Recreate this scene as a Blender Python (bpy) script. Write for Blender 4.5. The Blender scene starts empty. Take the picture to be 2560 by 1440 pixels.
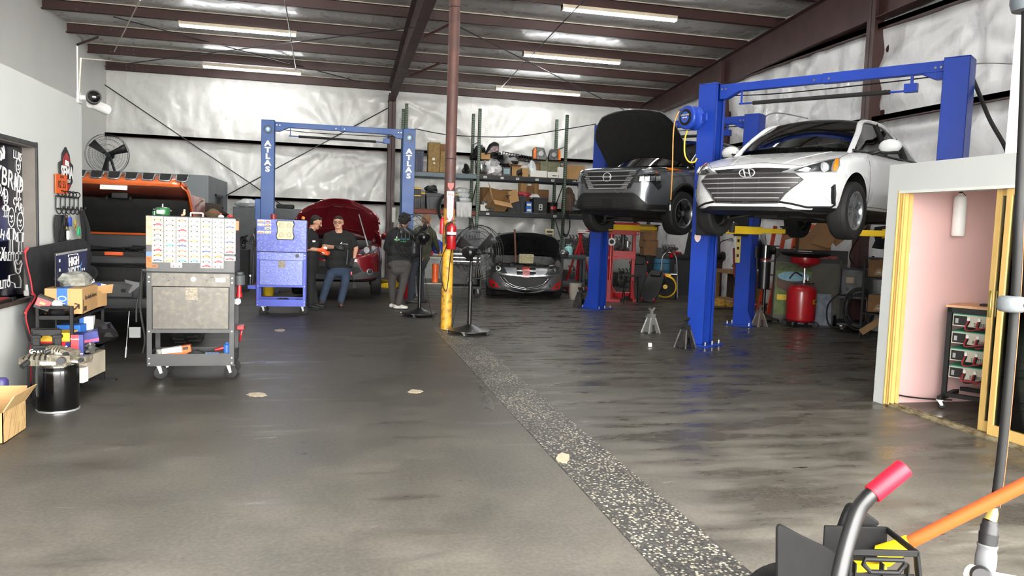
import bpy, bmesh, math, random
from math import pi, sin, cos, radians as rad
from mathutils import Vector, Matrix, noise
SC = bpy.context.scene
COL = SC.collection
IMG_W, IMG_H, FPX, CAM_H = 2560, 1440, 1914.0, 1.58
YAW, PITCH, ROLL = 0.2299692, 0.0789527, 0.0345786
_f = Vector((sin(YAW)*cos(PITCH), cos(YAW)*cos(PITCH), -sin(PITCH)))
_r0 = Vector((cos(YAW), -sin(YAW), 0)); _u0 = _r0.cross(_f)
_r = _r0*cos(ROLL)+_u0*sin(ROLL); _u = -_r0*sin(ROLL)+_u0*cos(ROLL)
cam_data = bpy.data.cameras.new('camera'); cam = bpy.data.objects.new('camera', cam_data); COL.objects.link(cam)
cam_data.sensor_width = 36; cam_data.lens = FPX/IMG_W*36; cam_data.clip_end = 200
cam.matrix_world = Matrix(((_r.x, _u.x, -_f.x, 0), (_r.y, _u.y, -_f.y, 0), (_r.z, _u.z, -_f.z, CAM_H), (0, 0, 0, 1)))
SC.camera = cam
SC.view_settings.view_transform = 'Standard'; SC.view_settings.look = 'None'
SC.view_settings.exposure = 1.25; SC.view_settings.gamma = 1.0; SC.view_settings.use_curve_mapping = False
wd = bpy.data.worlds.new('overcast_sky'); SC.world = wd; wd.use_nodes = True
wd.node_tree.nodes['Background'].inputs[0].default_value = (1.0, 0.985, 0.95, 1)
wd.node_tree.nodes['Background'].inputs[1].default_value = 11.0
TUBE_POWER = 27.0
SC.cycles.max_bounces = 7; SC.cycles.diffuse_bounces = 4; SC.cycles.glossy_bounces = 4; SC.cycles.transparent_max_bounces = 16; SC.cycles.caustics_reflective = False; SC.cycles.caustics_refractive = False; SC.cycles.sample_clamp_indirect = 6
OFFICE_POWER = 17.0
def ray(x, y): return _r*((x-1280)/FPX) - _u*((y-720)/FPX) + _f
def fl(x, y, z=0.0):
 d = ray(x, y); return Vector((0, 0, CAM_H)) + d*((z-CAM_H)/d.z)
def aty(x, y, Y):
 d = ray(x, y); return Vector((0, 0, CAM_H)) + d*(Y/d.y)
def atx(x, y, X):
 d = ray(x, y); return Vector((0, 0, CAM_H)) + d*(X/d.x)
def adp(x, y, w): return Vector((0, 0, CAM_H)) + ray(x, y)*w
RND = random.Random(7)
def lin(c):
 c = c/255.0
 return c/12.92 if c <= 0.04045 else ((c+0.055)/1.055)**2.4
def L3(c): return (lin(c[0]), lin(c[1]), lin(c[2]), 1)
_mats = {}
class NT:
 def __init__(s, name):
  s.m = bpy.data.materials.new(name); s.m.use_nodes = True; s.t = s.m.node_tree; s.n = s.t.nodes
  s.b = s.n['Principled BSDF']
 def new(s, t, **kw):
  x = s.n.new(t)
  for k, v in kw.items(): setattr(x, k, v)
  return x
 def link(s, a, b): s.t.links.new(a, b)
 def noise(s, scale, detail=3, vec=None, stretch=None, rough=.5):
  x = s.new('ShaderNodeTexNoise'); x.inputs['Scale'].default_value = scale; x.inputs['Detail'].default_value = detail; x.inputs['Roughness'].default_value = rough
  co = s.new('ShaderNodeTexCoord').outputs['Object']
  if stretch:
   mp = s.new('ShaderNodeMapping'); mp.inputs['Scale'].default_value = stretch; s.link(co, mp.inputs['Vector']); co = mp.outputs['Vector']
  s.link(co, x.inputs['Vector']); return x.outputs['Fac']
 def ramp(s, fac, stops):
  x = s.new('ShaderNodeValToRGB'); e = x.color_ramp.elements
  while len(e) < len(stops): e.new(.5)
  for i, (p, c) in enumerate(stops):
   e[i].position = p; e[i].color = c if len(c) == 4 else (*c, 1)
  s.link(fac, x.inputs['Fac']); return x.outputs['Color']
 def mix(s, fac, a, b, mode='MIX'):
  x = s.new('ShaderNodeMix', data_type='RGBA', blend_type=mode)
  for sock, v in ((x.inputs[0], fac), (x.inputs[6], a), (x.inputs[7], b)):
   if isinstance(v, (int, float)): sock.default_value = v
   elif isinstance(v, tuple): sock.default_value = v
   else: s.link(v, sock)
  return x.outputs[2]
 def math(s, op, a, b=0.0):
  x = s.new('ShaderNodeMath', operation=op)
  for sock, v in ((x.inputs[0], a), (x.inputs[1], b)):
   if isinstance(v, (int, float)): sock.default_value = v
   else: s.link(v, sock)
  return x.outputs[0]
 def bump(s, h, strength, dist=.02):
  x = s.new('ShaderNodeBump'); x.inputs['Strength'].default_value = strength; x.inputs['Distance'].default_value = dist
  s.link(h, x.inputs['Height']); s.link(x.outputs['Normal'], s.b.inputs['Normal'])
def pm(name, col, rough=.5, metal=0.0, var=.12, scale=6.0, bump=0.0, bscale=None, coat=0.0, dirt=None, dirt_amt=.5, spec=None):
 """noise-varied procedural paint / plastic / metal; col in sRGB 0-255"""
 if name in _mats: return _mats[name]
 t = NT(name); c = L3(col)
 f = t.noise(scale, 4)
 lo = tuple(v*(1-var) for v in c[:3]); hi = tuple(min(1, v*(1+var)) for v in c[:3])
 colr = t.ramp(f, [(.3, lo), (.7, hi)])
 if dirt:
  g = t.noise(scale*2.3, 6); mk = t.ramp(g, [(.5-.15*dirt_amt, (0, 0, 0)), (.62+.1*(1-dirt_amt), (1, 1, 1))])
  colr = t.mix(mk, colr, L3(dirt))
 t.link(colr, t.b.inputs['Base Color'])
 rr = t.ramp(t.noise(scale*1.7, 3), [(.3, (max(0, rough-.06),)*3), (.7, (min(1, rough+.06),)*3)])
 t.link(rr, t.b.inputs['Roughness'])
 t.b.inputs['Metallic'].default_value = metal
 if coat: t.b.inputs['Coat Weight'].default_value = coat; t.b.inputs['Coat Roughness'].default_value = .04
 if spec is not None: t.b.inputs['Specular IOR Level'].default_value = spec
 if bump: t.bump(t.noise(bscale or scale*8, 4), bump, .01)
 _mats[name] = t.m
 return t.m
def emat(name, col, strength):
 if name in _mats: return _mats[name]
 t = NT(name); t.b.inputs['Base Color'].default_value = L3(col)
 t.b.inputs['Emission Color'].default_value = L3(col); t.b.inputs['Emission Strength'].default_value = strength
 _mats[name] = t.m; return t.m
def glass(name, tint=(200, 210, 210), mixf=.12, rough=.02):
 """thin architectural / car glass: mostly clear with a fresnel reflection"""
 if name in _mats: return _mats[name]
 m = bpy.data.materials.new(name); m.use_nodes = True; t = m.node_tree; n = t.nodes; n.remove(n['Principled BSDF'])
 tr = n.new('ShaderNodeBsdfTransparent'); tr.inputs[0].default_value = L3(tint)
 gl = n.new('ShaderNodeBsdfGlossy'); gl.inputs['Roughness'].default_value = rough
 lw = n.new('ShaderNodeFresnel'); lw.inputs['IOR'].default_value = 1.45
 ad = n.new('ShaderNodeMath'); ad.operation = 'ADD'; ad.inputs[1].default_value = mixf
 mx = n.new('ShaderNodeMixShader')
 t.links.new(lw.outputs[0], ad.inputs[0]); t.links.new(ad.outputs[0], mx.inputs[0]); t.links.new(tr.outputs[0], mx.inputs[1]); t.links.new(gl.outputs[0], mx.inputs[2])
 t.links.new(mx.outputs[0], n['Material Output'].inputs['Surface'])
 _mats[name] = m; return m
I4 = Matrix.Identity(4)
def TR(x=0, y=0, z=0, rx=0, ry=0, rz=0, s=1):
 return Matrix.Translation((x, y, z)) @ Matrix.Rotation(rz, 4, 'Z') @ Matrix.Rotation(ry, 4, 'Y') @ Matrix.Rotation(rx, 4, 'X') @ (Matrix.Scale(s, 4) if not isinstance(s, tuple) else Matrix.Diagonal((*s, 1)))
def frame(o, x, y):
 """matrix with origin o, x axis x, y axis ~y"""
 x = Vector(x).normalized(); z = x.cross(Vector(y)).normalized(); y = z.cross(x)
 return Matrix(((x.x, y.x, z.x, o[0]), (x.y, y.y, z.y, o[1]), (x.z, y.z, z.z, o[2]), (0, 0, 0, 1)))
class MB:
 def __init__(s): s.v = []; s.f = []; s.mi = []
 def add(s, vs, fs, mi=0, M=None):
  o = len(s.v)
  s.v += [(M @ Vector(p)) for p in vs] if M is not None else [Vector(p) for p in vs]
  for f in fs: s.f.append([i+o for i in f]); s.mi.append(mi)
  return s
 def box(s, x0, x1, y0, y1, z0, z1, mi=0, M=None):
  vs = [(x, y, z) for z in (z0, z1) for y in (y0, y1) for x in (x0, x1)]
  return s.add(vs, [(0, 2, 3, 1), (4, 5, 7, 6), (0, 1, 5, 4), (2, 6, 7, 3), (0, 4, 6, 2), (1, 3, 7, 5)], mi, M)
 def cbox(s, c, d, mi=0, M=None): return s.box(c[0]-d[0]/2, c[0]+d[0]/2, c[1]-d[1]/2, c[1]+d[1]/2, c[2]-d[2]/2, c[2]+d[2]/2, mi, M)
 def tube(s, pts, r, n=8, mi=0, M=None, closed=False, caps=True, flat=1.0):
  pts = [Vector(p) for p in pts]; k = len(pts)
  rs = r if isinstance(r, (list, tuple)) else [r]*k
  vs = []; fs = []; prev = None
  for i, p in enumerate(pts):
   a = pts[(i-1) % k] if (closed or i > 0) else p; b = pts[(i+1) % k] if (closed or i < k-1) else p
   t = (b-a).normalized() if (b-a).length > 1e-9 else Vector((0, 0, 1))
   if prev is None:
    q = Vector((0, 0, 1)) if abs(t.z) < .9 else Vector((1, 0, 0)); u = t.cross(q).normalized()
   else:
    u = prev - t*prev.dot(t); u = u.normalized() if u.length > 1e-6 else t.orthogonal().normalized()
   prev = u; w = t.cross(u)
   for j in range(n):
    an = 2*pi*j/n; vs.append(p + (u*cos(an) + w*sin(an)*flat)*rs[i])
  for i in range(k if closed else k-1):
   for j in range(n):
    a = i*n+j; b = i*n+(j+1) % n; c = ((i+1) % k)*n+(j+1) % n; d = ((i+1) % k)*n+j
    fs.append((a, b, c, d))
  if caps and not closed: fs.append(tuple(range(n-1, -1, -1))); fs.append(tuple((k-1)*n+j for j in range(n)))
  return s.add(vs, fs, mi, M)
 def cyl(s, p0, p1, r0, r1=None, n=20, mi=0, M=None, caps=True): return s.tube([p0, p1], [r0, r0 if r1 is None else r1], n, mi, M, caps=caps)
 def lathe(s, prof, n=24, mi=0, M=None, a0=0, a1=2*pi):
  full = abs(a1-a0-2*pi) < 1e-6; m = n if full else n+1; vs = []; fs = []
  for (r, z) in prof:
   for j in range(m):
    a = a0+(a1-a0)*j/n; vs.append((r*cos(a), r*sin(a), z))
  for i in range(len(prof)-1):
   for j in range(m if full else n):
    a = i*m+j; b = i*m+(j+1) % m; fs.append((a, b, b+m, a+m))
  return s.add(vs, fs, mi, M)
 def ell(s, c, r, nu=16, nv=10, mi=0, M=None):
  r = r if isinstance(r, (tuple, list)) else (r, r, r); vs = [(c[0], c[1], c[2]-r[2])]; fs = []
  for i in range(1, nv):
   t = pi*i/nv
   for j in range(nu):
    a = 2*pi*j/nu; vs.append((c[0]+r[0]*sin(t)*cos(a), c[1]+r[1]*sin(t)*sin(a), c[2]-r[2]*cos(t)))
  vs.append((c[0], c[1], c[2]+r[2])); e = len(vs)-1
  for j in range(nu): fs.append((0, 1+(j+1) % nu, 1+j)); fs.append((e, e-nu+j, e-nu+(j+1) % nu))
  for i in range(nv-2):
   for j in range(nu):
    a = 1+i*nu+j; b = 1+i*nu+(j+1) % nu; fs.append((a, b, b+nu, a+nu))
  return s.add(vs, fs, mi, M)
 def prism(s, poly, z0, z1, mi=0, M=None):
  n = len(poly); vs = [(p[0], p[1], z0) for p in poly]+[(p[0], p[1], z1) for p in poly]
  fs = [tuple(range(n-1, -1, -1)), tuple(range(n, 2*n))]+[(i, (i+1) % n, n+(i+1) % n, n+i) for i in range(n)]
  return s.add(vs, fs, mi, M)
 def grid(s, P, mi=0, M=None, cu=False, cv=False):
  nu = len(P); nv = len(P[0]); vs = [p for row in P for p in row]; fs = []
  for i in range(nu if cu else nu-1):
   for j in range(nv if cv else nv-1):
    fs.append((i*nv+j, ((i+1) % nu)*nv+j, ((i+1) % nu)*nv+(j+1) % nv, i*nv+(j+1) % nv))
  return s.add(vs, fs, mi, M)
 def build(s, name, mats, parent=None, bevel=0, angle=38, seg=1, solid=0, sub=0, loc=None, rot=None, off=0, recalc=True):
  me = bpy.data.meshes.new(name); me.from_pydata([tuple(p) for p in s.v], [], s.f)
  mats = mats if isinstance(mats, (list, tuple)) else [mats]
  for m in mats: me.materials.append(m)
  me.polygons.foreach_set('material_index', s.mi)
  bm = bmesh.new(); bm.from_mesh(me)
  if recalc: bmesh.ops.recalc_face_normals(bm, faces=bm.faces)
  if bevel:
   es = [e for e in bm.edges if len(e.link_faces) == 2 and e.calc_face_angle(0) > rad(30)]
   bmesh.ops.bevel(bm, geom=es, offset=bevel, segments=seg, affect='EDGES', profile=.6, clamp_overlap=True)
  bm.to_mesh(me); bm.free()
  me.polygons.foreach_set('use_smooth', [True]*len(me.polygons)); me.set_sharp_from_angle(angle=rad(angle))
  o = bpy.data.objects.new(name, me); COL.objects.link(o)
  if parent is not None: o.parent = parent
  if loc is not None: o.location = loc
  if rot is not None: o.rotation_euler = rot
  if solid:
   md = o.modifiers.new('solid', 'SOLIDIFY'); md.thickness = solid; md.offset = off
  if sub:
   md = o.modifiers.new('sub', 'SUBSURF'); md.levels = sub; md.render_levels = sub
  return o
def thing(name, label, cat, loc=(0, 0, 0), rz=0, group=None, rx=0, ry=0):
 o = bpy.data.objects.new(name, None); COL.objects.link(o); o.empty_display_size = .1
 o.location = loc; o.rotation_euler = (rx, ry, rz); return tag(o, label, cat, group)
def tag(o, label, cat, group=None, kind=None):
 o['label'] = label; o['category'] = cat
 if group: o['group'] = group
 if kind: o['kind'] = kind
 return o
def struct(o, label=None, cat=None):
 o['kind'] = 'structure'
 if label: o['label'] = label
 if cat: o['category'] = cat
 return o
def kids(o): return [c for c in bpy.data.objects if c.parent == o]
def dup(o, parent=None, **kw):
 c = o.copy(); COL.objects.link(c)
 if parent is not None: c.parent = parent
 for k in kids(o): dup(k, c)
 for k, v in kw.items():
  if k == 'loc': c.location = v
  elif k == 'rz': c.rotation_euler.z = v
  else: c[k] = v
 return c
def text(body, size, M, mat, name='lettering', parent=None, depth=.001, bold=0.0, align='CENTER', xs=1.0, spacing=1.0):
 cu = bpy.data.curves.new(name, 'FONT'); cu.body = body; cu.size = size; cu.extrude = depth; cu.offset = bold; cu.align_x = align; cu.align_y = 'CENTER'; cu.space_character = spacing; cu.resolution_u = 3; cu.space_line = .85
 tmp = bpy.data.objects.new('tmp', cu); COL.objects.link(tmp)
 dg = bpy.context.evaluated_depsgraph_get(); me = bpy.data.meshes.new_from_object(tmp.evaluated_get(dg))
 bpy.data.objects.remove(tmp); bpy.data.curves.remove(cu)
 me.transform(M @ Matrix.Diagonal((xs, 1, 1, 1))); me.materials.clear(); me.materials.append(mat)
 o = bpy.data.objects.new(name, me); COL.objects.link(o)
 if parent is not None: o.parent = parent
 return o
def bez(pts, n=8):
 """catmull-rom through points"""
 pts = [Vector(p) for p in pts]; out = []
 for i in range(len(pts)-1):
  p0 = pts[max(0, i-1)]; p1 = pts[i]; p2 = pts[i+1]; p3 = pts[min(len(pts)-1, i+2)]
  for k in range(n):
   t = k/n; out.append(.5*((2*p1)+(-p0+p2)*t+(2*p0-5*p1+4*p2-p3)*t*t+(-p0+3*p1-3*p2+p3)*t**3))
 out.append(pts[-1]); return out
def face(o, right, up=(0, 0, 1)): return frame(o, right, up)
def N3(x, y, z=0): return noise.noise(Vector((x, y, z)))
def scrap(name, mats, c, size, seed, parent=None, amp=.35, nu=14, nv=9, flat=True):
 """crumpled lump (bag, rag, film)"""
 b = MB(); b.ell((0, 0, 0), (1, 1, 1), nu, nv)
 o = Vector((seed*3.1, seed*1.7, seed))
 for i, p in enumerate(b.v):
  d = 1+amp*noise.noise(p*1.6+o)+amp*.7*noise.noise(p*3.7+o)
  q = p*d; 
  if flat: q.z = max(q.z, -.72)
  b.v[i] = Vector((c[0]+q.x*size[0], c[1]+q.y*size[1], c[2]+q.z*size[2]))
 return b.build(name, mats, parent, angle=28)
M_BLACK = pm('black_plastic', (21, 21, 22), .5, spec=.35)
M_BLKMET = pm('black_enamel', (16, 16, 17), .35, 0, .2)
M_RUBBER = pm('rubber', (22, 22, 22), .75, bump=.2)
M_STEEL = pm('zinc_steel', (165, 165, 165), .35, .9)
M_CHROME = pm('chrome', (226, 227, 230), .2, .7, .03)
M_DARKST = pm('dark_steel', (70, 70, 72), .45, .7)
M_WHITE = pm('white_plastic', (225, 225, 222), .4, var=.03)
M_RED = pm('red_enamel', (165, 20, 28), .35, var=.15, coat=.3)
M_YEL = pm('yellow_paint', (234, 196, 40), .45, var=.08)
M_ORANGE = pm('orange_plastic', (225, 95, 35), .45)
M_CARD = pm('cardboard', (176, 138, 92), .85, var=.12, scale=3, bump=.1)
M_CARD2 = pm('brown_cardboard', (130, 96, 62), .85, var=.15, scale=3, bump=.1)
M_BLUE = pm('lift_blue', (26, 60, 158), .4, var=.08, scale=2)
M_BLUE2 = pm('lift_blue_faded', (36, 82, 148), .42, var=.08, scale=2)
M_BROWN = pm('red_oxide_steel', (70, 47, 44), .5, .0, .12, 2)
M_TIRE = pm('tire_rubber', (32, 32, 33), .7, bump=.15)
M_FILM = pm('clear_film', (200, 205, 205), .15, 0, .1, 8, bump=.5, bscale=9)
M_PAPER = pm('paper', (228, 226, 218), .7, var=.04)
M_TAPE = pm('blue_tape', (40, 95, 170), .6)
# ================================================================ building shell
def floor_mat():
 t = NT('polished_concrete')
 big = t.noise(.35, 5); mid = t.noise(1.6, 7, rough=.65); fine = t.noise(42, 4); streak = t.noise(1.0, 6, stretch=(.9, 3.6, 1), rough=.6)
 base = t.ramp(mid, [(.28, L3((82, 78, 71))), (.5, L3((110, 105, 95))), (.72, L3((138, 132, 121)))])
 base = t.mix(.35, base, t.ramp(fine, [(.3, (.055, .052, .046)), (.7, (.20, .19, .17))]))
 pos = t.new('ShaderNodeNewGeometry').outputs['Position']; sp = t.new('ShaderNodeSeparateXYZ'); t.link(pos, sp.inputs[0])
 depth_falloff = t.new('ShaderNodeMapRange'); depth_falloff.inputs[1].default_value = 3.0; depth_falloff.inputs[2].default_value = 9.0; t.link(t.math('ADD', sp.outputs[1], t.math('MULTIPLY', big, 3.0)), depth_falloff.inputs[0])  # colour darkens with depth: daylight falloff painted in, plus oily concrete
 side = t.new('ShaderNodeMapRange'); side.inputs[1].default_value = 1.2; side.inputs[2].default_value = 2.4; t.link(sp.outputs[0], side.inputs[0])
 base = t.mix(t.math('MULTIPLY', depth_falloff.outputs[0], t.math('SUBTRACT', .88, t.math('MULTIPLY', side.outputs[0], .26))), base, t.mix(.75, base, L3((18, 18, 18))))
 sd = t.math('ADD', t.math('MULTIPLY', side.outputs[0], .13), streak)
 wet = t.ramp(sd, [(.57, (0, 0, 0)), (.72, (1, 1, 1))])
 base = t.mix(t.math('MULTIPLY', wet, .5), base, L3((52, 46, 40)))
 thin = t.noise(2.6, 5, stretch=(.8, 5.5, 1), rough=.55); far = t.new('ShaderNodeMapRange'); far.inputs[1].default_value = 7; far.inputs[2].default_value = 9.5; t.link(sp.outputs[1], far.inputs[0])
 tk = t.ramp(t.math('ADD', thin, t.math('MULTIPLY', t.math('MULTIPLY', side.outputs[0], far.outputs[0]), .1)), [(.705, (0, 0, 0)), (.725, (1, 1, 1))])
 base = t.mix(t.math('MULTIPLY', tk, .85), base, L3((20, 18, 17)))
 salt = t.noise(2.3, 9, stretch=(.7, 2.4, 1), rough=.7)
 sm = t.ramp(t.math('ADD', salt, t.math('MULTIPLY', side.outputs[0], .03)), [(.655, (0, 0, 0)), (.72, (1, 1, 1))])
 base = t.mix(t.math('MULTIPLY', sm, .5), base, L3((170, 166, 158)))
 t.link(base, t.b.inputs['Base Color'])
 rr = t.ramp(mid, [(.3, (.42,)*3), (.7, (.58,)*3)])
 rr = t.mix(wet, rr, (.24, .24, .24, 1)); rr = t.mix(tk, rr, (.1, .1, .1, 1))
 t.link(rr, t.b.inputs['Roughness'])
 t.b.inputs['Specular IOR Level'].default_value = .24
 t.bump(t.mix(.6, mid, fine), .12, .01)
 return t.m
def aggregate_mat():
 t = NT('exposed_aggregate'); co = t.new('ShaderNodeTexCoord').outputs['Object']
 v = t.new('ShaderNodeTexVoronoi'); v.inputs['Scale'].default_value = 50; v.inputs['Randomness'].default_value = 1; t.link(co, v.inputs['Vector'])
 v2 = t.new('ShaderNodeTexVoronoi'); v2.inputs['Scale'].default_value = 110; t.link(co, v2.inputs['Vector'])
 hue = t.ramp(v.outputs['Color'], [(.2, L3((96, 90, 78))), (.55, L3((176, 168, 146))), (.85, L3((222, 214, 190)))])
 peb = t.ramp(v.outputs['Distance'], [(.36, (1, 1, 1)), (.46, (0, 0, 0))])
 rnd = t.ramp(v.outputs['Color'], [(.36, (0, 0, 0)), (.44, (1, 1, 1))])
 mk = t.mix(1.0, peb, rnd, 'MULTIPLY')
 dirt = t.ramp(t.noise(1.3, 6), [(.35, (.35,)*3), (.65, (1, 1, 1))])
 base = t.ramp(v2.outputs['Color'], [(.2, L3((44, 43, 42))), (.8, L3((84, 80, 76)))])
 c = t.mix(mk, base, hue); c = t.mix(1.0, c, dirt, 'MULTIPLY')
 t.link(c, t.b.inputs['Base Color']); t.b.inputs['Roughness'].default_value = .5
 t.bump(v.outputs['Distance'], .3, .006); return t.m
def vinyl_mat(name, col, stretch, rough=.32, bump=.35, dirt=.25):
 t = NT(name)
 a = t.noise(1.1, 2, stretch=stretch, rough=.5); b = t.noise(5, 2, stretch=(1, 1, .8), rough=.45); d = t.noise(.5, 4)
 c = L3(col); lo = tuple(x*(1-dirt) for x in c[:3])
 t.link(t.ramp(d, [(.3, lo), (.65, c[:3])]), t.b.inputs['Base Color'])
 t.link(t.ramp(b, [(.3, (rough-.08,)*3), (.7, (rough+.1,)*3)]), t.b.inputs['Roughness'])
 r1 = t.math('ABSOLUTE', t.math('SUBTRACT', t.noise(.9, 1, stretch=(stretch[0]*1.2, stretch[1], stretch[2]), rough=.4), .5)); r2 = t.math('ABSOLUTE', t.math('SUBTRACT', t.noise(3.2, 1, rough=.4), .5))
 h = t.math('ADD', t.math('ADD', a, t.math('MULTIPLY', b, .12)), t.math('ADD', t.math('MULTIPLY', r1, -1.2), t.math('MULTIPLY', r2, -.3))); t.bump(h, bump, .14)
 return t.m
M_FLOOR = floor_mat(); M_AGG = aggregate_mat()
M_VINW = vinyl_mat('wall_vinyl', (226, 226, 222), (1.6, 1, .7), .27, .45, .1)
M_VINR = vinyl_mat('side_wall_vinyl', (232, 232, 232), (1, 1.6, .7), .28, .45, .08)
M_VINC = vinyl_mat('roof_vinyl', (200, 199, 196), (2.2, .8, 1), .32, .3, .15)
M_GREY = pm('grey_wall_paint', (204, 207, 204), .55, var=.025, scale=1.5)
M_GREY2 = pm('cool_grey_paint', (118, 124, 128), .55, var=.04, scale=1.5)
M_UPPER = pm('off_white_sheeting', (216, 216, 212), .5, var=.05, scale=.8, bump=.15, bscale=3)
M_PINK = pm('pink_wall_paint', (208, 171, 167), .6, var=.03, scale=1.2)
M_GOLD = pm('gold_anodised', (208, 172, 104), .45, .15, .07, 5)
YB, XL, XR, XO, XP = 22.5, -5.92, 9.25, -2.61, 5.19; YF = -1.3     # back wall, left wall, right wall, left office face, right office face
def roof_z(y): return 5.34+(YB-y)/12+.24                  # underside of the insulation
b = MB(); b.box(-9, 13, -10, 23, -.2, 0)
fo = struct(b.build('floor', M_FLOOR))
b = MB(); b.box(1.495, 1.935, -1.3, 11.75, -.01, .004)
struct(b.build('trim_1', M_AGG), 'exposed aggregate strip set along the concrete floor to the yellow post', 'floor strip')
P = []
ny = 14*10; nx = 90
PUR = [YB-.06-1.5*i for i in range(16)]
for i in range(ny+1):
 y = YB-23.7*i/ny; row = []
 ph = ((YB-.06-y)/1.5) % 1.0
 for j in range(nx+1):
  x = XL-.1+(XR-XL+.2)*j/nx
  row.append((x, y, roof_z(y)-.075*sin(pi*ph)+.02*N3(x*1.1, y*2.5, 1)*sin(pi*ph)+.012*N3(x*7+y*2.2, y*1.2, 3)))
 P.append(row)
b = MB(); b.grid(P); struct(b.build('ceiling', M_VINC, recalc=False))
b = MB(); b.box(XL-.3, XR+.3, YF, YB+.2, 7.75, 7.8); struct(b.build('ceiling_deck', M_VINC, rot=(-math.atan(1/12), 0, 0), loc=(0, .64, 0.06)))
FOC = [(-5.6, 5.2), (1.6, 5.2), (.2, 3.9), (6.4, 3.4), (1.5, 3.4), (-2.5, 1.9), (4.4, 3.6)]
def fold(x, z, seed):
 h = .035*N3(x*.7, z*.5, seed)+.018*N3(x*2.6, z*1.1, seed+3)
 for k, (fx, fz) in enumerate(FOC):
  dx = x-fx; dz = z-fz; r = math.hypot(dx, dz); a = math.atan2(dz, dx)
  h += .03*math.exp(-r*.75)*r*sin(a*17+k*1.7+2.5*N3(a*2, r*.5, k))*(1 if r > .05 else 0)
 h += .012*N3(x*6, z*3.2, seed+7)
 h -= .03*max(0, .25-abs(N3(x*1.3+z*.8, z*.9-x*.3, seed+2)))
 return h*1.5
def drape(x0, x1, z0, ztop, axis, seed, nu, nv):
 P = []
 for i in range(nu+1):
  u = x0+(x1-x0)*i/nu; zt = ztop(u); row = []
  for j in range(nv+1):
   z = z0+(zt-z0)*j/nv; h = fold(u if axis == 'x' else u*.8-6, z, seed)
   pin = min(1, min(abs(z-2.15), abs(z-3.66), abs(z-zt))*3.0)
   h = h*(.3+.7*pin)+.05*pin
   h = min(h, .01+max(0, zt-.4-z)*.6)
   row.append((u, YB-h, z) if axis == 'x' else (XR-h, u, z))
  P.append(row)
 m = MB(); m.grid(P); return m
struct(drape(XL-.05, XR+.05, -.02, lambda u: roof_z(YB)+.05, 'x', 11, 260, 110).build('wall_back', M_VINW, recalc=False, angle=80))
struct(drape(4.0, YB+.05, -.02, lambda u: roof_z(u)+.05, 'y', 5, 200, 110).build('wall_right', M_VINR, recalc=False, angle=80))
b = MB(); b.prism([(YF, -.1), (YB+.1, -.1), (YB+.1, roof_z(YB)+.1), (YF, roof_z(YF)+.1)], 0, .1, 0, frame((XL-.1, 0, 0), (0, 1, 0), (0, 0, 1)))
struct(b.build('wall_left', M_UPPER))
b = MB(); b.box(XL-.1, XR+.1, YF-.1, YF, 4.5, 7.8); b.box(XL-.1, XO, YF-.1, YF, 0, 4.5); b.box(7.6, XR+.1, YF-.1, YF, 0, 4.5)
struct(b.build('wall_front', M_UPPER))
b = MB(); b.box(XR, XR+.1, YF-.1, 4.2, 0, 7.8); struct(b.build('wall_right_front', M_VINR))
for i, y in enumerate(PUR):
 z = 5.34+(YB-.06-y)/12
 b = MB(); b.box(XL, XR, y-.005, y+.005, z, z+.22); b.box(XL, XR, y-.075, y+.005, z, z+.008); b.box(XL, XR, y-.005, y+.075, z+.212, z+.22); b.box(XL, XR, y-.075, y-.069, z, z+.022)
 b.box(XL, XR, y-.06, y-.03, z+.215, z+.235, 1)
 for k in range(10):
  for dz in (.07, .15): b.cyl((XL+.5+k*.13+RND.random()*.04+(k > 4)*6.2, y-.012, z+dz), (XL+.5+k*.13+(k > 4)*6.2, y-.004, z+dz), .008, n=6, mi=2)
 struct(b.build('purlin', [M_BROWN, pm('cream_edge_strip', (200, 192, 176), .6), M_STEEL]), None)
def girt(name, x0, x1, y0, y1, z): 
 b = MB(); b.box(x0, x1, y0, y1, z, z+.085); b.box(x0, x1, y0, y0+.008, z-.02, z+.085) if (x1-x0) > (y1-y0) else b.box(x0, x0+.008, y0, y1, z-.02, z+.085)
 struct(b.build(name, M_BROWN))
girt('girt', XL, XR, YB-.2, YB-.03, 3.62); girt('girt', -2.85, XR, YB-.2, YB-.03, 2.1)
for z in (2.1, 3.62, 5.2):
 girt('girt', XR-.2, XR-.03, 4.5, YB-.2, z)
def rafter(xc, w, y0, y1):
 b = MB(); bot = lambda y: 4.98+(22.0-y)*.037; top = lambda y: 5.33+(YB-y)/12
 b.prism([(y0, bot(y0)), (y1, bot(y1)), (y1, top(y1)), (y0, top(y0))], -.006, .006, 0, frame((xc, 0, 0), (0, 1, 0), (0, 0, 1)))
 for fn in (bot, top):
  b.prism([(y0, fn(y0)-.012), (y1, fn(y1)-.012), (y1, fn(y1)), (y0, fn(y0))], -w/2, w/2, 0, frame((xc, 0, 0), (0, 1, 0), (0, 0, 1)))
 struct(b.build('rafter', M_BROWN))
rafter(1.5, .2, YF, 22.1); rafter(XR-.2, .26, YF, 22.2)
def hcol(name, x, y, w, d, z0, z1, wy=True, mat=None):
 b = MB(); b.box(x-w/2, x+w/2, y-d/2, y-d/2+.012, z0, z1); b.box(x-w/2, x+w/2, y+d/2-.012, y+d/2, z0, z1); b.box(x-.006, x+.006, y-d/2, y+d/2, z0, z1)
 return b.build(name, mat or M_BROWN)
tag(hcol('steel_column', 1.53, 22.12, .2, .36, 0, 5.2), 'brown steel wall column behind the second blue lift post lettered ATLAS', 'column', kind='structure')
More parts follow.
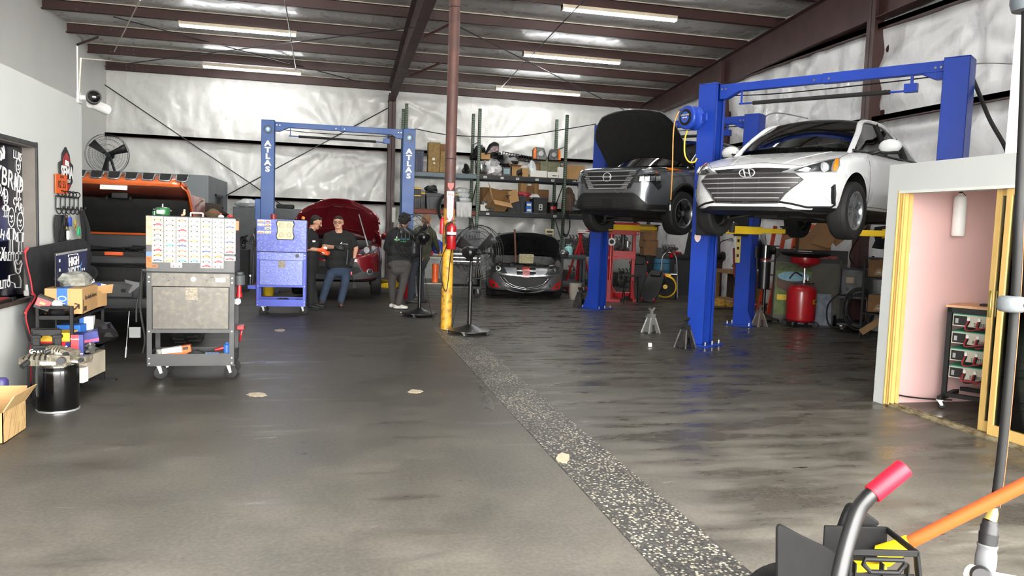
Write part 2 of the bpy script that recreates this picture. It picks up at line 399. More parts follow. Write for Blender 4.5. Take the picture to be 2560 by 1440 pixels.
def wcol(y, z1):
 b = MB(); x0, x1 = XR-.34, XR-.02
 b.box(x0, x0+.012, y-.1, y+.1, 0, z1); b.box(x1-.012, x1, y-.1, y+.1, 0, z1); b.box(x0, x1, y-.006, y+.006, 0, z1); return b.build('steel_column', M_BROWN)
tag(wcol(11.75, 6.15), 'thick brown steel column on the side wall above the white car', 'column', kind='structure')
tag(wcol(17.1, 5.7), 'brown steel column on the side wall beside the nearer blue post', 'column', kind='structure')
tag(wcol(6.2, 6.4), 'brown steel side wall column beyond the grey office', 'column', kind='structure')
def rod(p0, p1, r=.012, name='brace_rod', mat=None, sag=0.0):
 p0, p1 = Vector(p0), Vector(p1); m = (p0+p1)/2-Vector((0, 0, sag)); b = MB(); b.tube(bez([p0, m, p1]) if sag else [p0, p1], r, 6); return struct(b.build(name, mat or M_DARKST))
rod(aty(262, 212, 22.2), aty(655, 478, 22.2), .016); rod(aty(655, 478, 22.2), aty(730, 530, 22.2), .016)
rod(aty(545, 500, 22.1), aty(985, 262, 22.1), .016)
rod(aty(283, 42, 18.2), aty(900, 205, 22.0)); rod(aty(262, 166, 22.2), aty(1060, 65, 15.6)); rod(aty(1145, 66, 14.6), aty(1580, 285, 22.0)); rod(aty(1460, 0, 14), aty(1250, 222, 21))
rod(aty(712, 0, 15.2), aty(741, 180, 21.4)); rod(aty(350, 0, 0.1+15.2), aty(275, 150, 22.2), .014, mat=pm('cream_edge_strip', (200, 192, 176)))
for (a, c, Ya, Yc) in (((1060, 92), (1122, 62), 15.6, 15.2), ((1025, 190), (1100, 158), 19.3, 19.0)):
 p, q = aty(*a, Ya), aty(*c, Yc); b = MB(); b.tube([p, q], .028, 4); struct(b.build('flange_brace', M_BROWN))
b = MB(); b.tube([aty(166, 121, 20.4), aty(245, 93, 19.6)], .03, 4); struct(b.build('flange_brace', M_BROWN))
WY0, WY1, WZ0, WZ1 = 5.6, 7.70, .83, 2.15
b = MB(); OH = 2.745
b.box(XO-.12, XO, YF, WY0, 0, OH); b.box(XO-.12, XO, WY1, 9.0, 0, OH); b.box(XO-.12, XO, WY0, WY1, 0, WZ0); b.box(XO-.12, XO, WY0, WY1, WZ1, OH)
b.box(XL, XO-.12, 8.88, 9.0, 0, OH); b.box(XL, XO-.12, YF, 8.88, OH-.1, OH-.02)
struct(b.build('wall_office_left', M_GREY))
SX = -2.87
b = MB(); b.box(XL, SX, 19.1, 19.2, 0, 2.5); b.box(SX-.1, SX, 19.2, 20.15, 0, 2.5); b.box(SX-.1, SX, 21.35, YB-.15, 0, 2.5); b.box(SX-.1, SX, 20.15, 21.35, 2.15, 2.5); b.box(XL, SX, 19.1, YB-.15, 2.5, 2.54)
struct(b.build('wall_store_room', M_GREY2))
b = MB(); b.box(SX-.09, SX+.02, 20.15, 20.22, 0, 2.15); b.box(SX-.09, SX+.02, 21.28, 21.35, 0, 2.15); b.box(SX-.09, SX+.02, 20.15, 21.35, 2.08, 2.15); b.box(SX-.08, SX-.04, 20.22, 21.28, 0, 2.08, 1)
struct(b.build('door_2', [pm('dark_frame', (52, 52, 54), .5), pm('dark_door', (24, 24, 26), .5)]))
DZ, DY0, DY1, OT = 2.05, 3.2, 6.28, 2.30
b = MB(); T = .12
b.box(XP, XP+T, DY1, 6.42, 0, OT); b.box(XP, XP+T, 1.2, DY1, DZ, OT); b.box(XP, XP+T, 1.2, DY0, 0, DZ)
b.box(XP+T, 8.4, 6.36, 6.42, 0, OT); b.box(XP+T, 8.3, 1.2, 6.36, OT-.05, OT-.01); b.box(8.3, 8.4, 1.2, 6.36, 0, OT); b.box(XP+T, 8.3, 1.2, 1.3, 0, OT-.05)
struct(b.build('wall_office_right', pm('pale_grey_paint', (186, 189, 188), .5, var=.03, scale=1.5)))
b = MB(); b.box(XP+T, 8.3, 6.33, 6.358, 0, OT-.06); b.box(8.27, 8.298, 1.31, 6.33, 0, OT-.06); b.box(XP+T, 8.3, 1.31, 1.33, 0, OT-.06); b.box(XP+T, 8.3, 1.33, 6.33, OT-.09, OT-.06, 1)
struct(b.build('wall_office_pink', [M_PINK, M_WHITE]))
b = MB(); b.box(XP+.28, 7.2, 5.3, 5.4, OT, 7.2); struct(b.build('wall_white_panel', pm('white_painted_panel', (246, 245, 240), .5, var=.02)))
d1 = struct(MB().box(XP-.004, XP+.13, DY1-.012, DY1, 0, DZ).box(XP-.004, XP+.13, DY0, DY0+.012, 0, DZ).build('door_1', M_GOLD)); d1['label'] = 'gold framed sliding glass door of the pink office'; d1['category'] = 'door'
b = MB()
for yy in (DY1-.06, DY1-.035): b.box(XP+.01, XP+.12, yy, yy+.012, 0, DZ)
b.box(XP+.02, XP+.035, DY1-.075, DY1-.012, 0, DZ); b.box(XP+.07, XP+.085, DY1-.075, DY1-.012, 0, DZ)
b.build('jamb', M_GOLD, d1)
MB().box(XP-.01, XP+.13, DY0, DY1, 0, .012).box(XP+.02, XP+.03, DY0, DY1, .012, .03).box(XP+.07, XP+.08, DY0, DY1, .012, .03).build('track', pm('worn_aluminium', (190, 180, 150), .4, .7, dirt=(110, 90, 60)), d1)
MB().box(XP, XP+.13, DY0, DY1, DZ-.025, DZ).build('head_frame', M_GREY, d1)
def leaf(x, y0, y1, nm):
 s = .055
 f = MB().box(x, x+.03, y1-s, y1, .03, DZ-.025).box(x, x+.03, y0, y0+s, .03, DZ-.025).box(x, x+.03, y0+s, y1-s, .03, .12).box(x, x+.03, y0+s, y1-s, DZ-.08, DZ-.025).build(nm, M_GOLD, d1, bevel=.003)
 MB().box(x+.012, x+.018, y0+s, y1-s, .12, DZ-.08).build('pane', glass('office_glass', (225, 235, 232), .02), f)
 return f
lf = leaf(XP+.075, 3.45, 5.245, 'sliding_leaf'); leaf(XP+.025, 3.25, 5.10, 'fixed_leaf')
MB().box(XP+.055, XP+.075, 5.195, 5.22, .98, 1.2).build('pull_handle', pm('brass', (214, 190, 110), .3, .8), lf, bevel=.003)
LIT = emat('lit_tube', (250, 253, 255), TUBE_POWER)
LAST = None
def strip(px0, px1, Y, label):
 global LAST
 p, q = aty(*px0, Y), aty(*px1, Y); c = (p+q)/2
 o = thing('strip_light', label, 'ceiling light', (c.x, Y, c.z), 0, 'strip lights under the roof purlins'); h = 1.21
 MB().box(-h, h, -.06, .06, .045, .11).box(-h, -h+.02, -.07, .07, 0, .11).box(h-.02, h, -.07, .07, 0, .11).build('housing', pm('cream_housing', (205, 190, 165), .5), o)
 for s in (-.028, .028):
  MB().cyl((-h+.03, s, .02), (h-.03, s, .02), .018, n=10).build('tube', LIT, o)
 LAST = o
 for s in (-.8, .8): MB().cyl((s, 0, .11), (s, 0, .11+max(.05, 5.34+(YB-Y)/12+.0-c.z)), .006, n=5).build('hanger', M_DARKST, o)
strip((447, 66), (742, 92), 17.9, 'lit strip light over the orange truck, nearer of the two on that side')
strip((508, 170), (753, 187), 21.1, 'lit strip light close to the back wall above the ATLAS lift')
strip((1405, 28), (1690, 53), 14.8, 'lit strip light nearest the camera of the three over the raised cars')
strip((1308, 142), (1549, 160), 17.9, 'lit strip light in the middle of the three over the raised cars')
strip((1240, 225), (1448, 240), 20.9, 'lit strip light above the pallet racks at the back wall')
for x_, ys in ((-2.1, (14.8, 11.8)), (5.45, (11.8, 8.8, 5.8))):  # unseen lamps added along both rows to brighten hoods, floor and ceiling
 for y_ in ys:
  o = dup(LAST, loc=(x_, y_, 5.34+(YB-y_)/12-.1)); o['label'] = 'added unseen strip light carrying the rows on toward the shop front'
ol = thing('office_lamp', 'white ceiling lamp inside the pink office', 'lamp', (6.4, 4.9, OT-.1))
MB().box(-.6, .6, -.15, .15, -.05, 0).build('diffuser', emat('lit_diffuser', (255, 246, 236), OFFICE_POWER/4), ol)
def spot(label, pts, m, z=.003, nm='paint_spot', cat='stain'):
 q = [fl(*p) for p in pts]; return tag(MB().prism([(p.x, p.y) for p in q], .0005, z).build(nm, m), label, cat)
M_SPOT = pm('beige_stain', (186, 172, 146), .6, var=.12, scale=20)
def blob(cx, cy, rx, ry, sd): r = random.Random(sd); return [(cx+rx*cos(t)*r.uniform(.8, 1.15), cy+ry*sin(t)*r.uniform(.8, 1.15)) for t in [2*pi*i/18 for i in range(18)]]
spot('pale oval spot on the floor in front of the grey tool cart', blob(643, 987, 25, 6, 1), M_SPOT); spot('small pale spot on the floor left of the pebble strip', blob(1038, 979, 18, 5, 2), M_SPOT); spot('tiny pale spot on the floor near the yellow post', blob(700, 826, 14, 3, 3), M_SPOT)
spot('beige patch on the pebble strip itself', blob(1408, 1147, 17, 14, 4), M_SPOT, .007)
M_WET = pm('damp_concrete', (52, 48, 42), .28, var=.15, scale=9)
spot('dark damp patch left of the pebble strip', [(1195, 960), (1206, 962), (1218, 975), (1230, 1000), (1236, 1018), (1232, 1027), (1218, 1030), (1209, 1018), (1204, 1005), (1209, 990), (1200, 975)], M_WET, .002, 'damp_patch', 'stain')
# ================================================================ cars
from mathutils.bvhtree import BVHTree
PROF = [(0, 0), (.55, 0), (.86, .015), (.965, .1), (1, .3), (1, .55), (.99, .76), (.955, .91), (.85, .975), (.5, .995), (0, 1.0)]
def eval_mesh(me, mods):
 o = bpy.data.objects.new('tmp', me); COL.objects.link(o)
 for f in mods: f(o)
 dg = bpy.context.evaluated_depsgraph_get(); out = bpy.data.meshes.new_from_object(o.evaluated_get(dg))
 bpy.data.objects.remove(o); return out
def m_sub(n):
 def f(o): m = o.modifiers.new('s', 'SUBSURF'); m.levels = n; m.render_levels = n
 return f
def m_cut(c):
 def f(o): m = o.modifiers.new('b', 'BOOLEAN'); m.operation = 'DIFFERENCE'; m.object = c; m.solver = 'EXACT'; m.material_mode = 'TRANSFER'
 return f
def tmp_mesh(mb, mats):
 o = mb.build('tmpcut', mats); return o
class Car:
 def __init__(s, name, label, pos, head, stations, paint, prof=PROF, group=None):
  s.root = thing(name, label, 'car', pos, head, group)
  s.paint = paint; s.head = head
  s.M = Matrix.Translation(pos) @ Matrix.Rotation(head, 4, 'Z'); s.Mi = s.M.inverted()
  b = MB(); rows = []
  for (x, w, zb, zt) in stations:
   half = [(x, w*a, zb+(zt-zb)*t) for a, t in prof]
   rows.append(half+[(p[0], -p[1], p[2]) for p in half[-2:0:-1]])
  b.grid(rows, cv=True); n = len(rows[0])
  b.f.append(list(range(n))); b.mi.append(0); b.f.append(list(range(len(b.v)-n, len(b.v)))[::-1]); b.mi.append(0)
  me = bpy.data.meshes.new('body'); me.from_pydata([tuple(p) for p in b.v], [], b.f)
  me.materials.append(paint); me.materials.append(M_BLACK)
  bm = bmesh.new(); bm.from_mesh(me); bmesh.ops.recalc_face_normals(bm, faces=bm.faces); bm.to_mesh(me); bm.free()
  s.raw = eval_mesh(me, [m_sub(2)])
  s.bvh = BVHTree.FromPolygons([v.co.copy() for v in s.raw.vertices], [list(p.vertices) for p in s.raw.polygons])
  s.cuts = []
 def cutter(s, mb): o = tmp_mesh(mb, [M_BLACK, M_BLACK]); o.data.polygons.foreach_set('material_index', [1]*len(o.data.polygons)); s.cuts.append(o)
 def finish(s):
  me = eval_mesh(s.raw, [m_cut(c) for c in s.cuts])
  for c in s.cuts: bpy.data.objects.remove(c)
  bi = [i for i, m in enumerate(me.materials) if m and m.name == 'black_plastic'][0]
  for p in me.polygons:
   if p.normal.z < -.55: p.material_index = bi
  me.polygons.foreach_set('use_smooth', [True]*len(me.polygons)); me.set_sharp_from_angle(angle=rad(32))
  o = bpy.data.objects.new('body', me); COL.objects.link(o); o.parent = s.root; s.body = o; return o
 def pick(s, px, py):
  d = ray(px, py).normalized(); o = s.Mi @ Vector((0, 0, CAM_H)); dd = (s.Mi.to_3x3() @ d)
  h = s.bvh.ray_cast(o, dd)
  if h[0] is None:
   t = (s.nose_x-o.x)/dd.x; return o+dd*t
  return h[0]
 def onto(s, a, b, axis='x', off=.004):
  if axis == 'x': o, d = Vector((6, a, b)), Vector((-1, 0, 0))
  elif axis == 'z': o, d = Vector((a, b, 4)), Vector((0, 0, -1))
  else:
   sg = 1 if axis == 'y' else -1; o, d = Vector((a, 4*sg, b)), Vector((0, -sg, 0))
  h = s.bvh.ray_cast(o, d)
  if h[0] is None:
   h = s.bvh.find_nearest(Vector((s.nose_x, a, b)) if axis == 'x' else (Vector((a, b, 1)) if axis == 'z' else Vector((a, .9*(1 if axis == 'y' else -1), b))))
  n = h[1]
  if n.dot(d) > 0: n = -n
  return h[0]+n*off
 def patch(s, name, poly, mat, axis='x', off=.004, thick=.006, step=.06, mirror=False, parent=None):
  out = []
  for sg in ((1, -1) if mirror else (1,)):
   P = [((p[0]*sg, p[1]) if axis == 'x' else ((p[0], p[1]*sg) if axis == 'z' else p)) for p in poly]
   ax = axis if axis != 'y' or sg > 0 else '-y'
   bm = bmesh.new(); vs = [bm.verts.new((p[0], p[1], 0)) for p in P]; bm.faces.new(vs); bm.normal_update()
   for k in (0, 1):
    lo = min(p[k] for p in P); hi = max(p[k] for p in P); q = lo+step
    while q < hi-1e-4:
     co = Vector((0, 0, 0)); co[k] = q; no = Vector((0, 0, 0)); no[k] = 1
     bmesh.ops.bisect_plane(bm, geom=bm.verts[:]+bm.edges[:]+bm.faces[:], plane_co=co, plane_no=no, dist=1e-5); q += step
   bmesh.ops.triangulate(bm, faces=[f for f in bm.faces if len(f.verts) > 4])
   mb = MB(); idx = {v: i for i, v in enumerate(bm.verts)}
   bot = [s.onto(v.co.x, v.co.y, ax, off) for v in bm.verts]
   top = [s.onto(v.co.x, v.co.y, ax, off+thick) for v in bm.verts]
   n = len(bot); fs = [[idx[v] for v in f.verts] for f in bm.faces]
   mb.add(top+bot, fs+[[i+n for i in f[::-1]] for f in fs]+[[idx[e.verts[0]], idx[e.verts[1]], idx[e.verts[1]]+n, idx[e.verts[0]]+n] for e in bm.edges if e.is_boundary])
   bm.free(); out.append(mb.build(name, mat, parent or s.root, angle=30))
  return out if mirror else out[0]
 def line(s, name, pts, mat, r=.006, axis='x', off=.002, mirror=False, n=6, parent=None, sm=0):
  out = []
  for sg in ((1, -1) if mirror else (1,)):
   P = []
   for i in range(len(pts)-1):
    a, b = Vector(pts[i]), Vector(pts[i+1]); k = max(1, int((b-a).length/.05))
    for j in range(k): P.append(a.lerp(b, j/k))
   P.append(Vector(pts[-1])); ax = axis if axis != 'y' or sg > 0 else '-y'
   Q = [s.onto(p.x*(sg if axis == 'x' else 1), p.y*(sg if axis == 'z' else 1), ax, off) for p in P]
   out.append(MB().tube(Q, r, n).build(name, mat, parent or s.root))
  return out
 def yz(s, pts, Z): # zoom pixels -> local (y,z) on the front
  return [(p.y, p.z) for p in (s.pick(Z[0]+q[0]*Z[2], Z[1]+q[1]*Z[2]) for q in pts)]
 def sym(s, pts, Z, cz=None):
  """half outline from centre top round to centre bottom -> full symmetric polygon"""
  h = s.yz(pts, Z); h[0] = (0, h[0][1]); h[-1] = (0, h[-1][1])
  return h+[(-y, z) for y, z in h[-2:0:-1]]
 def wheels(s, xs, y, r, w, z, spokes, rimmat, drop=0, steer=0, style='steel', capmat=None):
  for i, x in enumerate(xs):
   for sg in (1, -1):
    M = TR(x, y*sg, z, rz=(steer if i == 0 else 0)) @ TR(rx=-sg*pi/2)
    wh = MB().lathe([(r*.66, -w*.45), (r*.74, -w*.5), (r*.93, -w*.48), (r*.985, -w*.38), (r, -w*.2), (r, w*.2), (r*.985, w*.38), (r*.93, w*.48), (r*.74, w*.5), (r*.66, w*.45), (r*.64, 0), (r*.66, -w*.45)], 48, 0, M)
    for k in range(4): wh.lathe([(r*1.003, -w*.32+k*w*.2), (r*1.003, -w*.3+k*w*.2)], 40, 1, M)
    t = wh.build('tire', [M_RUBBER, M_BLACK], s.root)
    rm = MB().lathe([(r*.67, w*.46), (r*.64, w*.47), (r*.60, w*.40), (r*.585, w*.1), (r*.585, -w*.3)], 40, 0, M).lathe([(.001, w*.02), (r*.58, -.02)], 32, 1, M)
    rm.lathe([(.001, w*.38), (r*.12, w*.37), (r*.15, w*.3), (r*.16, w*.02)], 20, 0, M)
    for k in range(spokes):
     A = M @ Matrix.Rotation(2*pi*k/spokes, 4, 'Z'); tw = .09 if style == 'blade' else 0
     if style == 'fan': rm.prism([(r*.1, -r*.05), (r*.6, -r*.2), (r*.62, r*.03), (r*.12, r*.08)], w*.28, w*.37, 2, A)
     else: rm.prism([(r*.1, -r*.06), (r*.6, -r*.085), (r*.62, r*.085), (r*.1, r*.06)], w*.26, w*.36, 0, A)
    rm.build('rim', [rimmat, M_BLACK, capmat or rimmat], t)
 def arches(s, xs, r, z, W, depth=.3):
  for x in xs:
   for sg in (1, -1):
    b = MB(); b.lathe([(.001, -depth), (r*.97, -depth), (r, 0), (r*1.0, .3), (.001, .3)], 40, 0, TR(x, sg*(W-.0), z, rx=-sg*pi/2)); s.cutter(b)
 def greenhouse(s, A, B, C, D, ac, bc, cc, dc, glassm, roofm, pillar=.035, trim=None, bp=(.0,), backglass=True):
  """A windshield base corner, B windshield top, C roof rear, D backlight base (left side); ac.. centre points"""
  A, B, C, D = map(Vector, (A, B, C, D)); ac, bc, cc, dc = map(Vector, (ac, bc, cc, dc)); R = s.root
  def arc(p, c, n=12):
   q = Vector((p.x, -p.y, p.z)); k = 2*c-.5*(p+q); return [(1-t)**2*p+2*t*(1-t)*k+t*t*q for t in [i/n for i in range(n+1)]]
  def patch2(e0, e1, bulge, n=8):
   out = []
   for i in range(n+1):
    t = i/n; out.append([a.lerp(b, t)+Vector(bulge)*sin(pi*t) for a, b in zip(e0, e1)])
   return out
  MB().grid(patch2(arc(A, ac), arc(B, bc), (.02, 0, .025))).build('windshield', glassm, R)
  P = patch2(arc(B, bc), arc(C, cc), (0, 0, .045), 10); MB().grid(P).build('roof', roofm, R, solid=.03, off=-1)
  MB().grid([[p-Vector((0, 0, .04)) for p in r_] for r_ in P]).build('headliner', pm('headliner', (120, 118, 112), .8), R)
  if backglass: MB().grid(patch2(arc(C, cc), arc(D, dc), (-.02, 0, .03))).build('rear_window', glassm, R)
  for sg in (1, -1):
   f = lambda p, dy=0: Vector((p.x, (p.y+dy)*sg, p.z))
   rail = bez([f(A)+Vector((.10, .01*sg, -.07)), f(A.lerp(B, .5)+Vector((.02, .012, .022))), f(B), f(B.lerp(C, .5)+Vector((0, .03, .045))), f(C), f(C.lerp(D, .5)+Vector((0, .02, .03))), f(D)], 6)
   MB().tube(rail, pillar, 8, flat=.75).build('pillar', roofm, R)
   base = [f(A).lerp(f(D), i/(len(rail)-1)) for i in range(len(rail))]
   for i, q in enumerate(base): q.x = rail[i].x; tt = i/(len(rail)-1); q.z = A.z+(D.z-A.z)*max(0, min(1, (A.x-q.x)/(A.x-D.x)))-.02; q.y = sg*(abs(A.y+(D.y-A.y)*((A.x-q.x)/(A.x-D.x)))+.05)
   MB().grid([base, [a.lerp(b, .5)+Vector((0, .02*sg, 0)) for a, b in zip(base, rail)], rail]).build('side_glass', glassm, R)
   MB().tube(base, .013, 6).build('window_trim', trim or M_BLACK, R)
   for bx in bp:
    i = min(range(len(rail)), key=lambda k: abs(rail[k].x-bx))
    MB().tube([base[i]+Vector((0, .01*sg, 0)), base[i].lerp(rail[i], .5)+Vector((0, .022*sg, 0)), rail[i]], .032, 6, flat=.5).build('door_pillar', M_BLACK, R)
 def mirror(s, x, y, z, mat, r=(.07, .13, .085)):
  for sg in (1, -1):
   b = MB(); b.ell((0, 0, 0), r, 16, 10)
   for i, p in enumerate(b.v):
    if p.x < -.02: b.v[i].x = -.02-.2*(p.x+.02)*-1
    b.v[i].z += .15*abs(p.y)*0
   b.v = [TR(x, y*sg, z) @ p for p in b.v]
   m = b.build('mirror', mat, s.root)
   MB().tube([(x, sg*(y-.1), z-.05), (x+.02, sg*(y-.24), z-.085)], .03, 8).cbox((x-.005, sg*y, z-.075), (.11, .2, .03)).build('mirror_foot', M_BLACK, m, bevel=.01)
 def interior(s, xw, zseat, zd, W, xs=(.0, -.95), steer=True):
  R = s.root; fab = pm('seat_fabric', (46, 46, 48), .8)
  MB().box(xw-.5, xw+.05, -W+.08, W-.08, zd-.25, zd).build('dashboard', M_BLACK, R, bevel=.06, seg=2)
  MB().box(-1.5, xw, -W+.05, W-.05, zseat-.4, zseat-.36).build('cabin_floor', M_BLACK, R)
  for i, x in enumerate(xs):
   for sg in (1, -1):
    b = MB(); b.box(x-.25, x+.25, sg*.37-.25, sg*.37+.25, zseat-.18, zseat)
    b.box(-.07, .07, -.25, .25, 0, .62, 0, TR(x-.25, sg*.37, zseat-.05, ry=-.3)); b.box(-.045, .045, -.13, .13, .64, .82, 0, TR(x-.25, sg*.37, zseat-.05, ry=-.3))
    b.build('car_seat', fab, R, bevel=.045, seg=2)
  if steer:
   M = TR(xw-.52, .37, zd+.0, ry=-1.1); b = MB(); b.tube([(.185*cos(a), .185*sin(a), 0) for a in [2*pi*i/24 for i in range(24)]], .016, 8, 0, M, closed=True)
   b.tube([(-.18, 0, 0), (.18, 0, 0)], .02, 6, 0, M).cyl((0, 0, -.25), (0, 0, .0), .05, .06, 12, 0, M); b.build('steering_wheel', M_BLACK, R)
 def open_hood(s, xh, xf, wfun, ang, paint, under, zlift=0.0, thick=.02, frame_mat=None, nose=0.0, arch=.2):
  n, m = 14, 16; top = []
  for i in range(n+1):
   u = i/n; row = []
   for j in range(m+1):
    v = -1+2*j/m; w = wfun(u); xe = xh+arch*(1-v*v)*(1-u)+(xf-xh)*u - nose*(v*v)*u*u
    row.append(s.onto(xe, v*w, 'z', .0))
   top.append(row)
  H = Vector((xh, 0, top[0][0].z)); Rm = Matrix.Translation(H+Vector((.02, 0, zlift))) @ Matrix.Rotation(-ang, 4, 'Y') @ Matrix.Translation(-H)
  T = [[Rm @ p for p in r_] for r_ in top]
  nrm = (Rm.to_3x3() @ Vector((0, 0, 1))).normalized()
  h = MB().grid(T).build('hood', paint, s.root, solid=.012, off=-1)
  U = []
  for i in range(n+1):
   row = []
   for j in range(m+1):
    e = min(1, min(i, n-i, j, m-j)/2.0); row.append(T[i][j]-nrm*(.016+thick*e)+ (T[n//2][m//2]-T[i][j])*.03)
   U.append(row)
  MB().grid(U).build('hood_liner', under, h)
  if frame_mat:
   b = MB()
   for (i0, j0, i1, j1) in ((2, 3, n-2, m//2-1), (2, m-3, n-2, m//2+1), (n-3, 3, n-3, m-3), (3, 4, 3, m-4)):
    K = 8; b.tube([U[int(round(i0+(i1-i0)*k/K))][int(round(j0+(j1-j0)*k/K))]-nrm*.012 for k in range(K+1)], .028, 6, flat=.5)
   b.build('hood_brace', frame_mat, h)
  s.T = T; s.U = U; s.nrm = nrm; s.hood = h; return h
 def engine(s, x0, x1, W, z0, z1, seed=1, n=26):
  r = random.Random(seed); R = s.root
  e = MB(); gm = [M_BLACK, M_DARKST, pm('cast_alloy', (110, 110, 108), .5, .6), pm('radiator_black', (14, 14, 15), .6)]
  e.box(x0+.12, x1-.15, -W*.35, W*.3, z0, z1-.06, 3); 
  for k in range(n):
   x = r.uniform(x0+.05, x1-.05); y = r.uniform(-W*.9, W*.9); sx, sy, sz = r.uniform(.05, .14), r.uniform(.05, .16), r.uniform(.04, .12); z = r.uniform(z0+.1, z1-sz)
   if r.random() < .6: e.cbox((x, y, z), (sx, sy, sz*1.4), r.choice((0, 0, 3, 1, 2)))
   else: e.cyl((x, y, z-.1), (x+r.uniform(-.1, .1), y+r.uniform(-.1, .1), z+.06), sx*.4, n=10, mi=r.choice((0, 1, 2)))
  e.build('engine', gm, R, bevel=.006)
  h = MB()
  for k in range(9):
   p = [Vector((r.uniform(x0, x1), r.uniform(-W*.9, W*.9), r.uniform(z1-.16, z1-.03))) for _ in range(3)]
   h.tube(bez(p, 6), r.uniform(.008, .018), 6)
  h.build('engine_hoses', M_BLACK, R)
def circ(c, r, n=18, ry=None): return [(c[0]+r*cos(2*pi*i/n), c[1]+(ry or r)*sin(2*pi*i/n)) for i in range(n)]
M_LAMP = pm('lamp_reflector', (170, 172, 172), .15, .9, .35, 25)
M_LENS = glass('lamp_lens', (235, 238, 238), .08)
M_DLAMP = pm('dark_lamp_housing', (52, 54, 56), .2, .3, .3, 20)
M_AMBER = pm('amber_lens', (236, 122, 22), .25, coat=.5)
M_CARGLASS = glass('car_glass', (205, 214, 210), .06)
M_DARKGLASS = glass('dark_car_glass', (110, 118, 116), .10)
M_GLOSSB = pm('gloss_black', (12, 12, 13), .15, coat=.4)
M_GRILLE = pm('grille_black', (16, 16, 17), .65, bump=.4, bscale=90)
M_UNDER = pm('under_parts', (40, 38, 37), .6, .4, .3, 8)
def underside(c, x0, x1, W, z):
 b = MB(); b.cyl((x1, -.25, z+.1), (x0+.5, -.2, z+.09), .028, n=10).cyl((x0+.9, -.2, z+.04), (x0+.45, -.2, z+.04), .09, n=12)
 for x in (x0+.85, x1-.6): b.cyl((x, -W+.25, z+.06), (x, W-.25, z+.06), .022, n=8)
 for sg in (1, -1):
  b.tube([(x1-.55, sg*.3, z+.08), (x1-.5, sg*.5, z+.04), (x1-.5, sg*(W-.25), z+.02)], .022, 8)
  b.cyl((x1-.5, sg*.6, z+.02), (x1-.5, sg*.62, z+.3), .03, n=10)
 b.box(x0+.6, x1-.2, -.14, .14, z+.03, z+.1); b.build('underbody_parts', M_UNDER, c.root, bevel=.008)
P_WHITE = pm('white_car_paint', (208, 209, 209), .3, var=.015, scale=1, coat=.45)
ELZ = 1.66
hy = Car('sedan', 'white sedan raised on the nearer blue lift, hood shut', (6.26, 9.03, ELZ), rad(215.3),
 [(2.235, .24, .23, .56), (2.22, .44, .19, .60), (2.15, .60, .175, .655), (2.04, .71, .17, .71), (1.88, .80, .17, .77), (1.65, .87, .175, .83), (1.3, .90, .17, .905), (.95, .90, .17, .965), (.5, .895, .17, .985), (-.6, .895, .17, 1.0), (-1.3, .89, .17, 1.03), (-1.8, .86, .2, 1.06), (-2.15, .78, .24, 1.04), (-2.33, .6, .3, .98), (-2.36, .4, .4, .9)], P_WHITE)
hy.nose_x = 2.15
Z = (1700, 290, .22222)
hy.arches((1.35, -1.35), .365, .30, .92)
MB_ = MB().box(-1.7, .98, -.72, .72, .5, 1.3); hy.cutter(MB_)
hy.finish()
hy.wheels((1.35, -1.35), .80, .325, .215, .235, 9, pm('steel_wheel_cover', (150, 152, 155), .3, .7), steer=-.06)
hy.greenhouse((1.0, .69, .965), (.28, .56, 1.375), (-1.05, .54, 1.33), (-1.75, .64, 1.06), (1.2, 0, .99), (.36, 0, 1.42), (-1.1, 0, 1.40), (-1.86, 0, 1.085), M_CARGLASS, P_WHITE, bp=(-.18, -1.15))
hy.interior(1.0, .62, .93, .84)
hy.mirror(.62, 1.0, 1.02, P_WHITE)
underside(hy, -2.2, 1.9, .9, .1)
G = hy.sym([(780, 652), (1290, 650), (1390, 718), (1290, 790), (1190, 870), (1105, 978), (790, 982)], Z)
gr = hy.patch('grille', G, pm('grille_mesh', (40, 38, 38), .5), off=.004, thick=.006)
ed = hy.sym([(780, 652), (1290, 650), (1390, 718), (1290, 790), (1190, 870), (1105, 978), (790, 982)], Z)
hy.line('grille_surround', ed+[ed[0]], pm('satin_trim', (120, 120, 122), .3, .7), .007, off=.012, parent=gr)
for q in [(1345, 697), (1325, 752), (1238, 808), (1165, 865), (1118, 922)]:
 (y, z), = hy.yz([q], Z); hy.line('grille_bar', [(-y, z), (y, z)], M_CHROME, .0075, off=.016, parent=gr)
for q in ((900, 660, 870, 975), (1110, 660, 1070, 975)):
 a, c = hy.yz([q[:2], q[2:]], Z); hy.line('grille_rib', [a, c], M_DARKST, .004, off=.012, mirror=True, parent=gr)
hy.patch('garnish', hy.sym([(780, 592), (1000, 592), (1240, 600), (1120, 646), (780, 648)], Z), M_GLOSSB, off=.005)
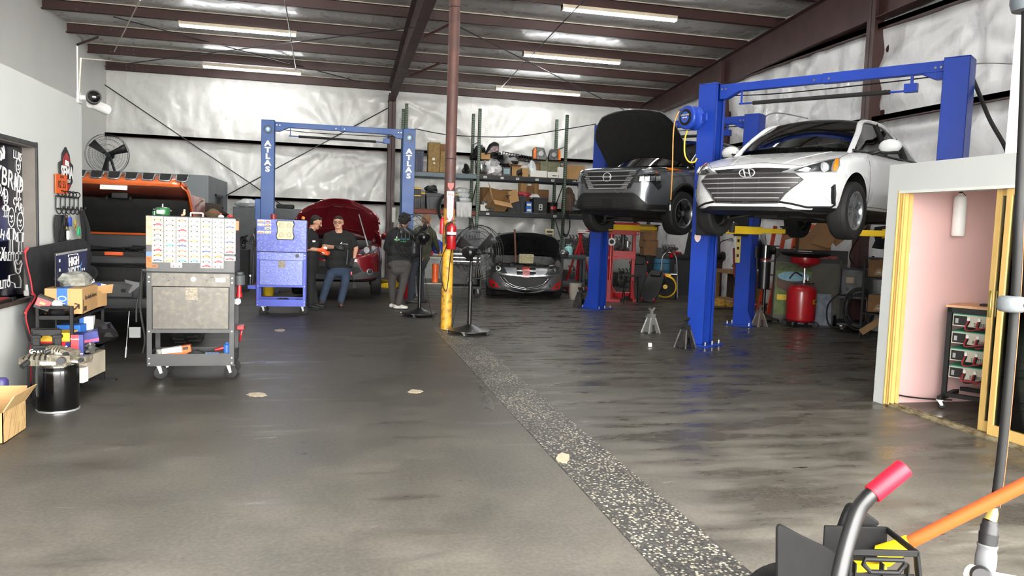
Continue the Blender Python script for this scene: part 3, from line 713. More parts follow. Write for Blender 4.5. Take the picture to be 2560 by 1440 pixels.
for h in hy.patch('headlight', hy.yz([(1135, 634), (1275, 600), (1400, 562), (1600, 515), (1805, 476), (1797, 555), (1757, 640), (1310, 648)], Z), pm('headlight_rim', (165, 168, 170), .2, .6), off=.003, thick=.005, mirror=True):
 sg = 1 if sum(v.co.y for v in h.data.vertices) > 0 else -1
 f = lambda pts: [(y*sg, z) for y, z in hy.yz(pts, Z)]
 hy.patch('lamp_interior', f([(1275, 622), (1420, 575), (1600, 530), (1740, 495), (1695, 628), (1330, 634)]), M_DLAMP, off=.010, thick=.003, parent=h)
 hy.patch('projector', f(circ((1615, 586), 46)), M_CHROME, off=.016, thick=.01, parent=h); hy.patch('projector_lens', f(circ((1615, 586), 30)), pm('lens_grey', (190, 195, 198), .1, .3), off=.028, thick=.008, parent=h)
 hy.patch('turn_signal', f([(1748, 500), (1783, 492), (1768, 560), (1742, 622), (1710, 624)]), M_AMBER, off=.014, thick=.006, parent=h)
 hy.patch('reflector_strip', f([(1300, 630), (1420, 588), (1470, 600), (1440, 632)]), M_LAMP, off=.014, thick=.003, parent=h)
hy.line('bumper_trim', hy.yz([(770, 972), (1130, 968), (1260, 988), (1430, 1027), (1690, 1027), (1737, 1000), (1741, 880), (1736, 770)], Z), M_BLACK, .013, off=.004, mirror=True)
hy.patch('front_lip', hy.sym([(780, 1016), (1180, 1020), (1430, 1077), (1640, 1082), (1735, 1112), (1690, 1128), (1200, 1118), (780, 1108)], Z), M_BLACK, off=.008, thick=.014, step=.035)
for h in hy.patch('fog_bezel', hy.yz([(1694, 800), (1733, 768), (1741, 1000), (1700, 986)], Z), M_BLACK, off=.005, mirror=True):
 sg = 1 if sum(v.co.y for v in h.data.vertices) > 0 else -1
 hy.patch('fog_lamp', [(y*sg, z) for y, z in hy.yz([(1592, 886), (1692, 812), (1692, 974)], Z)], pm('lamp_bright', (235, 238, 238), .15, .4), off=.006, parent=h)
hy.line('hood_gap', hy.yz([(790, 529), (1000, 531), (1200, 543), (1365, 560), (1600, 505), (1803, 470)], Z), M_DARKST, .0035, off=-.001, mirror=True)
hy.line('hood_side_gap', [(1.66, .77), (1.5, .76), (1.2, .74), (1.0, .72)], M_DARKST, .004, axis='z', off=-.001, mirror=True)
hy.line('hood_crease', [(2.0, .3), (1.6, .42), (1.1, .5)], P_WHITE, .006, axis='z', off=0, mirror=True)
for x in (.93, -.2, -1.12): hy.line('door_gap', [(x, .3), (x, .6), (x, .93)], M_DARKST, .004, axis='y', off=-.001, mirror=True)
hy.line('sill_gap', [(.9, .3), (-.95, .3)], M_DARKST, .005, axis='y', off=-.001, mirror=True)
for sg in ('y', '-y'): pass
MB().cbox((.02, .925, .84), (.2, .03, .03)).build('door_handle', P_WHITE, hy.root, bevel=.01)
(ey, ez), = hy.yz([(778, 643)], Z); ey = 0
em = MB(); ex = Vector((max(hy.onto(.088*cos(a), ez+.048*sin(a), 'x', .016).x for a in (0, 1.57, -1.57, .8, -.8)), 0, ez))
em.tube([(ex.x, .088*cos(a), ez+.048*sin(a)) for a in [2*pi*i/28 for i in range(28)]], .007, 8, closed=True)
for s_ in (-1, 1): em.tube([(ex.x, s_*.03+.012, ez-.04), (ex.x+.004, s_*.03, ez), (ex.x, s_*.03-.012, ez+.04)], .008, 6)
em.tube([(ex.x, -.035, ez+.012), (ex.x+.004, 0, ez), (ex.x, .035, ez-.012)], .007, 6); em.build('emblem', M_CHROME, hy.root)
MB().tube([(1.18, .1, .985), (1.08, .55, 1.03)], .008, 5).tube([(1.2, -.35, .985), (1.12, .12, 1.03)], .008, 5).build('wiper', M_BLACK, hy.root)
P_GREY = pm('gunmetal_car_paint', (84, 86, 90), .25, .5, .04, 1, coat=.8)
ni = Car('crossover_car', 'dark grey crossover raised on the rear blue lift with its hood up', (6.19, 13.24, 1.60), rad(215.7),
 [(2.30, .3, .42, .90), (2.28, .5, .33, .97), (2.21, .66, .28, 1.01), (2.08, .77, .25, 1.035), (1.9, .85, .24, 1.05), (1.6, .90, .23, 1.07), (1.2, .92, .22, 1.10), (.9, .92, .22, 1.13), (0, .92, .22, 1.14), (-1, .92, .22, 1.16), (-1.8, .89, .26, 1.15), (-2.15, .8, .32, 1.1), (-2.28, .6, .4, 1.0)], P_GREY)
ni.nose_x = 2.2; Z = (1430, 270, .22915)
ni.arches((1.36, -1.35), .43, .34, .94)
ni.cutter(MB().prism([(.98, -.74), (2.0, -.62), (2.08, -.4), (2.08, .4), (2.0, .62), (.98, .74)], .55, 1.5)); ni.cutter(MB().box(-1.7, .9, -.75, .75, .6, 1.5)); ni.finish()
ni.wheels((1.36, -1.35), .80, .36, .23, .305, 5, pm('machined_alloy', (150, 150, 152), .3, .8), steer=-.12, style='fan', capmat=M_GLOSSB)
ni.greenhouse((.92, .73, 1.12), (.18, .6, 1.6), (-1.5, .58, 1.58), (-2.05, .68, 1.15), (1.1, 0, 1.13), (.26, 0, 1.65), (-1.6, 0, 1.64), (-2.15, 0, 1.16), M_DARKGLASS, P_GREY, bp=(-.25, -1.2))
ni.interior(.92, .78, 1.08, .85); ni.mirror(.6, 1.03, 1.18, P_GREY, (.08, .13, .1)); underside(ni, -2.2, 1.95, .92, .13)
ni.engine(1.0, 2.02, .7, .56, 1.03, 3)
ni.open_hood(.98, 2.2, lambda u: (.84+.02*u if u < .55 else .85-.26*((u-.55)/.45)**2.2), rad(54), P_GREY, pm('hood_insulation', (13, 13, 14), .95, bump=.3), thick=.035, nose=.10, arch=.24)
gr = ni.patch('grille', ni.sym([(395, 690), (700, 690), (785, 655), (640, 872), (600, 884), (395, 888)], Z), M_GRILLE, off=.004)
for q in [(700, 690), (650, 742), (640, 790), (615, 836), (600, 876)]:
 (y, z), = ni.yz([q], Z); ni.line('grille_bar', [(-y, z), (y, z)], M_CHROME, .009, off=.016, parent=gr)
for q in [(705, 705), (692, 722), (668, 760), (655, 775), (640, 810), (625, 822), (610, 852), (600, 862)]:
 (y, z), = ni.yz([q], Z); ni.line('grille_tab', [(y-.1, z), (y, z)], M_CHROME, .006, off=.014, mirror=True, parent=gr)
ni.patch('upper_lamp', ni.yz([(770, 690), (830, 655), (1060, 625), (1092, 622), (1045, 668), (950, 668), (800, 686)], Z), M_LAMP, off=.006, mirror=True)
ni.patch('turn_signal', ni.yz([(1020, 662), (1097, 620), (1052, 682)], Z), M_AMBER, off=.014, mirror=True)
for h in ni.patch('lamp_housing', ni.yz([(660, 815), (725, 728), (962, 722), (975, 860), (945, 895), (870, 812)], Z), M_GLOSSB, off=.004, mirror=True):
 sg = 1 if sum(v.co.y for v in h.data.vertices) > 0 else -1
 for k in range(4):
  x = 740+k*58; ni.patch('led_lens', [(y*sg, z) for y, z in ni.yz([(x, 748), (x+48, 742), (x+46, 795), (x-6, 800)], Z)], M_LAMP, off=.012, thick=.006, parent=h)
lb = ni.patch('lower_bumper', ni.sym([(395, 925), (660, 925), (700, 942), (830, 1052), (1030, 1057), (1020, 1098), (800, 1102), (395, 1104)], Z), M_BLACK, off=.008, thick=.02)
ni.patch('lower_grille', ni.sym([(395, 958), (600, 962), (680, 1050), (640, 1084), (395, 1084)], Z), M_GRILLE, off=.029, thick=.004, parent=lb)
for q in ((640, 985), (660, 1010), (672, 1035), (665, 1060)):
 (y, z), = ni.yz([q], Z); ni.line('grille_slat', [(-y, z), (y, z)], M_DARKST, .005, off=.036, parent=lb)
ni.patch('plate_mount', ni.yz([(342, 985), (446, 990), (444, 1072), (342, 1068)], Z), M_BLACK, off=.036, thick=.008)
for x in (1.36, -1.35): ni.line('arch_cladding', [(x+.44*cos(a), .34+.44*sin(a)) for a in [pi*i/14 for i in range(15)]], M_BLACK, .035, axis='y', off=-.012, mirror=True)
ni.line('sill_cladding', [(.9, .32), (-.9, .32)], M_BLACK, .06, axis='y', off=-.03, mirror=True)
for x in (.88, -.25, -1.2): ni.line('door_gap', [(x, .45), (x, 1.08)], M_DARKST, .004, axis='y', off=-.001, mirror=True)
(_, ez), = ni.yz([(395, 755)], Z); ex = ni.onto(0, ez, 'x', .03)
em = MB().tube([(ex.x, .075*cos(a), ez+.07*sin(a)) for a in [2*pi*i/28 for i in range(28)]], .008, 8, closed=True).box(ex.x-.01, ex.x+.01, -.085, .085, ez-.014, ez+.014).build('emblem', M_CHROME, ni.root, bevel=.003)
text('NISSAN', .03, face((ex.x+.012, 0, ez), (0, 1, 0)), M_BLACK, parent=em)
P_MZ = pm('charcoal_car_paint', (88, 88, 90), .3, .4, .05, 1, coat=.6)
MZY = 18.55
mz = Car('hatchback', 'charcoal hatchback on the floor by the racks, red stripe under its raised hood', (4.142+2.2*.19, 16.36+2.2*.982, 0), rad(259),
 [(2.22, .4, .28, .56), (2.2, .58, .19, .63), (2.12, .72, .145, .68), (2.0, .80, .135, .72), (1.82, .86, .135, .77), (1.55, .885, .14, .83), (1.2, .89, .16, .90), (.9, .88, .16, .94), (0, .88, .16, .97), (-1, .88, .16, 1.0), (-1.8, .83, .2, 1.0), (-2.1, .7, .3, .95), (-2.2, .5, .4, .85)], P_MZ)
mz.nose_x = 2.12; Z = (1200, 560, .13889)
mz.arches((1.33, -1.3), .36, .31, .9); mz.cutter(MB().prism([(.98, -.72), (1.75, -.66), (1.93, -.5), (1.98, 0), (1.93, .5), (1.75, .66), (.98, .72)], .42, 1.4)); mz.cutter(MB().box(-1.6, .9, -.72, .72, .5, 1.3)); mz.finish()
mz.wheels((1.33, -1.3), .77, .32, .21, .32, 10, M_DARKST)
mz.greenhouse((.92, .69, .95), (.2, .56, 1.38), (-1.3, .54, 1.36), (-1.95, .62, 1.02), (1.12, 0, .97), (.28, 0, 1.44), (-1.35, 0, 1.42), (-2.05, 0, 1.03), M_DARKGLASS, P_MZ, bp=(-.2, -1.1))
mz.interior(.92, .62, .9, .8); mz.mirror(.6, .98, 1.0, P_MZ); mz.engine(1.0, 1.95, .68, .43, .8, 8, 34)
mz.open_hood(.96, 2.04, lambda u: (.80 if u < .5 else .80-.2*((u-.5)/.5)**2.2), rad(43), P_MZ, pm('hood_underside', (15, 15, 16), .7), thick=.02, nose=.16, frame_mat=M_BLACK, arch=.16)
gr = mz.patch('grille', mz.sym([(835, 952), (1320, 938), (1290, 1000), (1200, 1100), (1050, 1172), (835, 1198)], Z), M_GRILLE, off=.005)
for k, (pts) in enumerate(([(1300, 965), (1210, 1075), (1060, 1150), (835, 1180)], [(1230, 985), (1140, 1080), (1010, 1130), (835, 1155)])):
 mz.line('grille_chrome', [(0, mz.yz([pts[-1]], Z)[0][1])]+mz.yz(pts[:-1], Z)[::-1], M_CHROME, .005, off=.014, mirror=True, parent=gr)
mz.patch('upper_panel', mz.yz([(1002, 806), (1215, 812), (1180, 900), (1060, 945), (1002, 950)], Z), pm('satin_silver', (140, 142, 146), .35, .5), off=.005, mirror=True)
mz.patch('black_stripe', mz.sym([(835, 802), (1000, 802), (1000, 950), (835, 955)], Z), M_GLOSSB, off=.005)
rs = mz.patch('red_stripe', mz.sym([(835, 788), (896, 788), (890, 958), (835, 960)], Z), M_RED, off=.012)
(_, ez), = mz.yz([(838, 880)], Z); ex = mz.onto(0, ez, 'x', .025)
MB().tube([(ex.x, .075*cos(a), ez+.05*sin(a)) for a in [2*pi*i/24 for i in range(24)]], .006, 8, closed=True).tube([(ex.x, -.07, ez+.02), (ex.x, -.025, ez+.005), (ex.x, 0, ez-.02), (ex.x, .025, ez+.005), (ex.x, .07, ez+.02)], .006, 6).build('emblem', M_CHROME, mz.root)
for h in mz.patch('headlight', mz.yz([(1175, 912), (1255, 790), (1330, 752), (1430, 740), (1447, 800), (1420, 892), (1300, 914)], Z), M_DLAMP, off=.004, mirror=True):
 sg = 1 if sum(v.co.y for v in h.data.vertices) > 0 else -1
 mz.patch('projector', [(y*sg, z) for y, z in mz.yz(circ((1325, 838), 42), Z)], M_LAMP if sg > 0 else pm('lamp_white_ring', (240, 240, 235), .3), off=.012, parent=h)
 mz.patch('projector_lens', [(y*sg, z) for y, z in mz.yz(circ((1325, 838), 22), Z)], M_DLAMP, off=.02, parent=h)
for h in mz.patch('fog_surround', mz.yz([(1285, 1180), (1340, 1092), (1456, 1012), (1452, 1092), (1422, 1168)], Z), M_RED, off=.006, mirror=True):
 sg = 1 if sum(v.co.y for v in h.data.vertices) > 0 else -1
 mz.patch('fog_lamp', [(y*sg, z) for y, z in mz.yz(circ((1372, 1130), 24), Z)], M_LAMP, off=.014, parent=h)
mz.line('front_lip', mz.yz([(835, 1238), (1050, 1218), (1160, 1192)], Z), pm('satin_silver', (140, 142, 146), .35, .5), .014, mirror=True)
P_RED = pm('dark_red_car_paint', (120, 16, 26), .25, .25, .05, 1, coat=.9)
rd = Car('crossover_car', 'dark red crossover with raised hood between the ATLAS lift posts', (.12, 17.6, .1), rad(268),
 [(2.14, .3, .4, .74), (2.11, .5, .33, .82), (2.03, .66, .29, .88), (1.9, .78, .27, .93), (1.7, .86, .26, .99), (1.4, .9, .25, 1.05), (1.0, .92, .25, 1.12), (0, .92, .25, 1.15), (-1, .92, .25, 1.17), (-1.7, .88, .28, 1.15), (-2.0, .8, .34, 1.0), (-2.12, .6, .4, .9)], P_RED)
rd.nose_x = 2.05; Z = (720, 470, .20833)
rd.arches((1.28, -1.3), .42, .34, .94); rd.cutter(MB().prism([(.95, -.74), (1.75, -.66), (1.9, -.4), (1.9, .4), (1.75, .66), (.95, .74)], .5, 1.5)); rd.cutter(MB().box(-1.6, .88, -.74, .74, .6, 1.5)); rd.finish()
rd.wheels((1.28, -1.3), .79, .345, .22, .30, 5, M_DARKST)
rd.greenhouse((.88, .72, 1.12), (.1, .6, 1.56), (-1.4, .58, 1.53), (-1.9, .66, 1.15), (1.05, 0, 1.14), (.18, 0, 1.61), (-1.5, 0, 1.59), (-2.0, 0, 1.15), M_DARKGLASS, P_RED, bp=(-.25, -1.1))
rd.interior(.9, .72, 1.02, .84); rd.mirror(.55, 1.03, 1.2, P_RED, (.08, .13, .09)); rd.engine(1.0, 1.88, .7, .52, .96, 5)
rd.open_hood(.97, 2.11, lambda u: (.9 if u < .45 else .9-.42*((u-.45)/.55)**2.3), rad(71), P_RED, pm('red_hood_underside', (84, 12, 20), .35, .1, .15, 4, coat=.5), thick=.03, nose=.16, frame_mat=pm('red_hood_underside', (84, 12, 20)))
MB().tube([(1.62, .62, .98), Vector(rd.U[9][12])], .013, 8).build('hood_prop', M_CHROME, rd.root)
for h in rd.patch('headlight', rd.yz([(840, 796), (880, 745), (930, 710), (1000, 690), (1070, 675), (1062, 730), (1040, 775), (900, 802)], Z), M_LAMP, off=.005, mirror=True):
 sg = 1 if sum(v.co.y for v in h.data.vertices) > 0 else -1
 for c in ((942, 752, 34), (1022, 726, 24)): rd.patch('projector', [(y*sg, z) for y, z in rd.yz(circ(c[:2], c[2]), Z)], pm('lamp_bright', (235, 238, 238), .15, .4), off=.014, parent=h)
rd.patch('grille', rd.sym([(575, 800), (790, 800), (760, 850), (575, 870)], Z), M_GRILLE, off=.006)
lb = rd.patch('lower_bumper', rd.sym([(575, 885), (820, 885), (905, 1005), (1090, 1000), (1085, 1058), (860, 1090), (575, 1092)], Z), pm('grey_plastic', (62, 63, 65), .6), off=.008, thick=.015)
rd.patch('lower_grille', rd.sym([(575, 940), (840, 945), (880, 1000), (800, 1035), (575, 1035)], Z), M_GRILLE, off=.024, parent=lb)
for h in rd.patch('fog_lamp', rd.yz(circ((970, 1002), 36), Z), M_CHROME, off=.026, mirror=True):
 sg = 1 if sum(v.co.y for v in h.data.vertices) > 0 else -1
 rd.patch('fog_lens', [(y*sg, z) for y, z in rd.yz(circ((970, 1002), 24), Z)], M_LAMP, off=.034, parent=h)
# ================================================================ two-post lifts
M_WTXT = pm('white_lettering', (235, 236, 236), .5, var=.02)
def lift(label, L, Rp, mat, zt=3.66, arm_z=1.62, group=None, decal=False, pads=None):
 L, Rp = Vector((*L, 0)), Vector((*Rp, 0)); d = (Rp-L); span = d.length; a = math.atan2(d.y, d.x)
 o = thing('two_post_lift', label, 'car lift', (L.x, L.y, 0), a, group)
 for k, x0 in ((0, 0), (1, span)):
  s = 1 if k == 0 else -1; w, dp, t = .27, .29, .012
  M = TR(x0, 0, 0) @ Matrix.Diagonal((s, 1, 1, 1))
  b = MB(); b.box(-w/2, -w/2+t, -dp/2, dp/2, .02, zt, 0, M); b.box(-w/2, w/2, -dp/2, -dp/2+t, .02, zt, 0, M); b.box(-w/2, w/2, dp/2-t, dp/2, .02, zt, 0, M)
  b.box(w/2-t, w/2, -dp/2, -dp/2+.06, .02, zt, 0, M); b.box(w/2-t, w/2, dp/2-.06, dp/2, .02, zt, 0, M); b.box(-w/2, w/2, -dp/2, dp/2, zt, zt+.01, 0, M)
  p = b.build('post', mat, o, bevel=.006)
  MB().box(-w/2-.1, w/2+.12, -dp/2-.1, dp/2+.1, 0, .02, 0, M).prism([(0, 0), (.1, 0), (0, .25)], -.006, .006, 0, M @ frame((-w/2, -dp/2, .02), (-1, 0, 0), (0, 0, 1))).prism([(0, 0), (.1, 0), (0, .25)], -.006, .006, 0, M @ frame((-w/2, dp/2, .02), (-1, 0, 0), (0, 0, 1))).build('base_plate', mat, o, bevel=.003)
  for x in (-w/2-.06, w/2+.07):
   for y in (-dp/2-.06, 0, dp/2+.06): MB().cyl((x, y, .02), (x, y, .07), .014, n=8, M=M).build('anchor_bolt', M_STEEL, o)
  c = MB().box(-.06, w/2+.06, -dp/2-.03, dp/2+.03, arm_z-.1, arm_z+.55, 0, M).build('carriage', pm('carriage_black', (30, 32, 36), .5), o, bevel=.01)
  for j, (px, py) in enumerate(pads or ((.9, -.85), (.9, .8))):
   P0 = M @ Vector((.17, -.09 if py < 0 else .09, arm_z)); P1 = M @ Vector((px, py, arm_z)); dv = P1-P0; Lh = dv.length
   F = frame(P0, dv, Vector((0, 0, 1)).cross(dv))
   arm = MB().prism([(0, -.075), (Lh*.62, -.055), (Lh*.62, .055), (0, .075)], -.06, .05, 0, F).prism([(Lh*.5, -.04), (Lh, -.035), (Lh, .035), (Lh*.5, .04)], -.04, .03, 0, F).cyl(P0-Vector((0, 0, .08)), P0+Vector((0, 0, .09)), .07, n=16).build('arm', M_YEL, c, bevel=.006)
   MB().cyl(P1-Vector((0, 0, .05)), P1+Vector((0, 0, .05)), .035, n=14).cyl(P1+Vector((0, 0, .05)), P1+Vector((0, 0, .075)), .065, n=18).build('pad', M_RUBBER, arm)
 w = .27; z1 = zt-.13; z2 = zt-.01
 bar = MB().box(w/2, span*.5, -.05, .05, z1+.01, z2, 0).box(span*.5, span-w/2, -.056, .056, z1, z2+.006, 0)
 for s, x in ((1, w/2), (-1, span-w/2)): bar.prism([(0, 0), (.30*s, 0), (.1*s, -.1), (0, -.1)], -.05, .05, 0, frame((x, 0, z1+.02), (1, 0, 0), (0, 0, 1)))
 bar = bar.build('overhead_beam', mat, o, bevel=.005)
 bb = MB()
 for x in (w/2+.04, w/2+.1, span*.47, span*.53, span-w/2-.1, span-w/2-.04): bb.cyl((x, -.056, z1+.05), (x, -.07, z1+.05), .014, n=8)
 bb.build('bolts', M_STEEL, bar)
 MB().tube([(.42, -.02, z1-.16), (span-.42, -.02, z1-.18)], .012, 8).box(.44, .46, -.03, -.01, z1-.17, z1+.02).box(span-.5, span-.47, -.03, -.01, z1-.2, z1+.02).box(span-.56, span-.42, -.06, .02, z1-.2, z1-.1).build('stop_bar', mat, bar)
 MB().tube([(.62, -.02, z1-.163), (span-.72, -.02, z1-.176)], .027, 10).build('foam_sleeve', M_RUBBER, bar)
 MB().tube(bez([(w/2, .03, z1-.02), (span*.3, .03, z1-.06), (span*.7, .03, z1-.05), (span-.2, .03, z1-.03)]), .008, 5).build('hydraulic_line', M_BLACK, o)
 if decal:
  for x0 in (0, span):
   for i, ch in enumerate('ATLAS'): text(ch, .15, face((x0, -.147, zt-.49-i*.135), (1, 0, 0)), M_WTXT, parent=o, bold=.008, xs=1.25)
   em = MB().cyl((x0, -.146, zt-.19), (x0, -.151, zt-.19), .095, n=28).build('round_emblem', pm('decal_navy', (18, 30, 60), .4), o)
   MB().tube([(x0+.082*cos(t), -.153, zt-.19+.082*sin(t)) for t in [2*pi*i/36 for i in range(36)]], .006, 6, closed=True, flat=.3).build('ring', M_WTXT, em)
   MB().cyl((x0, -.151, zt-.19), (x0, -.155, zt-.19), .055, n=24).build('globe', pm('globe_blue', (70, 150, 205), .4), em)
   MB().prism([(-.02, .03), (.02, .035), (.035, .0), (.01, -.01), (.015, -.04), (-.015, -.03), (-.03, .005)], 0, .003, 0, face((x0, -.155, zt-.19), (1, 0, 0))).build('land_mark', M_WTXT, em)
  MB().box(-w/2-.12, -w/2, -.1, .1, 1.55, 2.0).build('power_unit', mat, o, bevel=.01)
 return o
LG = 'two-post lifts'
l1 = lift('royal blue two-post lift holding the white sedan', (5.14, 10.03), (6.9, 7.52), M_BLUE, arm_z=1.66, pads=((.76, -.72), (.76, .95)))
l2 = lift('royal blue two-post lift holding the grey crossover, behind the white sedan lift', (5.2, 14.66), (7.07, 12.18), M_BLUE, arm_z=1.66, pads=((.76, -.75), (.76, .95)))
l3 = lift('faded blue two-post lift lettered ATLAS around the red crossover', (-1.4, 17.3), (1.58, 17.33), M_BLUE2, arm_z=.22, decal=True, pads=((.72, -.7), (.72, 1.0)))
sh = MB().prism([(-.045, .055), (-.02, .05), (0, .058), (.02, .05), (.045, .055), (.05, 0), (.03, -.04), (0, -.06), (-.03, -.04), (-.05, 0)], 0, .003, 0, face((-.03, -.148, 1.52), (1, 0, 0))).build('shield_sticker', pm('pale_sticker', (222, 200, 190), .5), l1)
sp = MB().box(3.0-.03, 3.0+.05, -.17, -.15, 1.1, 2.1).build('scale_plate', pm('scale_yellow', (200, 180, 110), .5), l2)
for i in range(7): MB().box(3.0-.01, 3.0+.03, -.173, -.17, 1.2+i*.13, 1.25+i*.13).build('scale_mark', M_BLACK, sp)
b = MB(); b.tube(bez([aty(2421, 170, 7.7), aty(2450, 240, 7.4), aty(2475, 300, 7.1), aty(2515, 372, 6.8), aty(2530, 430, 6.7)]), .022, 8)
tag(b.build('power_cable', M_RUBBER), 'thick black cable drooping from the near blue lift post to the office', 'cable')
b = MB(); b.tube(bez([aty(2421, 168, 7.75), aty(2438, 160, 7.9), aty(2480, 158, 8.2), aty(2535, 160, 8.5)]), .008, 5); b.tube([aty(2420, 180, 7.75), aty(2400, 400, 7.75)], .008, 5)
tag(b.build('conduit', M_STEEL), 'thin grey conduit curving off the top of the near lift post', 'conduit')
b = MB(); b.tube(bez([aty(1038, 322, 17.2), aty(1130, 338, 17.6), aty(1280, 342, 17.5), aty(1400, 325, 16.5), aty(1490, 310, 15.2)]), .011, 5)
tag(b.build('air_line', M_DARKST), 'sagging thin cable strung from the ATLAS lift across the racks', 'cable')
b = MB(); b.tube(bez([aty(1908, 300, 12.2), aty(1925, 285, 12.8), aty(1960, 284, 13.4), aty(2040, 300, 14.0), aty(2150, 318, 14.4)]), .012, 5)
tag(b.build('conduit', M_STEEL), 'thin conduit arching from the rear blue post to the side wall', 'conduit')
rc = aty(1728, 295, 9.85); d = Vector((cos(rad(-54.9)), sin(rad(-54.9)), 0)); nrm = Vector((-.818, -.575, 0))
hr = thing('hose_reel', 'round blue hose reel bolted to the near lift post', 'hose reel', (rc.x, rc.y, rc.z), 0)
F = frame((0, 0, 0), (d.x*.9-.2, d.y*.9-.35, 0), (0, 0, 1))
prof = [(.001, -.10), (.15, -.10), (.165, -.085), (.165, -.05), (.15, -.045), (.15, .045), (.165, .05), (.165, .085), (.15, .10), (.11, .10)]
MB().lathe(prof, 40, 0, F).box(-.06, .24, -.05, .05, -.08, -.05, 0, F).prism([(-.17, .03), (-.08, .03), (-.05, .16), (-.17, .12)], -.08, .08, 0, F).build('casing', M_BLUE, hr, bevel=.004)
fa = MB().lathe([(.11, .098), (.11, .11), (.105, .112), (.06, .112), (.001, .112)], 36, 0, F).build('face_plate', M_BLACK, hr)
MB().lathe([(.001, .116), (.075, .116), (.075, .112)], 30, 0, F).build('label_disc', pm('label_blue', (30, 90, 190), .4), fa)
text('GOODYEAR', .03, F @ TR(0, .03, .117), pm('label_yellow', (245, 210, 60), .5), parent=fa); text('AIR HOSE', .022, F @ TR(0, -.005, .117), M_WTXT, parent=fa)
MB().box(-.03, .03, -.045, -.03, .116, .118, 0, F).build('label_bar', M_RED, fa)
ho = pm('tan_hose', (196, 140, 70), .5); yh = pm('yellow_hose', (226, 190, 60), .45)
p = [aty(1698, 278, 9.72), aty(1688, 300, 9.7), aty(1683, 340, 9.7), aty(1681, 420, 9.7), aty(1677, 500, 9.7)]
h1 = tag(MB().tube(bez(p), .009, 8).build('air_hose', ho), 'tan air hose hanging straight down from the blue reel', 'hose')
q = aty(1676, 503, 9.7); MB().cyl(q, q-Vector((0, 0, .05)), .012, n=10).build('coupler', M_BLACK, h1); MB().cyl(q-Vector((0, 0, .05)), q-Vector((0, 0, .12)), .011, .007, n=10).ell(tuple(q-Vector((0, 0, .12))), .012).build('fitting', M_CHROME, h1)
tag(MB().tube(bez([aty(1718, 327, 9.85), aty(1712, 350, 9.8), aty(1712, 385, 9.78), aty(1722, 404, 9.78), aty(1736, 405, 9.8), aty(1742, 396, 9.82)]), .011, 8).build('air_hose', yh), 'bright yellow hose looping beneath the blue reel', 'hose')
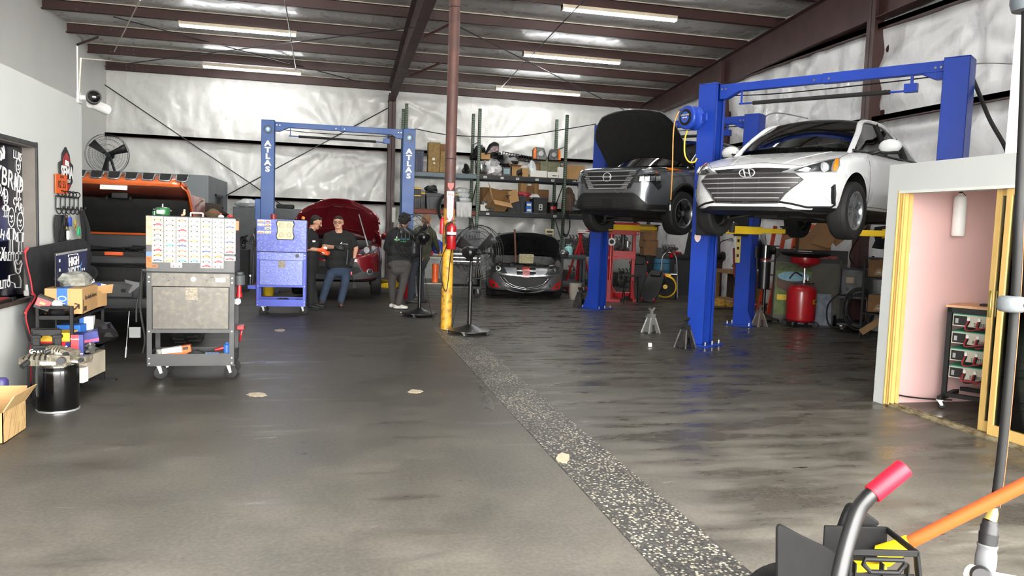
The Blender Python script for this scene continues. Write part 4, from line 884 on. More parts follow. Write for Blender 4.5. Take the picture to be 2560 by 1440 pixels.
# ================================================================ shop equipment
def caster(parent, x, y, z, r=.05, rz=0, wm=None):
 M = TR(x, y, z, rz=rz)
 c = MB().box(-.03, .03, -.03, .03, 0, .008, 0, M).prism([(-.02, 0), (.02, 0), (.035, -r*1.2), (.012, -r*1.35), (-.01, -r*.4)], -.022, -.018, 0, M @ frame((0, 0, 0), (1, 0, 0), (0, 0, 1))).prism([(-.02, 0), (.02, 0), (.035, -r*1.2), (.012, -r*1.35), (-.01, -r*.4)], .018, .022, 0, M @ frame((0, 0, 0), (1, 0, 0), (0, 0, 1))).build('caster', M_STEEL, parent)
 MB().lathe([(.001, -.014), (r*.8, -.016), (r, -.01), (r, .01), (r*.8, .016), (.001, .014)], 20, 0, M @ TR(.022, 0, -r*1.2, rx=pi/2)).build('wheel', wm or M_RUBBER, c)
def fan(label, base, cz, r, aim, lean=0.0, stand=True, base_r=.3, tilt=0.0, name='pedestal_fan'):
 """aim: heading (radians) the air blows; motor sits behind the cage"""
 o = thing(name, label, 'fan', base, 0); h = cz
 a = Vector((cos(aim)*cos(tilt), sin(aim)*cos(tilt), sin(tilt))); F = frame((a.x*.16, a.y*.16, h+a.z*.16), Vector((-sin(aim), cos(aim), 0)), Vector((0, 0, 1)))
 if F.col[2].xyz.dot(a) < 0: F = frame((a.x*.16, a.y*.16, h+a.z*.16), Vector((sin(aim), -cos(aim), 0)), Vector((0, 0, 1)))
 if stand:
  MB().lathe([(base_r, .05), (base_r, .062), (base_r*.6, .085), (base_r*.25, .125), (.05, .145), (.001, .145)], 36).build('base', M_BLKMET, o)
  for k in range(5): t = 2*pi*k/5+.5; caster(o, cos(t)*base_r*.93, sin(t)*base_r*.93, .056, .034, t+pi/2, M_BLACK)
  MB().tube([(0, 0, .14), (0, 0, h*.62)], .032, 14).tube(bez([(0, 0, h*.6), (0, 0, h-.2), (0, 0, h-.07)]), .024, 12).cyl((0, 0, h*.6), (0, 0, h*.64), .038, n=14).build('pole', M_BLKMET, o)
 else:
  b = MB(); b.tube([(0, 0, h), (-.12, .02, .02)], .03, 8).tube([(0, 0, h), (.12, -.02, .02)], .03, 8).box(-.25, .25, -.12, .12, 0, .02); b.build('pole', M_BLKMET, o)
 MB().lathe([(.001, -.16), (.06, -.155), (.085, -.13), (.09, -.02), (.06, .0), (.03, .05), (.001, .05)], 22, 0, F @ TR(0, 0, -.16)).box(-.03, .03, -.13, -.04, -.25, -.17, 0, F).build('motor', M_BLKMET, o)
 g = MB(); D = .1
 for zz, rr in ((-D*.75, r*.93), (0, r), (D, r*.97)): g.tube([(rr*cos(t), rr*sin(t), zz) for t in [2*pi*i/48 for i in range(48)]], .0045, 5, 0, F, closed=True)
 for rr, zz in ((r*.25, .13), (r*.5, .125), (r*.75, .117)):
  g.tube([(rr*cos(t), rr*sin(t), zz) for t in [2*pi*i/36 for i in range(36)]], .0028, 4, 0, F, closed=True); g.tube([(rr*cos(t), rr*sin(t), -D*.75) for t in [2*pi*i/36 for i in range(36)]], .0028, 4, 0, F, closed=True)
 n = 54
 for i in range(n):
  t = 2*pi*i/n; c, s_ = cos(t), sin(t); t2 = t+.25
  g.tube([(.05*c, .05*s_, .13), (r*.6*cos(t2*.0+t+.1), r*.6*sin(t+.1), .125), (r*.97*cos(t+.16), r*.97*sin(t+.16), D), (r*cos(t+.16), r*sin(t+.16), 0), (r*.93*cos(t+.16), r*.93*sin(t+.16), -D*.75), (r*.5*cos(t+.08), r*.5*sin(t+.08), -D*.8), (.08*c, .08*s_, -D*.85)], .0012, 3, 0, F, caps=False)
 g.build('guard', M_BLKMET, o)
 bl = MB()
 for k in range(3):
  A = F @ Matrix.Rotation(2*pi*k/3+.4, 4, 'Z'); bl.grid([[(r*.12+(r*.8)*u, -r*.13*(.6+u)+r*.26*(.6+u)*v, -.03+.06*v) for v in (0, .5, 1)] for u in (0, .35, .7, 1)], 0, A)
 bl.lathe([(.05, -.04), (.05, .05), (.001, .06)], 16, 0, F); bl.build('blades', pm('fan_blade', (46, 46, 48), .45, .3), o, solid=.002)
 return o
c1 = aty(1043, 584, 13.15); fan('black pedestal fan by the person in the printed black jacket', (1.45, 13.15, 0), 1.36, .39, rad(128), base_r=.31)
fan('black pedestal fan standing right of the yellow post, in front of the hatchback', (1.95, 11.0, 0), 1.20, .40, rad(48), base_r=.32)
fan('black pedestal fan behind the red oil drainer, before the orange ladder', (7.80, 12.75, 0), 1.33, .37, rad(160), base_r=.3)
fan('black drum fan standing on the grey store room roof', (-5.28, 20.3, 2.545), .43, .485, rad(268), stand=False, name='roof_fan')
pc = thing('pipe_column', 'brown steel pipe column with a yellow painted lower half and extinguisher sign', 'column', (1.68, 11.5, 0)); pc['kind'] = 'structure'
M_BRPIPE = pm('pipe_brown', (96, 64, 57), .55, .0, .18, 3, dirt=(80, 58, 54), dirt_amt=.3)
zz = 1.83; R_ = .082
MB().cyl((0, 0, zz), (-.0, 0, 5.32), R_, n=28).build('shaft', M_BRPIPE, pc)
MB().cyl((0, 0, 0), (0, 0, zz), R_+.0015, n=28).build('yellow_sleeve', pm('worn_yellow', (222, 168, 52), .5, var=.12, scale=5, dirt=(120, 90, 44), dirt_amt=.28), pc)
MB().tube([(R_*1.03*cos(t), R_*1.03*sin(t), 2.57) for t in [2*pi*i/24 for i in range(24)]], .006, 5, closed=True).tube([(R_*1.03*cos(t), R_*1.03*sin(t), 4.78) for t in [2*pi*i/24 for i in range(24)]], .005, 5, closed=True).build('wire_band', M_DARKST, pc)
z0, z1 = aty(1122, 553, 11.4).z, aty(1122, 478, 11.4).z
sg = tag(MB().box(-.055, .055, -.004, 0, 0, z1-z0).build('extinguisher_sign', pm('sign_white', (232, 230, 224), .45, var=.03), loc=(1.68, 11.41, z0)), 'white and red vertical sign reading FIRE EXTINGUISHER on the pipe column', 'sign')
hs = z1-z0; redp = pm('sign_red', (150, 26, 34), .45)
MB().box(-.055, -.046, -.006, -.004, 0, hs*.8).box(.046, .055, -.006, -.004, 0, hs*.8).build('border', redp, sg)
for s_ in (-1, 1): MB().prism([(s_*.05, .0), (s_*.05, .07), (s_*.012, .0)], 0, .002, 0, face((0, -.004, .012), (1, 0, 0))).build('arrow_edge', redp, sg)
text('FIRE', .047, face((0, -.005, hs*.88), (1, 0, 0)), redp, parent=sg, bold=.001)
for i, ch in enumerate('EXTINGUISHER'): text(ch, .031, face((0, -.005, hs*.80-i*.0275), (1, 0, 0)), pm('sign_ink', (40, 36, 36), .5), parent=sg, bold=.0006)
MB().prism([(-.045, .055), (0, .05), (.045, .055), (.045, 0), (0, -.06), (-.045, 0)], 0, .003, 0, face((0, -.004, hs+.07), (1, 0, 0))).build('shield_badge', pm('badge_red', (176, 90, 84), .5), sg)
def extinguisher(label, loc, h, r, body, band=True, rz=0, hose=True, name='fire_extinguisher'):
 o = thing(name, label, 'fire extinguisher', loc, rz)
 MB().lathe([(.001, 0), (r*.9, 0), (r, .012), (r, h*.78), (r*.9, h*.85), (r*.45, h*.9), (r*.3, h*.93), (.001, h*.93)], 26).build('cylinder', body, o)
 MB().cyl((0, 0, h*.92), (0, 0, h*.98), r*.28, n=14).prism([(-r*.3, 0), (r*.9, .02), (r*1.0, .035), (-r*.3, .02)], -.012, .012, 0, frame((0, 0, h*.97), (1, 0, 0), (0, 0, 1))).prism([(-r*.3, .0), (r*.8, -.04), (r*.85, -.03), (-r*.3, .015)], -.01, .01, 0, frame((0, 0, h*.96), (1, 0, 0), (0, 0, 1))).build('valve', M_BLACK, o)
 if band: MB().lathe([(r*1.01, h*.5), (r*1.01, h*.62)], 26).build('label_band', M_WHITE, o)
 if hose: MB().tube(bez([(-r*.3, 0, h*.95), (-r*1.2, -.02, h*.85), (-r*1.25, -.02, h*.5), (-r*1.1, -.02, h*.2)]), .011, 8).build('hose', M_RUBBER, o)
 return o
ez = aty(1122, 623, 11.3).z; ehg = aty(1122, 563, 11.3).z-ez+.06
e1 = extinguisher('red fire extinguisher strapped to the yellow half of the pipe column', (1.70, 11.335, ez), ehg, .072, M_RED)
for z_ in (ez+.13, ez+.38): pass
MB().lathe([(.074, .2), (.074, .215)], 24).build('strap', M_BLACK, e1)
tag(MB().lathe([(.001, 0), (.036, 0), (.038, .01), (.038, .2), (.028, .23), (.012, .24), (.012, .265), (.001, .265)], 18).build('spray_can', pm('can_red', (190, 40, 46), .35), loc=aty(1105, 585, 11.5)), 'red and white aerosol can tied to the column beside the extinguisher', 'can')
tag(MB().tube(bez([(1.72, 11.40, ez), (1.70, 11.395, 1.05), (1.66, 11.40, .6), (1.58, 11.41, .75), (1.56, 11.45, 1.0), (1.65, 11.39, 1.3), (1.76, 11.42, 1.6)]), .006, 6).build('extension_lead', M_RUBBER), 'black cord looped around the yellow half of the pipe column', 'cord')
tag(MB().tube(bez([(1.95, 10.95, 1.05), (1.86, 11.0, .7), (1.75, 11.1, .3), (1.72, 11.2, .012), (1.62, 11.3, .01)]), .005, 6).build('extension_lead', M_RUBBER), 'thin fan cord dropping to the floor at the yellow post', 'cord')
tag(MB().tube(bez([(1.47, 13.1, 1.2), (1.53, 13.0, .6), (1.62, 12.6, .02), (1.66, 12.0, .01), (1.62, 11.7, .012)]), .005, 6).build('extension_lead', M_RUBBER), 'thin cord trailing from the fan beside the printed jacket', 'cord')
tag(MB().box(-.05, .05, -.004, 0, 0, .42).build('notice_strip', M_PAPER, loc=aty(984, 556, 21.9)), 'tall white printed notice strip on the brown wall column', 'notice')
def jackstand(label, loc, mat, rz=0, s=1.0, group=None):
 o = thing('jack_stand', label, 'jack stand', loc, rz, group); w, t, h = .115*s, .045*s, .24*s
 b = MB()
 for sx in (-1, 1):
  for sy in (-1, 1): b.tube([(sx*w, sy*w*.8, .0), (sx*t, sy*t, h)], .014*s, 4)
 for sx in (-1, 1): b.grid([[(sx*w*.95, -w*.7, .02), (sx*w*.95, w*.7, .02)], [(sx*t, -t, h), (sx*t, t, h)]])
 for sy in (-1, 1): b.prism([(-w, 0), (-w*.45, 0), (-t*.5, h*.55), (t*.5, h*.55), (w*.45, 0), (w, 0), (t, h), (-t, h)], -.004, .004, 0, frame((0, sy*w*.6, 0), (1, 0, 0), (0, -sy*(w*.5)/h*.5, 1)))
 b.box(-t, t, -t, t, h-.01, h+.06*s); b.build('stand_body', mat, o)
 MB().box(-.016*s, .016*s, -.02*s, .02*s, h-.1*s, h+.12*s).prism([(-.06*s, .04*s), (-.035*s, .0), (.035*s, 0), (.06*s, .04*s), (.05*s, .045*s), (.03*s, .018*s), (-.03*s, .018*s), (-.05*s, .045*s)], -.02*s, .02*s, 0, frame((0, 0, h+.115*s), (1, 0, 0), (0, 0, 1))).build('ratchet_bar', mat, o)
 MB().cyl((-t, 0, h+.03*s), (-t-.08*s, 0, h+.02*s), .006*s, n=8).build('release_lever', mat, o)
 return o
M_JS = pm('grey_jack_stand', (120, 120, 116), .5, .3, .15, 8); M_JSB = pm('black_jack_stand', (30, 31, 33), .5, .3, .15, 8, dirt=(70, 62, 56), dirt_amt=.25)
jackstand('grey jack stand alone on the open floor between the lifts', (4.88, 11.16, 0), M_JS, .3)
jackstand('black jack stand at the foot of the nearer blue post', (4.77, 9.72, 0), M_JSB, .5, 1.05)
jackstand('dark jack stand against the far side of the rear blue post', (4.95, 15.0, 0), M_JSB, .8, 1.0)
jackstand('rusty grey jack stand under the black fluid tank', (7.27, 11.98, 0), pm('rusty_stand', (104, 94, 86), .6, .2, .2, 8), .2, .95)
tag(MB().lathe([(.001, 0), (.028, 0), (.028, .05), (.001, .05)], 16).build('bottle_top', M_WHITE, loc=fl(1625, 866)), 'small pale cap lying on the floor in front of the grey jack stand', 'cap')
pr = thing('shop_press', 'red H-frame shop press with a thick red top plate', 'press', (6.45, 16.55, 0), rad(-12)); W = .25
b = MB()
for sx in (-1, 1):
 b.box(sx*W-.035, sx*W+.035, -.05, -.03, .06, 1.75).box(sx*W-.035, sx*W+.035, .03, .05, .06, 1.75).box(sx*W-.035, sx*W-.028, -.05, .05, .06, 1.75)
 b.box(sx*W-.04, sx*W+.04, -.4, .4, 0, .06); b.tube([(sx*W, -.36, .05), (sx*W, -.04, .45)], .022, 4).tube([(sx*W, .36, .05), (sx*W, .04, .45)], .022, 4)
b.build('press_frame', M_RED, pr, bevel=.004)
MB().box(-W-.1, W+.1, -.09, .09, 1.5, 1.78).build('head_plate', M_RED, pr, bevel=.006); MB().box(-W-.04, W+.04, -.085, -.05, .95, 1.13).box(-W-.04, W+.04, .05, .085, .95, 1.13).build('press_bed', M_RED, pr, bevel=.005)
MB().cyl((.0, 0, 1.5), (0, 0, 1.28), .05, n=18).cyl((0, 0, 1.28), (0, 0, 1.18), .025, n=14).build('ram', M_DARKST, pr)
MB().cyl((.2, -.02, 1.5), (.2, -.02, 1.26), .008, n=8).cyl((-.2, -.02, 1.5), (-.2, -.02, 1.26), .008, n=8).cyl((.1, -.05, 1.22), (.1, -.05, 1.36), .05, n=14).build('return_springs', M_STEEL, pr)
bb = MB()
for sx in (-1, 1):
 for z_ in (1.55, 1.73): bb.cyl((sx*(W+.06), -.09, z_), (sx*(W+.06), -.105, z_), .016, n=6)
bb.build('bolts', M_STEEL, pr)
sc = thing('spring_compressor', 'tall red spring compressor with a round white badge, left of the press', 'spring compressor', (5.98, 16.1, 0), rad(-10))
MB().box(-.05, .05, -.04, .04, .05, 1.62).box(-.26, .26, -.05, .05, 0, .06).tube([(-.25, 0, .05), (-.04, 0, .4)], .02, 4).tube([(.25, 0, .05), (.04, 0, .4)], .02, 4).box(-.12, .16, -.12, .0, .95, 1.02).box(-.1, .1, -.14, 0, 1.5, 1.62).build('column_frame', M_RED, sc, bevel=.005)
MB().cyl((0, -.09, .75), (0, -.09, 1.5), .045, n=20).cyl((.0, -.09, .5), (0, -.09, .76), .035, n=16).build('ram_cylinder', M_RED, sc)
bd = MB().cyl((0.0, -.137, 1.34), (0, -.145, 1.34), .085, n=26).build('round_badge', M_WHITE, sc); MB().cyl((0, -.145, 1.34), (0, -.147, 1.34), .05, n=20).build('badge_ring', M_BLACK, bd)
ec = thing('engine_crane', 'red engine crane with a splayed A-frame beside the dark utility cart', 'engine crane', (6.15, 18.6, 0), rad(-8))
b = MB(); b.box(-.45, .35, -.05, .05, .06, .13).tube([(-.1, 0, .12), (-.05, 0, 1.5)], .045, 4).tube([(-.42, -.02, .12), (-.08, 0, 1.25)], .03, 4).tube([(.3, -.02, .12), (-.03, 0, 1.25)], .03, 4); b.box(-.45, -.38, -.8, .05, .06, .12).box(.28, .35, -.8, .05, .06, .12); b.build('frame', M_RED, ec, bevel=.004)
MB().tube([(-.12, 0, 1.5), (.42, -.1, 1.62)], .05, 4).tube([(.3, -.1, 1.6), (.62, -.12, 1.52)], .035, 4).build('boom', M_RED, ec); MB().cyl((-.02, 0, .55), (.2, -.05, 1.5), .03, n=12).build('ram', M_BLACK, ec)
MB().box(-.14, .16, -.08, -.05, 1.5, 1.58).build('label_plate', M_WHITE, ec); text('CAPACITY 2 TON', .04, face((0.0, -.082, 1.54), (1, 0, 0)), M_RED, parent=ec)
for x in (-.42, .31):
 for y in (-.75, 0): caster(ec, x, y, .06, .035, 0, M_BLACK)
uc = thing('utility_cart', 'dark grey plastic two-shelf utility cart right of the hatchback', 'cart', (5.80, 18.35, 0), rad(-6)); M_UC = pm('dark_grey_plastic', (62, 66, 68), .6)
MB().box(-.32, .32, -.25, .25, .84, .88).box(-.32, .32, -.25, -.22, .88, .95).box(-.32, .32, .22, .25, .88, .95).box(-.32, -.29, -.25, .25, .88, .95).box(.29, .32, -.25, .25, .88, .95).build('top_tray', M_UC, uc, bevel=.01)
MB().box(-.32, .32, -.25, .25, .16, .2).box(-.32, .32, -.25, -.22, .2, .28).box(-.32, .32, .22, .25, .2, .28).build('lower_tray', M_UC, uc, bevel=.01)
for x in (-.28, .28):
 for y in (-.21, .21): MB().box(x-.035, x+.035, y-.03, y+.03, .2, .86).build('leg', M_UC, uc, bevel=.01); caster(uc, x, y, .16, .06)
def gas_tank(label, loc, h, r, mat):
 o = thing('refrigerant_tank', label, 'gas tank', loc, 0)
 MB().lathe([(.001, 0), (r*.92, .01), (r, .03), (r, h*.62), (r*.93, h*.72), (r*.6, h*.8), (r*.2, h*.84), (.001, h*.84)], 28).lathe([(r*.55, h*.78), (r*.62, h*.9), (r*.64, h), (r*.58, h), (r*.56, h*.88)], 20, 0, None, -.6, .6).lathe([(r*.55, h*.78), (r*.62, h*.9), (r*.64, h), (r*.58, h), (r*.56, h*.88)], 20, 0, None, pi-.6, pi+.6).build('shell', mat, o)
 MB().cyl((0, 0, h*.8), (0, 0, h*.95), .02, n=10).cyl((-.03, 0, h*.93), (.03, 0, h*.93), .014, n=8).build('valve', M_STEEL, o); return o
gas_tank('pale teal refrigerant tank standing on the dark utility cart', (5.68, 18.25, .882), .34, .105, pm('pale_teal', (150, 205, 205), .4))
bd = thing('plastic_drum', 'large teal plastic drum behind the aluminium step ladder', 'drum', (8.45, 18.6, 0))
MB().lathe([(.001, 0), (.27, 0), (.285, .03), (.29, .3), (.30, .31), (.29, .33), (.29, .6), (.30, .62), (.29, .64), (.285, .87), (.27, .9), (.25, .9), (.25, .86), (.001, .86)], 32).build('barrel_wall', pm('drum_teal', (36, 92, 122), .45), bd)
MB().lathe([(.30, .78), (.305, .79), (.305, .8), (.3, .81)], 32).build('rim', pm('drum_teal', (36, 92, 122), .45), bd)
M_ALU = pm('aluminium', (190, 192, 194), .35, .8)
sl = thing('step_ladder', 'small aluminium step ladder in front of the teal drum', 'ladder', (8.15, 17.7, 0), rad(-20))
MB().tube(bez([(-.22, -.2, 0), (-.19, 0, .75), (-.15, .1, 1.0), (0, .12, 1.1), (.15, .1, 1.0), (.19, 0, .75), (.22, -.2, 0)], 6), .014, 8).build('front_frame', M_ALU, sl)
MB().tube([(-.2, .35, 0), (-.15, .06, .8)], .012, 6).tube([(.2, .35, 0), (.15, .06, .8)], .012, 6).tube([(-.18, .2, .35), (.18, .2, .35)], .01, 6).build('rear_leg', M_ALU, sl)
for z_, y in ((.28, -.13), (.56, -.06)): MB().box(-.2, .2, y-.05, y+.1, z_-.012, z_+.012).build('step', M_ALU, sl, bevel=.004)
MB().tube(bez([(-.15, .1, .98), (0, .125, 1.12), (.15, .1, .98)], 6), .018, 8).build('grip', M_RUBBER, sl)
yb = thing('drum_blower', 'round yellow air mover with a black front grille', 'blower', (7.75, 17.0, 0), rad(-24)); F = frame((0, 0, .30), (1, 0, 0), (0, 0, 1))
MB().lathe([(.24, -.18), (.265, -.17), (.275, -.1), (.275, .1), (.265, .17), (.24, .18), (.23, .16), (.23, -.16), (.24, -.18)], 40, 0, F).box(-.12, .12, .24, .3, -.13, .13, 0, F).build('housing', pm('blower_yellow', (236, 188, 30), .4), yb, bevel=.004)
g = MB()
for r_ in (.05, .08, .11, .14, .17, .2, .225): g.tube([(r_*cos(t), r_*sin(t), .185) for t in [2*pi*i/36 for i in range(36)]], .004, 5, 0, F, closed=True)
for k in range(10): t = 2*pi*k/10; g.tube([(.04*cos(t), .04*sin(t), .185), (.23*cos(t+.3), .23*sin(t+.3), .182)], .004, 4, 0, F)
g.build('front_grille', M_BLACK, yb); MB().lathe([(.001, .15), (.228, .15)], 32, 0, F).build('backing', pm('blower_dark', (14, 14, 14), .7), yb)
MB().lathe([(.001, .2), (.05, .198), (.055, .185)], 22, 0, F).build('hub_badge', pm('blower_yellow', (236, 188, 30), .4), yb); text('CAT', .03, F @ TR(0, 0, .202), M_BLACK, parent=yb)
MB().tube([(-.26, -.12, .0), (-.24, -.12, .3)], .02, 6).tube([(.26, -.12, .0), (.24, -.12, .3)], .02, 6).tube([(-.26, .12, 0), (-.24, .12, .3)], .02, 6).tube([(.26, .12, 0), (.24, .12, .3)], .02, 6).build('stand_legs', M_BLACK, yb)
def creeper(label, loc, rz, lean):
 o = thing('mechanic_creeper', label, 'creeper', loc, rz); M = TR(0, 0, .03, rx=lean)
 MB().prism([(-.13, 0), (.13, 0), (.2, .25), (.2, .8), (.13, 1.0), (-.13, 1.0), (-.2, .8), (-.2, .25)], -.015, .015, 0, M @ frame((0, 0, 0), (1, 0, 0), (0, 0, 1))).build('deck', M_BLACK, o, bevel=.006)
 MB().box(-.12, .12, -.05, -.015, .8, .97, 0, M).build('headrest', M_BLACK, o, bevel=.015)
 for x, z in ((-.14, .05), (.14, .05), (-.2, .85), (.2, .85)):
  c = MB().box(x-.02, x+.02, .01, .03, z-.02, z+.02, 0, M).build('caster', M_RED, o); MB().lathe([(.001, -.015), (.03, -.015), (.035, 0), (.03, .015), (.001, .015)], 18, 0, M @ TR(x, -.035, z, ry=pi/2)).build('wheel', M_RED, c)
 return o
creeper('black mechanic creeper with red wheels leaning on the press, standing tallest', (6.86, 16.5, 0), rad(-14), rad(-12))
creeper('black mechanic creeper with red wheels lying lower beside the stool', (6.82, 15.85, 0), rad(-38), rad(-48))
st = thing('shop_stool', 'black folding stool in front of the red press', 'stool', (6.38, 15.75, 0), rad(-15))
MB().box(-.2, .2, -.16, .16, .6, .63).build('seat', M_BLACK, st, bevel=.01)
for x in (-.18, .18):
 for y in (-.2, .2): MB().tube([(x, y, 0), (x*.7, y*.4, .6)], .014, 6).build('leg', M_BLACK, st)
fj2 = thing('floor_jack', 'red floor jack lying behind the black stool', 'floor jack', (6.45, 16.75, 0), rad(-40))
MB().box(-.32, .32, -.14, -.1, .04, .16).box(-.32, .32, .1, .14, .04, .16).prism([(-.3, 0), (.25, .02), (.33, .12), (-.1, .1)], -.06, .06, 0, frame((0, 0, .06), (1, 0, 0), (0, 0, 1))).build('chassis', M_RED, fj2, bevel=.008)
for x in (-.28, .28):
 for y in (-.15, .15): MB().lathe([(.001, -.02), (.05, -.02), (.055, 0), (.05, .02), (.001, .02)], 18, 0, TR(x, y, .056, rx=pi/2)).build('wheel', M_BLACK, fj2)
tag(MB().lathe([(.001, 0), (.13, 0), (.145, .35), (.15, .36), (.14, .36), (.135, .05), (.001, .05)], 26).build('bucket', pm('beige_bucket', (176, 168, 156), .6), loc=(5.35, 16.55, 0)), 'beige plastic bucket half hidden by the rear blue post', 'bucket')
def floor_jack(label, loc, rz, mat, hh, grip):
 o = thing('floor_jack', label, 'floor jack', loc, rz)
 MB().prism([(-.38, -.10), (.3, -.16), (.36, -.1), (.36, .1), (.3, .16), (-.38, .10)], .05, .11, 0).prism([(-.3, 0), (.05, .14), (.3, .12), (.32, .03), (-.1, 0)], -.07, .07, 0, frame((0, 0, .08), (1, 0, 0), (0, 0, 1))).build('chassis', mat, o, bevel=.008)
 MB().cyl((-.33, 0, .1), (-.33, 0, .15), .06, n=18).build('saddle', M_DARKST, o)
 for x, r_ in ((-.34, .045), (.3, .055)):
  for y in (-.15, .15): MB().lathe([(.001, -.02), (r_*.9, -.02), (r_, 0), (r_*.9, .02), (.001, .02)], 18, 0, TR(x, y, r_, rx=pi/2)).build('wheel', M_BLACK, o)
 h = MB().tube([(.26, 0, .16), (.32, 0, hh*.55)], .02, 10).build('handle', M_BLACK, o); MB().tube([(.32, 0, hh*.52), (.37, 0, hh)], .024, 10).build('handle_sleeve', grip, h)
 MB().box(.2, .32, -.06, .06, .12, .24).build('handle_socket', mat, o, bevel=.01)
 return o
floor_jack('yellow and black floor jack with upright tan handle behind the nearer post', (8.15, 14.9, 0), rad(160), pm('jack_yellow', (206, 158, 40), .45, dirt=(60, 50, 30), dirt_amt=.3), 1.35, pm('tan_grip', (176, 130, 60), .6))
floor_jack('red floor jack with upright red handle beside the yellow floor jack', (8.75, 14.9, 0), rad(150), M_RED, 1.3, M_RED)
gs = thing('bench_grinder', 'dark bench grinder with a round work lamp on a stand by the side wall', 'grinder', (8.55, 16.1, 0))
MB().box(-.2, .2, -.15, .15, 0, .02).cyl((0, 0, .02), (0, 0, .95), .045, n=14).box(-.14, .14, -.1, .1, .95, .98).build('pedestal', M_BLACK, gs)
MB().cyl((-.13, 0, 1.08), (.13, 0, 1.08), .08, n=18).build('motor', M_BLACK, gs)
for x in (-.18, .18): MB().cyl((x-.02, 0, 1.08), (x+.02, 0, 1.08), .11, n=24).build('wheel_guard', M_DARKST, gs)
MB().tube(bez([(.1, 0, 1.15), (.12, .02, 1.4), (.3, -.05, 1.48)]), .012, 8).build('lamp_arm', M_BLACK, gs); MB().lathe([(.07, 0), (.06, .05), (.02, .08), (.001, .08)], 20, 0, TR(.33, -.06, 1.43)).build('lamp_shade', M_STEEL, gs)
wb = thing('wooden_bench', 'rough wooden workbench against the side wall behind the floor jacks', 'bench', (8.85, 15.6, 0)); M_WOOD = pm('raw_pine', (150, 116, 76), .7, var=.15, scale=4)
MB().box(-.3, .3, -.5, .5, .72, .8).build('bench_top', M_WOOD, wb, bevel=.004)
for x in (-.26, .26):
 for y in (-.44, .44): MB().box(x-.04, x+.04, y-.045, y+.045, 0, .72).build('leg', M_WOOD, wb)
MB().box(-.28, .28, -.42, .42, .12, .16).build('lower_shelf', M_WOOD, wb); MB().box(-.02, 0, -.42, .42, .16, .7).build('back_panel', pm('dark_ply', (60, 44, 38), .7), wb)
scrap('scrap_parts', pm('greenish_metal', (72, 80, 72), .5, .4), (8.85, 15.4, .9), (.22, .3, .12), 5)
tag(bpy.data.objects['scrap_parts'], 'greenish heap of metal parts on the wooden workbench', 'parts')
def ladder(label, base, head_, h, w, mat):
 o = thing('extension_ladder', label, 'ladder', base, head_)
 for s_ in (-1, 1): MB().box(s_*w/2-.018, s_*w/2+.018, -.04, .04, 0, h, 0, TR(rx=rad(-9))).build('rail', mat, o, bevel=.003)
 for k in range(int(h/.3)): MB().cyl((-w/2, 0, .2+k*.3), (w/2, 0, .2+k*.3), .016, n=8, M=TR(rx=rad(-9))).build('rung', M_DARKST, o)
 return o
M_LAD = pm('orange_fibreglass', (212, 84, 40), .5)
ladder('orange fibreglass ladder leaning on the side wall behind the red oil drainer', (8.72, 13.35, 0), rad(-78), 1.86, .42, M_LAD)
ladder('orange ladder further in, partly hidden by the pedestal fan', (8.66, 14.15, 0), rad(-88), 1.82, .36, pm('red_orange_fibreglass', (190, 60, 36), .5))
fe = thing('fluid_tank', 'black two-stage fluid tank hung on the rear blue post', 'fluid tank', (7.32, 12.0, 0), rad(-55)); F = TR(0, -.02, 0)
z_a, z_b, z_c, z_d = .66, 1.13, 1.19, 1.43
MB().cyl((0, 0, z_a), (0, 0, z_b), .10, n=26).build('lower_canister', M_BLKMET, fe, bevel=.008); MB().cyl((0, 0, z_c), (0, 0, z_d), .105, n=26).build('upper_canister', M_GLOSSB, fe, bevel=.008)
MB().cyl((0, 0, z_b), (0, 0, z_c), .07, n=20).cyl((0, 0, 1.14), (.16, 0, 1.16), .02, n=10).build('manifold', M_STEEL, fe); MB().cyl((0, 0, z_c-.03), (0, 0, z_c-.005), .08, n=20).build('red_ring', M_RED, fe)
MB().box(-.13, -.09, -.14, .02, 1.2, 1.4).box(-.14, -.11, -.05, .05, 1.0, 1.4).build('bracket', M_DARKST, fe); MB().tube(bez([(.16, 0, 1.16), (.24, .02, 1.3), (.2, .05, 1.35)]), .012, 8).build('hose', M_RUBBER, fe)
od = thing('oil_drainer', 'red rolling oil drain tank topped by a wide black pan', 'oil drainer', (8.08, 12.0, 0))
MB().lathe([(.001, .09), (.2, .09), (.245, .13), (.25, .16), (.25, .62), (.24, .68), (.19, .73), (.06, .75), (.001, .75)], 34).build('tank', M_RED, od)
MB().cyl((.03, 0, .74), (.03, 0, 1.06), .022, n=12).cyl((.03, 0, .85), (.1, -.02, .85), .01, n=8).cyl((.1, -.02, .82), (.1, -.02, .88), .018, n=8).build('riser', M_CHROME, od)
MB().lathe([(.03, 1.04), (.06, 1.05), (.24, 1.13), (.25, 1.15), (.25, 1.23), (.24, 1.23), (.23, 1.15), (.04, 1.07)], 30, 0, TR(.03, 0, 0)).build('funnel', M_RED, od)
MB().lathe([(.2, 1.23), (.38, 1.26), (.42, 1.3), (.42, 1.32), (.38, 1.3), (.2, 1.25), (.001, 1.25)], 36, 0, TR(.03, 0, 0)).build('drip_pan', M_BLACK, od)
MB().tube(bez([(-.2, -.05, .76), (-.05, -.2, .78), (.15, -.12, .78)]), .012, 8).tube(bez([(-.26, 0, .85), (-.15, 0, .96), (-.02, 0, .9)]), .014, 8).build('handle_rail', M_DARKST, od)
for k in range(4): t = 2*pi*k/4+.6; c = MB().cbox((.24*cos(t), .24*sin(t), .1), (.1, .06, .03), 0).build('caster_arm', M_DARKST, od); MB().lathe([(.001, -.02), (.05, -.02), (.055, 0), (.05, .02), (.001, .02)], 18, 0, TR(.28*cos(t), .28*sin(t), .056, rx=pi/2, rz=t)).build('wheel', M_DARKST, c)
